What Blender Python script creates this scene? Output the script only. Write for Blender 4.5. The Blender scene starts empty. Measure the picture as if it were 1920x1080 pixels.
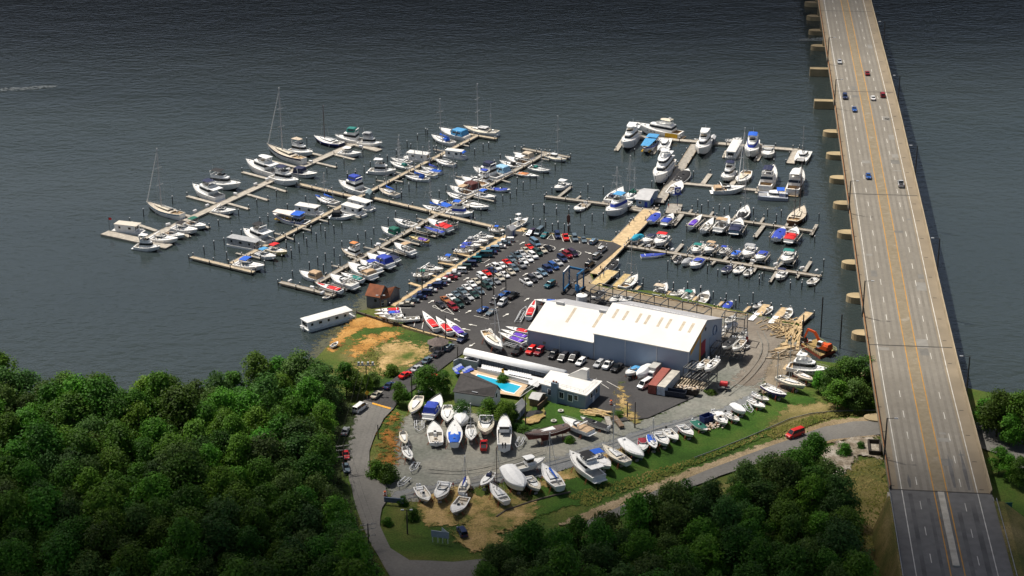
import bpy, math, random
from mathutils import Vector, Matrix
random.seed(7)
SC = bpy.context.scene
COL = SC.collection
# ---------------------------------------------------------------- camera
F_PX, HC, ROLL = 3450.0, 225.0, -0.0077
TILT = math.atan(1415/F_PX)
CAM_M = Matrix.Rotation(math.pi/2-TILT, 3, 'X') @ Matrix.Rotation(ROLL, 3, 'Z')
cam = bpy.data.objects.new('camera', bpy.data.cameras.new('camera'))
COL.objects.link(cam)
cam.location = (0, 0, HC)
cam.rotation_euler = CAM_M.to_euler()
cam.data.sensor_width = 36
cam.data.lens = F_PX/1920*36
cam.data.clip_start = 1
cam.data.clip_end = 20000
SC.camera = cam
# ---------------------------------------------------------------- light
TO_SUN = Vector((-4.6, 3.0, 11.0)).normalized()
world = bpy.data.worlds.new('World')
SC.world = world
world.use_nodes = True
wn = world.node_tree
bg = wn.nodes['Background']
sky = wn.nodes.new('ShaderNodeTexSky')
sky.sky_type = 'NISHITA'
sky.sun_disc = False
sky.sun_elevation = math.asin(TO_SUN.z)
sky.sun_rotation = math.atan2(TO_SUN.x, TO_SUN.y)
sky.air_density = 1.0; sky.dust_density = 4.0; sky.ozone_density = .6
wn.links.new(sky.outputs[0], bg.inputs[0])
bg.inputs[1].default_value = 0.094
sun = bpy.data.objects.new('sun', bpy.data.lights.new('sun', 'SUN'))
COL.objects.link(sun)
sun.data.energy = 4.0
sun.data.angle = math.radians(0.5)
sun.data.color = (1, 0.95, 0.87)
sun.rotation_euler = (-TO_SUN).to_track_quat('-Z', 'Y').to_euler()
SC.view_settings.view_transform = 'Standard'
SC.view_settings.look = 'None'
SC.view_settings.exposure = 0.3
SC.view_settings.gamma = 1.0
SC.render.engine = 'CYCLES'
# ---------------------------------------------------------------- helpers
def at(x, y, z=0.0):
    "a place read off the survey photograph -> metres on the level z"
    d = CAM_M @ Vector(((x-960)/F_PX, -(y-540)/F_PX, -1))
    t = (z-HC)/d.z
    return Vector((d.x*t, d.y*t, z))
CR = dict(A=(180,180,4.8), A2=(180,320,4.8), B=(560,180,4.8), C=(500,330,6.353), D=(510,420,6.353), E=(780,230,6), F=(750,380,6.353),
    G=(1000,220,6.353), H=(1260,230,6.353), I=(1000,340,6.353), J=(1260,370,6.353), K=(1020,500,6.353), L=(1300,510,6.353),
    M=(750,520,6.353), N=(560,500,6.353), O=(900,420,7.604), P=(800,620,5.294), Q=(1100,630,5.294), R=(1360,600,6), S=(640,640,6),
    T=(720,780,5.294), U=(1000,740,5.294), V=(1340,700,5.294), W=(640,840,4.5), X1=(1480,0,4.5), X2=(1500,200,4.5), X3=(1540,420,4.5),
    X4=(1560,640,4.5), X5=(1520,780,3.6), Z=(0,0,1))
def cp(c, x, y):
    o = CR[c]
    return o[0]+x/o[2], o[1]+y/o[2]
def cat(c, x, y, z=0.0):
    a, b = cp(c, x, y)
    return at(a, b, z)

class MB:
    def __init__(s):
        s.v, s.f, s.m = [], [], []
    def add(s, vs, fs, m=0):
        n = len(s.v)
        s.v += [tuple(q) for q in vs]
        s.f += [tuple(i+n for i in q) for q in fs]
        s.m += [m]*len(fs)
        return s
    def box(s, c, d, rz=0.0, m=0):
        x, y, z = d[0]/2, d[1]/2, d[2]/2
        ca, sa = math.cos(rz), math.sin(rz)
        vs = [(c[0]+i*x*ca-j*y*sa, c[1]+i*x*sa+j*y*ca, c[2]+k*z) for k in (-1,1) for i, j in ((-1,-1),(1,-1),(1,1),(-1,1))]
        return s.add(vs, [(3,2,1,0),(4,5,6,7),(0,1,5,4),(1,2,6,5),(2,3,7,6),(3,0,4,7)], m)
    def bar(s, a, b, w, h=None, m=0):
        a, b = Vector(a), Vector(b)
        h = w if h is None else h
        d = b-a
        if d.length < 1e-6: return s
        d.normalize()
        u = Vector((0,0,1)) if abs(d.z) < .95 else Vector((0,1,0))
        r = d.cross(u).normalized()*(w/2)
        u = r.cross(d).normalized()*(h/2)
        vs = [p+i*r+j*u for p in (a, b) for i, j in ((-1,-1),(1,-1),(1,1),(-1,1))]
        return s.add(vs, [(3,2,1,0),(4,5,6,7),(0,1,5,4),(1,2,6,5),(2,3,7,6),(3,0,4,7)], m)
    def tube(s, a, b, r0, r1=None, n=6, m=0):
        a, b = Vector(a), Vector(b)
        r1 = r0 if r1 is None else r1
        d = (b-a).normalized()
        u = Vector((0,0,1)) if abs(d.z) < .95 else Vector((0,1,0))
        r = d.cross(u).normalized()
        u = r.cross(d)
        vs = [p+(r*math.cos(6.2832*i/n)+u*math.sin(6.2832*i/n))*q for p, q in ((a, r0), (b, r1)) for i in range(n)]
        fs = [(i, (i+1) % n, n+(i+1) % n, n+i) for i in range(n)]
        return s.add(vs, fs+[tuple(range(n))[::-1], tuple(range(n, 2*n))], m)
    def frus(s, p0, z0, p1, z1, m=0, top=True, bot=False):
        n = len(p0)
        vs = [(q[0], q[1], z0) for q in p0]+[(q[0], q[1], z1) for q in p1]
        fs = [(i, (i+1) % n, n+(i+1) % n, n+i) for i in range(n)]
        if top: fs.append(tuple(range(n, 2*n)))
        if bot: fs.append(tuple(range(n))[::-1])
        return s.add(vs, fs, m)
    def prism(s, p, z0, z1, m=0):
        return s.frus(p, z0, p, z1, m, True, True)
    def loft(s, rows, m=0, close=False, caps=False):
        n = len(rows[0])
        vs = [q for r in rows for q in r]
        fs = []
        for i in range(len(rows)-1):
            for j in range(n if close else n-1):
                k = (j+1) % n
                fs.append((i*n+j, i*n+k, (i+1)*n+k, (i+1)*n+j))
        if caps:
            fs += [tuple(range(n))[::-1], tuple(range(len(vs)-n, len(vs)))]
        return s.add(vs, fs, m)
    def build(s, name, mats, parent=None, smooth=False, shift=None):
        me = bpy.data.meshes.new(name)
        vs = s.v if shift is None else [(a-shift[0], b-shift[1], c-shift[2]) for a, b, c in s.v]
        me.from_pydata(vs, [], s.f)
        mats = mats if isinstance(mats, (list, tuple)) else [mats]
        for q in mats: me.materials.append(q)
        if len(mats) > 1: me.polygons.foreach_set('material_index', s.m)
        if smooth: me.polygons.foreach_set('use_smooth', [True]*len(s.f))
        me.update()
        return link(bpy.data.objects.new(name, me), parent)

def link(o, parent=None):
    COL.objects.link(o)
    if parent: o.parent = parent
    return o
def tag(o, label, category, group=None):
    o['label'], o['category'] = label, category
    if group: o['group'] = group
    return o
def thing(name, label, category, loc=(0,0,0), rz=0.0, group=None):
    o = bpy.data.objects.new(name, None)
    o.empty_display_size = .5
    o.location = loc
    o.rotation_euler = (0, 0, rz)
    link(o)
    return tag(o, label, category, group)
def dup(root, loc, rz, label, group=None):
    r = root.copy(); COL.objects.link(r)
    r.location, r.rotation_euler = loc, (0, 0, rz)
    r['label'] = label
    if group: r['group'] = group
    for ch in root.children:
        c = ch.copy(); COL.objects.link(c); c.parent = r
        for g in ch.children:
            d = g.copy(); COL.objects.link(d); d.parent = c
    return r
def struct(o, kind='structure'):
    o['kind'] = kind
    return o
ORD = 'first second third fourth fifth sixth seventh eighth ninth tenth eleventh twelfth thirteenth fourteenth fifteenth sixteenth seventeenth eighteenth nineteenth twentieth twenty-first twenty-second twenty-third twenty-fourth'.split()

# ---------------------------------------------------------------- materials
def srgb(h):
    c = [int(h[i:i+2], 16)/255 for i in (0, 2, 4)]
    return tuple(x/12.92 if x <= .04045 else ((x+.055)/1.055)**2.4 for x in c)
MATS = {}
def P(col, rough=.55, var=.12, scale=1.2, metal=0.0, bump=0.0, spec=.5, two=None, detail=5, stretch=None):
    "procedural paint, wood, stone: a colour broken by noise, or two colours mixed by it"
    key = (col, rough, var, scale, metal, bump, spec, two, detail, stretch)
    if key in MATS: return MATS[key]
    m = bpy.data.materials.new('surface'); m.use_nodes = True
    nt = m.node_tree; N, Lk = nt.nodes, nt.links
    b = N['Principled BSDF']
    b.inputs['Roughness'].default_value = rough
    b.inputs['Metallic'].default_value = metal
    b.inputs['Specular IOR Level'].default_value = spec
    tc = N.new('ShaderNodeTexCoord')
    nz = N.new('ShaderNodeTexNoise'); nz.inputs['Scale'].default_value = scale; nz.inputs['Detail'].default_value = detail
    if stretch:
        mp = N.new('ShaderNodeMapping'); mp.inputs['Rotation'].default_value = (0, 0, stretch[1]); mp.inputs['Scale'].default_value = (1, stretch[0], 1)
        Lk.new(tc.outputs['Object'], mp.inputs[0]); Lk.new(mp.outputs[0], nz.inputs[0])
    else:
        Lk.new(tc.outputs['Object'], nz.inputs[0])
    rp = N.new('ShaderNodeValToRGB')
    rp.color_ramp.elements[0].position, rp.color_ramp.elements[1].position = .36, .64
    c0 = srgb(col) if isinstance(col, str) else col
    if two:
        c1 = srgb(two) if isinstance(two, str) else two
    else:
        c1 = tuple(min(1, x*(1+var)) for x in c0); c0 = tuple(x*(1-var) for x in c0)
    rp.color_ramp.elements[0].color = (*c0, 1); rp.color_ramp.elements[1].color = (*c1, 1)
    Lk.new(nz.outputs[0], rp.inputs[0]); Lk.new(rp.outputs[0], b.inputs['Base Color'])
    if bump:
        bp = N.new('ShaderNodeBump'); bp.inputs['Strength'].default_value = bump; bp.inputs['Distance'].default_value = .3
        Lk.new(nz.outputs[0], bp.inputs['Height']); Lk.new(bp.outputs[0], b.inputs['Normal'])
    MATS[key] = m
    return m
def ground(stops, scale, rough=.95, fine=2.5, fineamt=.35, soft=0.0):
    "earth, grass, gravel: large patches broken by fine grain"
    key = ('g', tuple(stops), scale, fine, soft)
    if key in MATS: return MATS[key]
    m = bpy.data.materials.new('ground'); m.use_nodes = True
    nt = m.node_tree; N, Lk = nt.nodes, nt.links
    b = N['Principled BSDF']; b.inputs['Roughness'].default_value = rough; b.inputs['Specular IOR Level'].default_value = .2
    tc = N.new('ShaderNodeTexCoord')
    n1 = N.new('ShaderNodeTexNoise'); n1.inputs['Scale'].default_value = scale; n1.inputs['Detail'].default_value = 9; n1.inputs['Roughness'].default_value = .62
    n2 = N.new('ShaderNodeTexNoise'); n2.inputs['Scale'].default_value = fine; n2.inputs['Detail'].default_value = 4
    Lk.new(tc.outputs['Object'], n1.inputs[0]); Lk.new(tc.outputs['Object'], n2.inputs[0])
    rp = N.new('ShaderNodeValToRGB'); cr = rp.color_ramp
    while len(cr.elements) < len(stops): cr.elements.new(.5)
    for e, (p, c) in zip(cr.elements, stops):
        e.position = p; e.color = (*c, 1)
    Lk.new(n1.outputs[0], rp.inputs[0])
    mr = N.new('ShaderNodeMapRange'); mr.inputs[1].default_value = .3; mr.inputs[2].default_value = .7
    mr.inputs[3].default_value = 1-fineamt; mr.inputs[4].default_value = 1+fineamt
    Lk.new(n2.outputs[0], mr.inputs[0])
    mx = N.new('ShaderNodeVectorMath'); mx.operation = 'SCALE'
    Lk.new(rp.outputs[0], mx.inputs[0]); Lk.new(mr.outputs[0], mx.inputs['Scale']); Lk.new(mx.outputs[0], b.inputs['Base Color'])
    if soft:                                       # ragged edge: worn through where 'edge' (metres inside the border) is small
        at_ = N.new('ShaderNodeAttribute'); at_.attribute_name = 'edge'
        n3 = N.new('ShaderNodeTexNoise'); n3.inputs['Scale'].default_value = .55; n3.inputs['Detail'].default_value = 6; n3.inputs['Roughness'].default_value = .7
        Lk.new(tc.outputs['Object'], n3.inputs[0])
        ad = N.new('ShaderNodeMath'); ad.operation = 'MULTIPLY_ADD'; ad.inputs[1].default_value = soft*5; Lk.new(n3.outputs[0], ad.inputs[0]); Lk.new(at_.outputs['Fac'], ad.inputs[2])
        m2 = N.new('ShaderNodeMapRange'); m2.inputs[1].default_value = soft*2.5-.25*soft; m2.inputs[2].default_value = soft*2.5+.25*soft
        Lk.new(ad.outputs[0], m2.inputs[0])
        tr = N.new('ShaderNodeBsdfTransparent'); ms = N.new('ShaderNodeMixShader')
        Lk.new(m2.outputs[0], ms.inputs[0]); Lk.new(tr.outputs[0], ms.inputs[1]); Lk.new(b.outputs[0], ms.inputs[2]); Lk.new(ms.outputs[0], N['Material Output'].inputs[0])
    MATS[key] = m
    return m

GEL = P((.80,.80,.78), .35, .05, .8)            # white gelcoat
CREAM = P((.66,.60,.48), .45, .06, .8)
TEAK = P((.46,.34,.20), .6, .15, 2.0)
DECKW = P((.72,.71,.68), .6, .06, 1.0)
GLASS = P((.012,.016,.02), .12, .2, .5)
BLACKM = P((.012,.012,.013), .5, .2, 1)
STEEL = P((.42,.43,.44), .35, .08, 2, metal=.7)
ALU = P((.55,.56,.57), .45, .08, 2, metal=.3)
TIMBER = P((.38,.31,.22), .85, .25, 1.6)
TIMGREY = P((.33,.30,.26), .85, .22, 1.6)
TIMTAN = P((.47,.34,.18), .85, .2, 1.2)
PILE = P((.025,.024,.024), .8, .3, 2)
WCAP = P((.8,.8,.8), .5, .03, 2)
WHITE = P((.8,.8,.79), .5, .04, .6)
CONC = P((.40,.37,.31), .85, .15, .5)
PALE = P((.42,.44,.47), .6, .06, .7)
BOTTOM = {k: P(c, .7, .15, 1) for k, c in dict(blue=(.02,.04,.12), black=(.02,.02,.022), red=(.16,.03,.02), white=(.6,.6,.58), grey=(.2,.2,.2)).items()}
CV = {k: P(c, .8, .04 if k == 'white' else .14, 1.4) for k, c in dict(blue=(.01,.10,.52), royal=(.02,.05,.36), navy=(.012,.018,.06), teal=(.01,.17,.15), green=(.005,.11,.075), red=(.58,.012,.015),
    purple=(.11,.03,.42), tan=(.44,.31,.19), beige=(.50,.42,.32), maroon=(.09,.022,.018), brown=(.11,.075,.065), black=(.012,.012,.014), white=(.72,.72,.71), grey=(.33,.34,.35),
    sky=(.06,.27,.52), cyan=(.01,.28,.42), orange=(.55,.20,.06), burgundy=(.24,.012,.03), lightblue=(.25,.45,.62), yellow=(.62,.36,.02), slate=(.07,.13,.2), greyblue=(.16,.26,.34)).items()}
# ---------------------------------------------------------------- water, land, roads
def water_mat():
    m = bpy.data.materials.new('river water'); m.use_nodes = True
    nt = m.node_tree; N, Lk = nt.nodes, nt.links
    b = N['Principled BSDF']
    b.inputs['Roughness'].default_value = .12
    b.inputs['IOR'].default_value = 1.33
    b.inputs['Specular IOR Level'].default_value = .5
    tc = N.new('ShaderNodeTexCoord')
    def noise(scale, det, sx, rot):
        mp = N.new('ShaderNodeMapping'); mp.inputs['Rotation'].default_value = (0, 0, rot); mp.inputs['Scale'].default_value = (sx, 1, 1)
        n = N.new('ShaderNodeTexNoise'); n.inputs['Scale'].default_value = scale; n.inputs['Detail'].default_value = det
        Lk.new(tc.outputs['Object'], mp.inputs[0]); Lk.new(mp.outputs[0], n.inputs[0])
        return n
    a = noise(.36, 5, .7, .25); c = noise(.07, 4, .6, -.35); d = noise(1.1, 3, .6, .3); big = noise(.006, 4, .5, .1)
    def add(p, q, k):
        x = N.new('ShaderNodeMath'); x.operation = 'MULTIPLY_ADD'; x.inputs[1].default_value = k
        Lk.new(q.outputs[0], x.inputs[0]); Lk.new(p.outputs[0], x.inputs[2]); return x
    h = add(add(a, c, 1.6), d, .25)
    bp = N.new('ShaderNodeBump'); bp.inputs['Strength'].default_value = .25; bp.inputs['Distance'].default_value = .8
    Lk.new(h.outputs[0], bp.inputs['Height']); Lk.new(bp.outputs[0], b.inputs['Normal'])
    rp = N.new('ShaderNodeValToRGB')
    rp.color_ramp.elements[0].position, rp.color_ramp.elements[1].position = .35, .65
    rp.color_ramp.elements[0].color = (.026, .036, .036, 1); rp.color_ramp.elements[1].color = (.035, .046, .045, 1)
    Lk.new(big.outputs[0], rp.inputs[0]); Lk.new(rp.outputs[0], b.inputs['Base Color'])
    return m
WATER = water_mat()
mb = MB(); mb.add([(-2500,-300,0),(2500,-300,0),(2500,6000,0),(-2500,6000,0)], [(0,1,2,3)])
struct(mb.build('water', WATER))

def pts(s, z, c='Z'):
    return [cat(c, *q, z) for q in s]
def rough_edge(p, amt, step=4.0):
    out = []
    for i in range(len(p)):
        a, b = p[i], p[(i+1) % len(p)]
        n = max(1, int((b-a).length/step))
        for k in range(n):
            q = a.lerp(b, k/n)
            out.append(Vector((q.x+random.uniform(-amt, amt), q.y+random.uniform(-amt, amt), q.z)))
    return out
def sheet(name, poly, z, mat, amt=0.0, c='Z', kind='structure'):
    p = pts(poly, z, c)
    if amt: p = rough_edge(p, amt)
    m = MB(); m.add(p, [tuple(range(len(p)))])
    o = m.build(name, mat)
    n = o.data.polygons[0].normal
    if n.z < 0: o.data.flip_normals()
    return struct(o, kind)

import numpy as np
def soft(name, poly, z, g, w=1.0, c='Z'):
    "a patch of ground with a ragged, worn edge about w metres wide"
    p = np.array([(q.x, q.y) for q in pts(poly, z, c)])
    lo, hi = p.min(0)-2*w, p.max(0)+2*w; st = 1.0
    nx, ny = int((hi[0]-lo[0])/st)+2, int((hi[1]-lo[1])/st)+2
    X, Y = np.meshgrid(lo[0]+st*np.arange(nx), lo[1]+st*np.arange(ny)); d = np.full(X.shape, 1e9); ins = np.zeros(X.shape, bool)
    for a, b in zip(p, np.roll(p, -1, 0)):
        e = b-a; t = np.clip(((X-a[0])*e[0]+(Y-a[1])*e[1])/(e@e), 0, 1)
        d = np.minimum(d, np.hypot(X-a[0]-t*e[0], Y-a[1]-t*e[1]))
        if a[1] != b[1]: ins ^= ((a[1] > Y) != (b[1] > Y)) & (X < (b[0]-a[0])*(Y-a[1])/(b[1]-a[1])+a[0])
    d = np.where(ins, d, -d)
    keep = (d > -1.6*w-1.5); q = keep[:-1,:-1] & keep[1:,:-1] & keep[:-1,1:] & keep[1:,1:]
    J, I = np.nonzero(q); idx = np.stack([J*nx+I, J*nx+I+1, (J+1)*nx+I+1, (J+1)*nx+I], 1)
    used, inv = np.unique(idx, return_inverse=True); inv = inv.reshape(idx.shape)
    me = bpy.data.meshes.new(name)
    me.from_pydata([(x, y, z) for x, y in zip(X.ravel()[used], Y.ravel()[used])], [], inv.tolist())
    me.attributes.new('edge', 'FLOAT', 'POINT').data.foreach_set('value', np.clip(d.ravel()[used], -14, 14).astype(np.float32))
    me.materials.append(ground(*g[0], soft=w, **g[1])); me.update()
    return struct(link(bpy.data.objects.new(name, me)))
def G(*a, **k): return (a, k)
GZ = 1.3                                          # level of the made ground
GRASS = ground([(.3,(.022,.048,.008)),(.45,(.045,.085,.012)),(.58,(.085,.10,.022)),(.72,(.16,.13,.05))], .05)
YARDGRASS = G([(.3,(.02,.05,.006)),(.5,(.035,.085,.010)),(.62,(.06,.10,.016)),(.75,(.13,.11,.04))], .06)
SAND = G([(.3,(.10,.055,.02)),(.5,(.36,.18,.045)),(.7,(.46,.27,.09))], .14)
TANDIRT = G([(.38,(.07,.10,.018)),(.5,(.26,.19,.07)),(.66,(.44,.30,.14))], .15)
RUST = G([(.38,(.045,.07,.012)),(.5,(.20,.09,.02)),(.68,(.33,.13,.03))], .22)
DRYG = G([(.3,(.05,.075,.015)),(.5,(.14,.12,.04)),(.7,(.26,.20,.09))], .08)
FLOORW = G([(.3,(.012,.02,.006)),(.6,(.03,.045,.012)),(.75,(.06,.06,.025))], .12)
DRY = ground([(.3,(.05,.075,.015)),(.5,(.14,.12,.04)),(.7,(.26,.20,.09))], .08)
GRAVEL = G([(.3,(.13,.14,.115)),(.5,(.19,.19,.165)),(.68,(.25,.235,.195))], .05, fine=1.2, fineamt=.2)
LANEGREY = G([(.3,(.13,.14,.15)),(.6,(.18,.185,.185)),(.75,(.24,.21,.16))], .05, fine=1.5, fineamt=.12)
ASPHALT = ground([(.3,(.045,.043,.043)),(.5,(.058,.056,.056)),(.7,(.074,.072,.07))], .045, fine=1.6, fineamt=.12)
ROADM = ground([(.3,(.13,.125,.115)),(.55,(.17,.162,.148)),(.75,(.21,.20,.18))], .05, fine=1.6, fineamt=.1)
DIRTROAD = G([(.3,(.20,.15,.08)),(.55,(.30,.23,.14)),(.75,(.38,.30,.2))], .09)
PADM = G([(.3,(.15,.12,.08)),(.5,(.22,.18,.13)),(.7,(.27,.23,.17))], .07, fine=1.0, fineamt=.2)
WORN = G([(.3,(.14,.115,.09)),(.5,(.19,.165,.135)),(.7,(.235,.21,.175))], .06, fine=1.0, fineamt=.15)
ROCKS = G([(.3,(.10,.08,.05)),(.45,(.24,.20,.15)),(.62,(.40,.36,.30))], .35)
PAINT = P((.70,.68,.62), .7, .25, 2.5)
YEL = P((.62,.30,.02), .7, .15, 2)

coast = [(-420,800),(0,738),(300,745),(450,728),(560,705),(621,642),(648,615),(668,597),(669,583),(738,574),(742,571),(945,446),(966,431),(1150,452),(1166,460),(1108,509),(1116,533),
         (1152,541),(1220,545),(1404,587),(1456,598),(1501,604),(1498,655),(1522,675),(1640,690),(1760,715),(1850,735),(1925,742),(2450,780)]
land_top = pts(coast, GZ)
land = [land_top[0]+Vector((-120,-500,0))]+land_top+[land_top[-1]+Vector((150,-500,0))]
mb = MB(); n = len(land)
lo = [Vector((p.x, p.y, -3)) for p in land]
mb.add(land, [tuple(range(n))[::-1]])
mb.loft([lo, land], close=True)
struct(mb.build('land', GRASS))
soft('shallows', [(560,700),(600,640),(640,608),(660,590),(672,560),(700,548),(740,560),(735,580),(690,600),(650,640),(600,700)], .012, G([(.3,(.06,.062,.035)),(.6,(.10,.095,.045))], .03, rough=.12, fineamt=.05), 5.0)
zz = iter(GZ+.02*k for k in range(1, 60))
soft('beach', [(616,648),(646,614),(668,597),(700,591),(740,603),(752,611),(712,613),(680,616),(650,632),(628,660),(616,660)], next(zz), SAND, 1.6)
soft('orange_earth', [(652,655),(685,632),(735,622),(750,630),(715,645),(675,668)], next(zz), SAND, 5)
soft('bare_earth', [(715,645),(745,640),(800,650),(812,658),(790,675),(755,688),(720,700),(695,700),(660,690),(700,675)], next(zz), TANDIRT, 5)
soft('concrete_pad', [(1036,525),(1106,513),(1116,535),(1152,543),(1300,567),(1404,590),(1348,606),(1180,572),(1130,585),(1040,548)], next(zz), PADM, 0.5)
soft('gravel_yard', [(1340,600),(1402,590),(1455,599),(1490,625),(1495,655),(1470,640),(1450,690),(1425,735),(1350,772),(1230,803),(1090,850),(1010,880),(900,910),(800,940),(735,940),(722,908),(743,872),(738,820),(760,780),(840,760),(960,795),(1040,785),(1130,788),(1205,788),(1300,745)], next(zz), GRAVEL, 2.2)
soft('worn_earth', [(1350,610),(1402,592),(1450,600),(1480,630),(1465,650),(1445,690),(1420,725),(1370,720),(1400,680),(1350,650)], next(zz), WORN, 2.5)
soft('sandy_bank', [(1440,690),(1470,640),(1500,650),(1525,678),(1500,720),(1470,740),(1425,737)], next(zz), PADM, 1.5)
soft('gravel_lane', [(1415,735),(1350,768),(1230,797),(1090,842),(1010,872),(900,893),(760,918),(735,925),(735,938),(800,930),(905,908),(1010,895),(1100,868),(1190,838),(1240,820),(1355,788),(1430,752)], next(zz), LANEGREY, 1.2)
soft('sandy_track', [(795,928),(860,910),(900,930),(960,915),(985,930),(960,960),(900,975),(850,985),(800,985),(780,955)], next(zz), TANDIRT, 2.0)
soft('yard_grass', [(1425,738),(1470,735),(1520,745),(1545,758),(1640,765),(1640,772),(1560,776),(1450,812),(1330,858),(1200,905),(1080,945),(960,985),(930,975),(1000,930),(1010,900),(1060,885),(1180,850),(1240,825),(1350,792)], next(zz), YARDGRASS, 1.6)
soft('lawn', [(1012,752),(1050,758),(1125,775),(1130,790),(1060,795),(985,808),(960,800),(985,780)], next(zz), YARDGRASS, 0.8)
soft('dry_grass', [(1600,870),(1650,850),(1685,1000),(1690,1110),(1600,1110),(1615,1000),(1560,930),(1580,880)], next(zz), DRYG, 2.2)
soft('wild_grass', [(1480,760),(1540,755),(1640,765),(1640,774),(1560,779),(1460,812),(1440,800)], next(zz), DRYG, 2.2)
soft('rust_verge', [(738,775),(747,782),(749,800),(738,840),(742,862),(728,875),(712,862),(716,830),(724,800)], next(zz), RUST, 3.2)
soft('sandy_wash', [(1000,905),(1090,870),(1130,850),(1190,835),(1195,845),(1100,885),(1030,915)], next(zz), TANDIRT, 1.4)
soft('bare_earth', [(905,955),(960,930),(1010,945),(985,985),(930,1000),(880,1010),(850,1000)], next(zz), TANDIRT, 2.4)
soft('rutted_earth', [(880,985),(930,985),(940,1020),(890,1035),(850,1010)], next(zz), TANDIRT, 2.2)
sheet('lot', [(742,572),(946,448),(967,433),(1150,454),(1166,461),(1100,515),(1075,530),(1130,560),(1346,640),(1320,700),(1300,745),(1215,783),(1160,790),(1130,782),(1115,765),(1010,735),(960,700),(880,690),(870,660),(800,712),(750,748),(738,766),(682,752),(690,742),(735,712),(800,668),(850,641),(757,607)], next(zz), ASPHALT, .15)
soft('clay_track', [(1162,718),(1166,718),(1172,745),(1180,768),(1200,786),(1190,794),(1170,776),(1160,762),(1160,740)], next(zz), TANDIRT, 2.0)
soft('dirt_road', [(1642,780),(1560,787),(1450,826),(1300,878),(1150,938),(1040,985),(1100,978),(1200,938),(1340,888),(1480,852),(1560,828),(1645,818)], next(zz), DIRTROAD, 1.2)
sheet('underpass_road', [(1660,788),(1600,790),(1545,800),(1440,838),(1330,880),(1240,915),(1150,955),(1080,985),(1110,990),(1180,960),(1350,892),(1470,852),(1560,824),(1660,813)], next(zz), ROADM, .15)
sheet('road', [(682,750),(738,765),(720,785),(705,812),(693,845),(692,880),(700,895),(722,908),(728,935),(716,952),(712,985),(733,1028),(768,1050),(850,1053),(930,1045),(930,1110),(760,1130),(690,1010),(668,950),(655,900),(650,850),(655,810),(668,775)], next(zz), ROADM, .12)
sheet('road', [(1815,795),(1850,798),(1880,812),(1925,838),(2000,880),(2000,960),(1925,890),(1870,850),(1815,832)], next(zz), ROADM, .2)
soft('rocky_bank', [(1565,830),(1600,820),(1630,818),(1655,830),(1650,860),(1610,850),(1590,880),(1565,900),(1548,870),(1540,850)], next(zz), ROCKS, 1.5)
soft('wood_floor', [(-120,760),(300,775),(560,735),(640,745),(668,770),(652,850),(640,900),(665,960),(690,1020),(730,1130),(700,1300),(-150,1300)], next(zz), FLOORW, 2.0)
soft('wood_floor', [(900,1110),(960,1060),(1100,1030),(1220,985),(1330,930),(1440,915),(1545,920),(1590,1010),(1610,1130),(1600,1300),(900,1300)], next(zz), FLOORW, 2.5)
sheet('stop_line', [(697.5,757.5),(698.5,754.5),(733,764.5),(732,767.5)], next(zz), YEL)
# wheel ruts worn into the yard and lane
RUT = ground([(.3,(.155,.148,.13)),(.5,(.175,.168,.147)),(.7,(.20,.19,.165))], .3)
mb = MB(); rz_ = next(zz)
for pl_ in ([(1425,620),(1440,655),(1405,705),(1360,738)],[(760,930),(860,905),(980,880),(1100,848),(1230,806),(1340,772)],[(800,880),(870,885),(940,870),(1020,845)]):
    q0 = [cat('Z', *v, rz_) for v in pl_]
    for _ in range(2): q0 = [q0[0]]+[a.lerp(b, f) for a, b in zip(q0, q0[1:]) for f in (.25,.75)]+[q0[-1]]
    for o_ in (-.9, .9):
        q = q0; r = []
        for i, v in enumerate(q):
            d = q[min(i+1, len(q)-1)]-q[max(i-1, 0)]; n_ = Vector((-d.y, d.x, 0)).normalized(); w_ = random.uniform(.06,.2); r.append([v+n_*(o_-w_), v+n_*(o_+w_)])
        mb.loft(r)
struct(mb.build('wheel_ruts', RUT))
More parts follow.
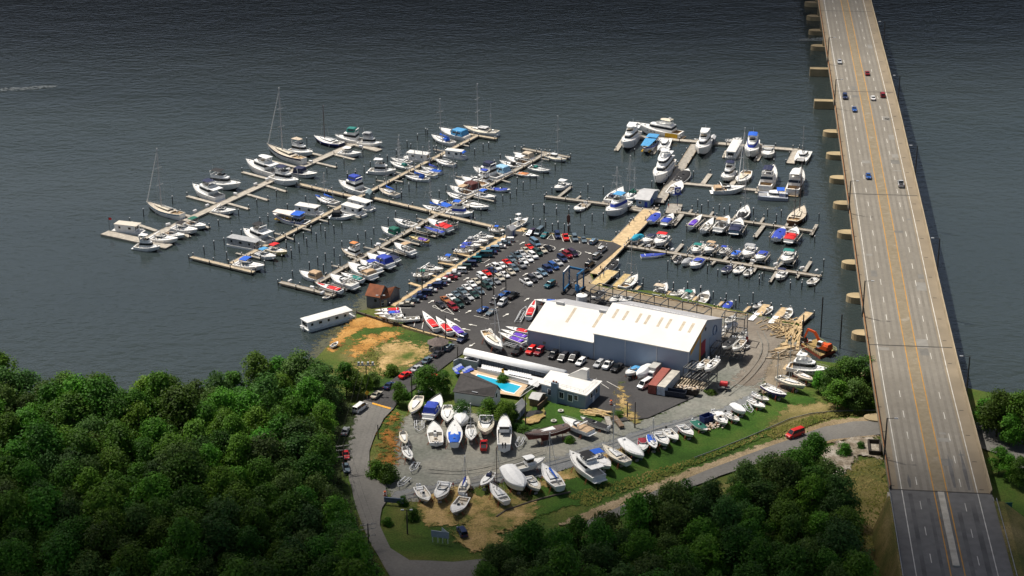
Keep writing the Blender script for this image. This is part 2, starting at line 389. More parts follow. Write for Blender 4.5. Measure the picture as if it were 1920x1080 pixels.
# painted parking marks
def stroke(mb, a, b, w=.16):
    a, b = Vector(a), Vector(b); d = (b-a); d.z = 0
    n = Vector((-d.y, d.x, 0)).normalized()*w/2
    mb.add([a-n, b-n, b+n, a+n], [(0,1,2,3)])
def arrow(mb, c, d, L=3.0):
    d = Vector((d[0], d[1], 0)).normalized(); n = Vector((-d.y, d.x, 0))
    mb.add([c-d*L/2-n*.14, c+d*L*.1-n*.14, c+d*L*.1+n*.14, c-d*L/2+n*.14], [(0,1,2,3)])
    mb.add([c+d*L*.1-n*.6, c+d*L/2, c+d*L*.1+n*.6], [(0,1,2)])
mz = next(zz)
mb = MB()
for c, s in dict(O=[(750,542,775,552),(820,490,842,500),(890,450,912,460),(955,405,972,418),(690,580,708,592),(1320,480,1338,495),(1240,510,1272,540),(1170,565,1200,590),(1108,615,1132,638),(1030,660,1055,688),(950,710,980,738),(885,760,910,785),(810,812,835,838),(735,860,765,890),(1150,150,1190,250),(1255,150,1305,262),(1370,160,1425,275),(1515,240,1550,292),(1640,310,1690,318),(1690,318,1730,270),(490,245,548,243),(430,288,478,287),(350,332,410,330),(285,370,346,370),(210,415,275,413),(610,165,665,100),(610,165,700,172),(560,670,578,685),(955,210,1010,150),(1028,145,1065,225),(955,210,1065,225),(1545,490,1580,530),(1580,530,1660,540),(60,980,85,1005),(200,890,225,912)],
        M=[(390,350,540,410),(540,410,645,443),(645,443,550,355),(500,405,560,365),(880,455,985,478),(985,478,1060,497),(965,478,1170,350),(1270,240,1330,195),(1280,312,1320,300),(690,395,712,408),(750,350,775,365),(870,265,895,283),(940,225,962,243),(1000,190,1020,205),(1175,55,1200,80),(1190,205,1205,198),(165,585,178,535),(262,612,278,530),(0,365,135,365),(205,285,270,283),(360,205,405,205),(300,245,335,245),(490,125,520,123),(540,88,585,86),(1400,210,1435,220),(1560,95,1590,105)],
        F=[(960,715,1000,715),(1000,715,1070,672),(850,785,890,785),(780,825,830,823),(710,862,770,860),(640,900,705,898),(600,940,650,938),(540,975,585,973),(480,1015,525,1013),(915,745,945,745)],
        Q=[(110,450,220,520),(200,450,330,520)]).items():
    for a in s: stroke(mb, cat(c, a[0], a[1], mz), cat(c, a[2], a[3], mz))
for (x0,y0),(x1,y1) in [((850,282),(1000,305)),((1000,305),(1060,325)),((1060,325),(1075,350)),((1075,350),(1040,375)),((870,330),(935,290)),((1300,368),(1400,385)),((1400,385),(1440,405)),((1440,405),(1435,430)),((1435,430),(1400,448))]:
    stroke(mb, cat('O', x0, y0, mz), cat('O', x1, y1, mz))
for (x0,y0),(x1,y1) in [((390,350),(395,335)),((395,335),(415,332)),((415,332),(500,405))]:
    stroke(mb, cat('M', x0, y0, mz), cat('M', x1, y1, mz))
struct(mb.build('parking_lines', PAINT))
mz = next(zz)
mb = MB()
for c, x, y, dx, dy in [('O',602,270,1,-.5),('O',1165,365,1,-.5),('O',1545,410,1,.3),('O',648,717,1,-.5),('O',332,925,1,-.5),('M',373,287,1,-.5),('M',815,408,1,-.5),('M',1262,447,1,-.5),('M',1510,262,1,-.6),('M',677,507,-1,-.5),('M',865,567,-1,-.2),('M',785,618,-1,-.2),('M',858,803,-1,.6),('M',1083,625,-.7,-.6),('F',790,905,1,-.5),('F',1050,740,1,-.5),('F',1230,1025,1,-.5)]:
    p = cat(c, x, y, mz); q = cat(c, x+dx*30, y+dy*30, mz)
    arrow(mb, p, q-p)
struct(mb.build('lane_arrows', PAINT))
# foam of two boat wakes out on the river
FOAM = P((.10,.115,.12), .9, .5, .9)
def wake(poly, n):
    m = MB(); P2 = pts(poly, .03)
    for _ in range(n):
        u, v = random.random(), random.random()
        a = P2[0].lerp(P2[1], u); b = P2[3].lerp(P2[2], u); c = a.lerp(b, v)
        r = random.uniform(.25, 1.0); m.add([(c.x+r*1.8*math.cos(t)*random.uniform(.5,1), c.y+r*math.sin(t)*random.uniform(.5,1), .03+.001*(_ % 40)) for t in (0,.9,1.8,2.7,3.6,4.5,5.4)], [tuple(range(7))])
    return struct(m.build('wake', FOAM))
wake([(-60,168),(105,160),(105,164),(-60,176)], 170)
wake([(1500,74),(1546,70),(1546,76),(1500,76)], 160)
# ---------------------------------------------------------------- the road bridge
def bz(y):
    k = [(250,11.5),(455,11.5),(500,13.0),(556,16.2),(672,21.5),(840,24.3),(1200,26),(1500,26)]
    for (a, p), (b, q) in zip(k, k[1:]):
        if y <= b: 
            return p+(q-p)*max(0,(y-a))/(b-a)
    return 26.0
BN = Vector((.9933, -.1157, 0)); BD = Vector((.1157, .9933, 0))
def bpt(y, lat, dz=0.0):
    "y metres out along the bridge, lat metres right of its centre line"
    return Vector((102.4+.1165*(y-389.4), y, bz(y)+dz))+BN*lat
def bsolve(x, y, dz=0.0):
    z = 14
    for _ in range(12):
        p = at(x, y, z); z = bz(p.y)+dz
    return p
Y0, YA, Y1 = 300.0, 389.5, 1250.0
ys = [YA+i*(Y1-YA)/60 for i in range(61)]
ya = [Y0+i*(YA-Y0)/6 for i in range(7)]
DECK = ground([(.3,(.18,.162,.132)),(.5,(.205,.187,.156)),(.7,(.235,.215,.182))], .045, fine=.5, fineamt=.07)
APPR = ground([(.3,(.12,.116,.112)),(.5,(.14,.137,.132)),(.7,(.165,.16,.155))], .05, fine=.5, fineamt=.12)
SHOULDER = P((.215,.175,.12), .9, .1, .12)
RUSTST = P((.30,.09,.02), .8, .35, .3, two=(.42,.20,.06))
PIERM = P((.36,.28,.16), .9, .2, .15)
YELL = P((.44,.22,.03), .7, .12, .4)
WLINE = P((.50,.48,.43), .7, .2, .4)
HW = 12.1
def ribbon(mb, ys, l0, l1, dz, m=0):
    mb.loft([[bpt(y, l0, dz), bpt(y, l1, dz)] for y in ys][::1], m)
br = thing('road_bridge', 'long concrete road bridge with four lanes and yellow centre lines crossing the river', 'bridge', tuple(bpt(YA, 0)-Vector((0,0,11.5))))
BS = br.location.copy()
def bpart(name, mb, mats, parent=None, smooth=False):
    o = mb.build(name, mats, parent or br, smooth, BS if parent is None else BS)
    return o
mb = MB(); ribbon(mb, ys, HW, -HW, 0)
for l in (-HW, HW): mb.loft([[bpt(y, l, 0), bpt(y, l, -.6)] for y in ys])
ribbon(mb, ys, -HW, HW, -.6)
bpart('deck', mb, DECK)
for l in (-HW+1.0, HW-1.0, -4, 4):
    mb = MB(); mb.loft([[bpt(y, l-.25, -.6), bpt(y, l-.25, -2.6), bpt(y, l+.25, -2.6), bpt(y, l+.25, -.6)] for y in ys])
    bpart('girder', mb, RUSTST)
mb = MB(); ribbon(mb, ys, HW-.45, HW-4.0, .02); ribbon(mb, ys, -HW+2.2, -HW+.45, .02)
bpart('shoulder', mb, SHOULDER)
mb = MB(); ribbon(mb, ys, 1.35, -1.35, .02)
bpart('median_strip', mb, ground([(.3,(.20,.165,.11)),(.6,(.22,.185,.13)),(.75,(.30,.27,.22))], .3, fine=.8, fineamt=.12))
mb = MB()
for l in (-1.55, 1.55): ribbon(mb, ys, l+.13, l-.13, .04)
bpart('yellow_line', mb, YELL)
mb = MB()
for l in (-9.15, 8.75): ribbon(mb, ys, l+.11, l-.11, .04)
bpart('edge_line', mb, WLINE)
y = YA+3
while y < 875:
    for l in (-5.3, 5.15):
        mb = MB(); mb.loft([[bpt(y, l+.09, .04), bpt(y, l-.09, .04)], [bpt(y+4.0, l+.09, .04), bpt(y+4.0, l-.09, .04)]]); bpart('lane_dash', mb, WLINE)
    y += 12.2
WT = ground([(.3,(.165,.15,.125)),(.6,(.185,.169,.143))], .12, fine=.9, fineamt=.08)
for l in (-8.1,-6.3,-4.4,-2.6,2.5,4.2,6.2,7.9):
    mb = MB(); ribbon(mb, ys, l+.38, l-.38, .012); bpart('wheel_track', mb, WT)
PT = [P((q,q*.95,q*.84), .9, .1, .4) for q in (.135,.15,.20,.215)]
for k in range(26):
    y = random.uniform(YA+5, 780); l = random.choice((-7.2,-3.5,3.4,7.0))+random.uniform(-.6,.6); w_, h_ = random.uniform(.6,1.7), random.uniform(.8,6)
    mb = MB(); mb.loft([[bpt(y, l+w_, .018), bpt(y, l-w_, .018)], [bpt(y+h_, l+w_, .018), bpt(y+h_, l-w_, .018)]]); bpart('repair_patch', mb, random.choice(PT))
for l in (-1, 1):
    mb = MB(); o, i = HW*l, (HW-.45)*l
    mb.loft([[bpt(y, o, 0), bpt(y, o, 1.0), bpt(y, (o*.4+i*.6), 1.0), bpt(y, i, .25), bpt(y, i, .02)] for y in ys])
    bpart('parapet', mb, P((.29,.235,.155), .9, .12, .2))
    mb = MB(); mb.loft([[bpt(y, o-.05*l, 1.0), bpt(y, o-.05*l, 1.35), bpt(y, o-.16*l, 1.35), bpt(y, o-.16*l, 1.0)] for y in ys])
    bpart('handrail', mb, RUSTST if l < 0 else P((.40,.33,.22), .8, .1, .3))
for yj in (YA+.2, bsolve(1711,649).y, bsolve(1660,365).y, bsolve(1620,172).y, bsolve(1588,21).y):
    mb = MB(); mb.loft([[bpt(yj-.22, HW-.5, .05), bpt(yj-.22, -HW+.5, .05)], [bpt(yj+.22, HW-.5, .05), bpt(yj+.22, -HW+.5, .05)]])
    bpart('expansion_joint', mb, P((.05,.045,.04), .9, .3, .6))
y = YA+2
while y < 900:
    for l, w in ((-HW+.95, .9), (HW-2.2, 1.1)):
        mb = MB(); mb.loft([[bpt(y-.16, l+w/2, .045), bpt(y-.16, l-w/2, .045)], [bpt(y+.16, l+w/2, .045), bpt(y+.16, l-w/2, .045)]]); bpart('drain_grate', mb, P((.05,.04,.035), .9, .2, 1))
    y += 14.4
def pier(y, big=0.0, n=10):
    m = MB(); c = bpt(y, 0); c.z = 0
    L, w = 12.9+big, 2.3
    poly = []
    for s in (1, -1):
        for k in range(n+1):
            a = math.pi*(k/n-.5)
            poly.append(c+BN*s*(L-w)+(BN*math.cos(a)*w*1.5+BD*math.sin(a)*w)*s)
    q = [(p.x, p.y) for p in poly]
    m.frus(q, -2, [(c.x+(a-c.x)*.99, c.y+(b-c.y)*.99) for a, b in q], 2.1)
    top = bz(y)-2.6
    wall = [(p.x, p.y) for p in (c+BN*(-HW+3.5)+BD*-.8, c+BN*(HW-3.5)+BD*-.8, c+BN*(HW-3.5)+BD*.8, c+BN*(-HW+3.5)+BD*.8)]
    m.frus(wall, 2.1, wall, top)
    bpart('pier', m, PIERM)
py = [at(x, y, 2.5).y for x, y in [(1540,30),(1545,57),(1550,86),(1567,247),(1573,289),(1578,334),(1583,382),(1590,437),(1595,494),(1602,557),(1615,627),(1636,704)]]
for y in py[:3]+[py[0]+28.8, py[0]+57.6]: pier(y+1.2)
for y in py[3:]: pier(y+1.2)
pier(py[-1]-27)
for x, yy in ((1545,127), (1552,187)):
    y = at(x, yy, 4).y; m = MB(); c = bpt(y, 0); c.z = 0
    wall = [(p.x, p.y) for p in (c+BN*-16-BD*1.7, c+BN*16-BD*1.7, c+BN*16+BD*1.7, c+BN*-16+BD*1.7)]
    m.frus(wall, -2, wall, 3.4)
    wall = [(p.x, p.y) for p in (c+BN*-8-BD*1, c+BN*8-BD*1, c+BN*8+BD*1, c+BN*-8+BD*1)]
    m.frus(wall, 3.4, wall, bz(y)-2.6)
    bpart('pier', m, PIERM)
# abutment and embankment under the asphalt approach
mb = MB()
mb.loft([[bpt(y, 26, 0)*1 if False else Vector((bpt(y, 28).x, bpt(y, 28).y, GZ-.3)), bpt(y, 14.5, -.15), bpt(y, -12.6, -.15), Vector((bpt(y, -16).x, bpt(y, -16).y, GZ-.3))] for y in [Y0, 340, 375, YA-3]])
e = [Vector((bpt(YA-3, 28).x, bpt(YA-3, 28).y, GZ-.3)), bpt(YA-3, 14.5, -.15), bpt(YA-3, -12.6, -.15), Vector((bpt(YA-3, -16).x, bpt(YA-3, -16).y, GZ-.3))]
mb.add(e, [(0,1,2,3)])
struct(mb.build('embankment', DRY))
mb = MB()
w = [bpt(YA-3, -HW-.4, 0), bpt(YA-3, HW+.4, 0), bpt(YA+.1, HW+.4, 0), bpt(YA+.1, -HW-.4, 0)]
mb.prism([(p.x, p.y) for p in w], GZ-.5, 11.5-.7)
bpart('abutment', mb, CONC)
mb = MB(); ribbon(mb, ya, HW, -HW, .0); ap = struct(mb.build('approach_road', APPR))
mb = MB()
for l in (-1.55, 1.55): ribbon(mb, ya, l+.13, l-.13, .04)
struct(mb.build('yellow_marking', YELL))
mb = MB()
for l in (-9.15, 8.75): ribbon(mb, ya, l+.11, l-.11, .04)
y = YA-9
while y > Y0:
    for l in (-5.3, 5.15): mb.loft([[bpt(y, l+.09, .04), bpt(y, l-.09, .04)], [bpt(y+4, l+.09, .04), bpt(y+4, l-.09, .04)]])
    y -= 12.2
struct(mb.build('white_marking', WLINE))
mb = MB()
for l0, y0, y1, w in ((-7.3,330,388,.5),(-3.2,345,386,.4),(7,320,386,.6),(3.4,330,380,.5)):
    mb.loft([[bpt(y, l0+w, .02), bpt(y, l0-w, .02)] for y in (y0, (y0+y1)/2, y1)])
struct(mb.build('tyre_stains', P((.09,.088,.085), .9, .3, .15)))
mb = MB()
for l0, y0, y1, w in ((7,391,412,.5),(3.7,392,409,.5),(-7,391,398,.4)):
    mb.loft([[bpt(y, l0+w*q, .02), bpt(y, l0-w*q, .02)] for y, q in ((y0, .6), ((y0+y1)/2, 1), (y1, .15))])
bpart('tyre_mark', mb, P((.11,.105,.10), .9, .25, .2))
mb = MB(); mb.loft([[bpt(y, .75, .03), bpt(y, .75, .35), bpt(y, -.75, .35), bpt(y, -.75, .03)] for y in (355, 370, YA-.5)], caps=True)
tag(mb.build('median_kerb', CONC), 'pale raised concrete median strip between the yellow lines where the asphalt begins', 'median')
# guard rails of the approach
def rail(name, pp, label, h=.75, step=4.0, mat=STEEL):
    t = thing(name, label, 'guard rail', tuple(pp[0]))
    s = Vector(pp[0])
    m = MB()
    for a, b in zip(pp, pp[1:]):
        m.bar(a+Vector((0,0,h-.16)), b+Vector((0,0,h-.16)), .10, .34)
    m.build('rail', mat, t, shift=s)
    m = MB()
    for a, b in zip(pp, pp[1:]):
        n = max(1, int((b-a).length/step))
        for k in range(n):
            q = a.lerp(b, k/n); m.bar(q+Vector((0,0,-.2)), q+Vector((0,0,h-.05)), .14)
    m.build('posts', P((.2,.18,.15), .8, .2, 2), t, shift=s)
    return t
rail('guard_rail', [bpt(y, -HW-.1) for y in (YA-1, 365, 345, 320, 302)], 'dark steel guard rail on the left edge of the asphalt bridge approach')
rail('guard_rail', [bpt(y, HW+.6) for y in (YA-3, 365, 345, 320, 302)], 'pale steel guard rail on the right edge of the asphalt bridge approach')
gr = [at(x, y, GZ) for x, y in [(1302,862),(1340,848),(1400,824),(1440,807),(1480,789),(1520,779),(1560,775),(1600,773),(1642,773)]]
rail('guard_rail', gr, 'long silver guard rail curving beside the dirt road above the red van')
rail('guard_rail', [at(x, y, GZ) for x, y in [(1830,797),(1850,803),(1880,815),(1925,836)]], 'grey guard rail below the trees right of the bridge')
# lamp posts on the parapets
def bridge_lamp(x, y, side, label):
    p = bpt(bsolve(x, y, .5).y, side*(HW+.1), .3)
    t = thing('street_lamp', label, 'street lamp', tuple(p), 0, 'lamp posts along the bridge')
    m = MB(); m.tube((0,0,-.4), (0,0,11), .24, .17); m.build('pole', P((.03,.028,.027), .6, .2, 2), t)
    m = MB(); d = -BN*side
    m.bar((0,0,10.9), tuple(d*2.0+Vector((0,0,11.1))), .1); m.build('arm', P((.03,.028,.027), .6, .2, 2), t)
    m = MB(); m.box(tuple(d*2.2+Vector((0,0,11.05))), (.9,.4,.2), math.atan2(d.y, d.x)); m.build('lamp_head', ALU, t)
for c, x, y, w in [('X4',428,1000,'nearest'),('X3',352,785,'second nearest'),('X2',412,900,'third nearest'),('X2',325,10,'fourth nearest'),('X1',345,540,'farthest')]:
    bridge_lamp(*cp(c, x, y), -1, f'{w} of the dark lamp posts on the bridge left parapet')
for c, x, y, w in [('X4',1150,420,'nearest'),('X3',990,385,'second nearest'),('X2',980,570,'third nearest'),('X1',920,860,'fourth nearest'),('X1',800,388,'farthest')]:
    bridge_lamp(*cp(c, x, y), 1, f'{w} of the dark lamp posts on the bridge right parapet')
# ---------------------------------------------------------------- buildings
BLUEWALL = P((.135,.185,.26), .55, .05, .15)
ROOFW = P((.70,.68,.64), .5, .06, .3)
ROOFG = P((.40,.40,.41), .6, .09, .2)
TRIM = P((.62,.60,.52), .5, .06, 1)
def corr(col, scale, axis='X', rough=.5):
    "ribbed metal sheet: fine standing ribs by a wave bump"
    key = ('corr', col, scale, axis)
    if key in MATS: return MATS[key]
    m = P(col, rough, .05, .151+scale*.001).copy(); m.name = 'ribbed metal'
    nt = m.node_tree; N, Lk = nt.nodes, nt.links
    tc = [n for n in N if n.type == 'TEX_COORD'][0]; b = N['Principled BSDF']
    w = N.new('ShaderNodeTexWave'); w.bands_direction = axis; w.inputs['Scale'].default_value = scale
    bp = N.new('ShaderNodeBump'); bp.inputs['Strength'].default_value = .5; bp.inputs['Distance'].default_value = .08
    Lk.new(tc.outputs['Object'], w.inputs[0]); Lk.new(w.outputs[1], bp.inputs['Height']); Lk.new(bp.outputs[0], b.inputs['Normal'])
    MATS[key] = m
    return m
A0 = at(990, 651, GZ)
wh = thing('warehouse', 'huge blue-grey metal warehouse in two joined volumes with white roofs and skylights', 'warehouse', tuple(A0), math.atan2(-23.1, 45.2))
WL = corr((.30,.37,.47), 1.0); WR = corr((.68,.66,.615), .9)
def shed(x0, x1, d, hw, hr, name):
    m = MB(); fr = [(x0,0),(x1,0),(x1,d),(x0,d)]
    m.frus(fr, 0, fr, hw, 0, False)
    for x in (x0, x1): m.add([(x,0,hw),(x,d,hw),(x,d/2,hr)], [(0,1,2)])
    m.build(name, WL, wh)
    o = .35; k = (hr-hw)/(d/2); e = .25
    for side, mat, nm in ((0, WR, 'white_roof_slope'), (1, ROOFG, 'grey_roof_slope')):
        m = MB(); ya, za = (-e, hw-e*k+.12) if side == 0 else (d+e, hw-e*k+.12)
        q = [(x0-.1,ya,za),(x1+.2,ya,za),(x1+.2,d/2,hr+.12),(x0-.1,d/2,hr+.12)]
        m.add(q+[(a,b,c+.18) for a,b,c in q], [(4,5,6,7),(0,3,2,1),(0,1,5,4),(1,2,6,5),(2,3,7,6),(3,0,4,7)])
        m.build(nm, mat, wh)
    m = MB(); m.box(((x0+x1)/2, -e-.08, hw-e*k+.16), (x1-x0+.4, .16, .26)); m.build('gutter', TRIM, wh)
    return lambda x, y: (x, y, hw+k*min(y, d-y)+.30)
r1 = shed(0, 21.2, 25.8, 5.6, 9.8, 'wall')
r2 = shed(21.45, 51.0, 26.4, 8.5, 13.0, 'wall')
for x, z in ((0.1,5.4),(10.4,5.4),(21.6,8.2),(31.4,8.2),(41.2,8.2),(50.9,8.2)): m = MB(); m.box((x, -.12, z/2), (.22,.2,z)); m.build('downpipe', P((.5,.53,.56), .5, .05, 1), wh)
SKYL = P((.43,.36,.26), .4, .15, .8)
def skylight(rf, x, y0, y1, w):
    m = MB(); a, b = rf(x, y0), rf(x, y1)
    m.add([(a[0]-w/2,a[1],a[2]+.03),(a[0]+w/2,a[1],a[2]+.03),(b[0]+w/2,b[1],b[2]+.03),(b[0]-w/2,b[1],b[2]+.03)], [(0,1,2,3)])
    m.build('skylight', SKYL, wh)
skylight(r1, 9.9, 5.6, 12.2, .9); skylight(r1, 18.6, 5.6, 12.2, .9)
for x in (24.2, 27.4, 31.6, 34.3, 38.3, 41.0, 45.2, 48.0): skylight(r2, x, 7.0, 11.0, .85)
for x in (4.6, 18.7):
    m = MB(); a = r1(x, 12.6); m.box((a[0], a[1], a[2]+.35), (2.4,.9,.7)); m.build('roof_vent', P((.5,.5,.5), .5, .1, 1), wh)
m = MB(); a = r2(34, 14.6)
for i in range(46):
    x = 24.5+i*.52+random.uniform(-.1,.1); c = r2(x, 17.2+random.uniform(-.5,.5)-i*.02)
    if random.random() < .8: m.box((c[0], c[1], c[2]+.0), (random.uniform(.2,.5), random.uniform(.5,1.3), .03), -.1)
m.build('faded_roof_lettering', P((.6,.6,.6), .7, .1, 1), wh)
m = MB()
for i in range(22):
    c = r2(24+i*.85, 14.4+random.uniform(-.1,.1)); m.box((c[0], c[1], c[2]), (random.uniform(.4,.9), .3, .03))
m.build('roof_stain', P((.12,.12,.12), .8, .3, 1), wh)
# the gable towards the yard: orange stripe, emblem, red banner, ring mark, doors
m = MB(); X = 51.06
m.add([(X,13.4,12.2),(X,12.0,12.2),(X,1.2,8.2),(X,1.2,6.9)], [(0,1,2,3)]); m.add([(X+.003,8.2,1.0),(X+.003,8.2,10.1),(X+.003,9.2,10.3),(X+.003,9.2,1.0)], [(0,1,2,3)])
m.build('orange_stripe', P((.62,.30,.01), .6, .08, .6), wh)
m = MB(); m.prism([(0,0)]*3, 0, 0) if False else m.tube((X,12.6,10.7), (X+.08,12.6,10.7), .55, n=12); m.build('round_emblem', P((.03,.03,.05), .6, .1, 1), wh)
m = MB()
for i in range(16):
    a, b = 6.2832*i/16, 6.2832*(i+1)/16
    m.bar((X+.02, 20.2+1.5*math.cos(a), 7.4+1.5*math.sin(a)), (X+.02, 20.2+1.5*math.cos(b), 7.4+1.5*math.sin(b)), .3, .06)
m.build('ring_mark', P((.06,.10,.2), .6, .1, 1), wh)
m = MB(); m.box((X, 11.2, 5.4), (.12, 3.2, 4.2)); m.build('red_banner', P((.33,.02,.045), .6, .2, .6), wh)
m = MB(); m.box((X, 11.3, 1.7), (.1, 3.8, 3.4)); m.build('door', P((.03,.035,.045), .5, .1, 1), wh)
m = MB(); m.box((X-.01, 19.6, 3.2), (.14, 6.4, 6.4)); m.build('roller_door', P((.28,.35,.46), .5, .06, .8), wh)
m = MB(); m.add([(4.9,-.05,2.0),(5.9,-.05,2.0),(5.9,-.05,2.9),(4.9,-.05,2.9)], [(0,1,2,3)]); m.build('window', P((.2,.24,.2), .3, .2, 1), wh)
for i in range(5): m = MB(); m.box((15.5+i*1.1, -.5, .45), (.5,.5,.9)); m.build('utility_box', BLACKM, wh)

def bld(name, label, category, px, z, c='P', group=None):
    p = [cat(c, x, y, z) for x, y in px]
    o = sum(p, Vector())/len(p); o.z = GZ
    t = thing(name, label, category, tuple(o), 0, group)
    return t, [(q.x, q.y) for q in p], o
def inset(p, k):
    c = (sum(q[0] for q in p)/len(p), sum(q[1] for q in p)/len(p))
    out = []
    for q in p:
        d = math.hypot(q[0]-c[0], q[1]-c[1]); out.append((q[0]-(q[0]-c[0])/d*k, q[1]-(q[1]-c[1])/d*k))
    return out
# clubhouse
t, rp, o = bld('clubhouse', 'blue-grey clubhouse with flat white roof, chimney and a roof stair house', 'building', [(1115,520),(1588,645),(1745,500),(1232,392)], 6.1)
WBL = P((.20,.26,.32), .7, .06, .4)
m = MB(); wp = inset(rp, .7); m.frus(wp, GZ-.4, wp, 5.75); m.build('wall', WBL, t, shift=o)
m = MB(); m.prism(rp, 5.75, 6.1); m.build('roof', ROOFW, t, shift=o)
a, b = Vector((*wp[0], 0)), Vector((*wp[1], 0)); d = (b-a).normalized(); nn = Vector((d.y, -d.x, 0)); L = (b-a).length
c0, c1 = Vector((*wp[2], 0)), d
for f, w, h, z in ((.2,1.3,1.7,4.0),(.46,1.3,1.7,4.0),(.66,1.3,1.9,3.9),(.79,1.0,1.3,4.4)):
    q = a+d*L*f+nn*.03; m = MB(); m.box((q.x, q.y, z), (w+.4, .12, h+.4), math.atan2(d.y, d.x)); fr = m.build('window', WHITE, t, shift=o)
    for s in (-1, 1):
        m = MB(); g = q+nn*.06+d*s*w*.26; m.box((g.x, g.y, z), (w*.46, .06, h), math.atan2(d.y, d.x)); m.build('pane', GLASS, fr, shift=o)
q = a+d*L*.33+nn*.5; m = MB(); m.box((q.x, q.y, GZ+3.1), (1.9, 1.1, 6.4), math.atan2(d.y, d.x)); ch = m.build('chimney', WBL, t, shift=o)
m = MB(); 
for s in (-.45, .45):
    g = q+d*s; m.tube((g.x, g.y, GZ+6.3), (g.x, g.y, GZ+6.75), .28, n=8)
m.build('flue', P((.2,.07,.04), .8, .2, 1), ch, shift=o)
e1, e2 = Vector((*wp[1], 0)), Vector((*wp[2], 0)); de = (e2-e1).normalized(); ne = Vector((de.y, -de.x, 0)); Le = (e2-e1).length
for f in (.4, .75):
    q = e1+de*Le*f+ne*.04; m = MB(); m.box((q.x, q.y, 4.2), (1.3,.1,1.6), math.atan2(de.y, de.x)); w = m.build('window', WHITE, t, shift=o)
    m = MB(); q = q+ne*.06; m.box((q.x, q.y, 4.2), (1.0,.06,1.3), math.atan2(de.y, de.x)); m.build('pane', GLASS, w, shift=o)
q = e1+de*Le*.55+ne*.04; m = MB(); m.box((q.x, q.y, GZ+1.05), (1.1,.1,2.1), math.atan2(de.y, de.x)); m.build('door', WHITE, t, shift=o)
s0, s1, s2, s3 = (cat('P', x, y, 6.1) for x, y in ((1400,448),(1590,492),(1615,470),(1440,428)))
hh = 3.0
m = MB(); m.add([s0, s1, s2, s3, s0+Vector((0,0,.25)), s1+Vector((0,0,hh)), s2+Vector((0,0,hh)), s3+Vector((0,0,.25)), s0.lerp(s1,.72)+Vector((0,0,hh)), s3.lerp(s2,.72)+Vector((0,0,hh))],
    [(0,1,5,8,4),(1,2,6,5),(3,7,9,6,2),(0,4,7,3),(4,8,9,7),(8,5,6,9)])
sh = m.build('stair_house', ROOFW, t, shift=o)
dd = (s2-s1).normalized(); q = (s1+s2)/2+Vector((dd.y, -dd.x, 0))*.04
m = MB(); m.box((q.x, q.y, 7.4), (1.0,.08,2.0), math.atan2(dd.y, dd.x)); m.build('door', P((.4,.42,.44), .5, .1, 1), sh, shift=o)
m = MB(); rr = [Vector((*p, 0)) for p in inset(rp, 1.6)]
for i in (0, 1):
    p0, p1 = rr[i], rr[i+1]; n = 9
    for z in (6.6, 7.1): m.bar((p0.x,p0.y,z), (p1.x,p1.y,z), .05)
    for k in range(n+1):
        q = p0.lerp(p1, k/n); m.bar((q.x,q.y,6.1), (q.x,q.y,7.1), .05)
m.build('roof_railing', P((.6,.6,.6), .5, .05, 1), t, shift=o)
# barrel canopy
a, b = cat('P', 398, 212, GZ+3.4), cat('P', 1215, 398, GZ+3.4); a.z = b.z = GZ
c = thing('barrel_canopy', 'long white barrel-vaulted canopy on dark posts beside the pool', 'canopy', tuple((a+b)/2))
s = c.location.copy(); d = (b-a).normalized(); n = Vector((-d.y, d.x, 0)); R = 1.6; ext = b+d*5
m = MB(); rows = []
for p in (a-d*.3, ext):
    rows.append([p+n*R*math.cos(math.pi*k/10)+Vector((0,0,3.1+R*.95*math.sin(math.pi*k/10))) for k in range(11)])
m.loft(rows, caps=True); m.build('vault', P((.80,.80,.79), .5, .04, .5), c, True, s)
m = MB(); L = (b-a).length; k = 0
for i in range(15):
    q = a+d*L*i/14
    for sd in (-1, 1): m.bar(q+n*R*.95*sd, q+n*R*.95*sd+Vector((0,0,3.15)), .12)
m.build('posts', BLACKM, c, False, s)
m = MB()
for sd in (-1, 1): m.bar(a+n*R*.97*sd+Vector((0,0,3.05)), ext+n*R*.97*sd+Vector((0,0,3.05)), .14)
m.build('eave_beam', BLACKM, c, False, s)
# pool, deck and terrace
sheet('pool_deck', [(330,420),(400,375),(505,395),(1010,532),(925,655),(700,620),(430,480)], GZ+1.2, P((.52,.38,.24), .8, .12, .4), c='P')
sheet('pool_coping', [(462,457),(505,424),(950,546),(868,628),(780,608)], GZ+1.23, P((.75,.73,.68), .6, .05, .5), c='P')
PO = bpy.data.materials.new('pool water'); PO.use_nodes = True
b_ = PO.node_tree.nodes['Principled BSDF']; b_.inputs['Roughness'].default_value = .08
n_ = PO.node_tree.nodes.new('ShaderNodeTexNoise'); n_.inputs['Scale'].default_value = .25
r_ = PO.node_tree.nodes.new('ShaderNodeValToRGB'); r_.color_ramp.elements[0].color = (.0,.27,.46,1); r_.color_ramp.elements[1].color = (.03,.46,.60,1)
t_ = PO.node_tree.nodes.new('ShaderNodeTexCoord'); PO.node_tree.links.new(t_.outputs['Object'], n_.inputs[0])
PO.node_tree.links.new(n_.outputs[0], r_.inputs[0]); PO.node_tree.links.new(r_.outputs[0], b_.inputs['Base Color'])
o = sheet('swimming_pool', [(478,458),(510,434),(935,552),(868,617),(790,600)], GZ+1.26, PO, c='P'); 
del o['kind']; tag(o, 'bright turquoise swimming pool with white coping beside the dark roof', 'swimming pool')
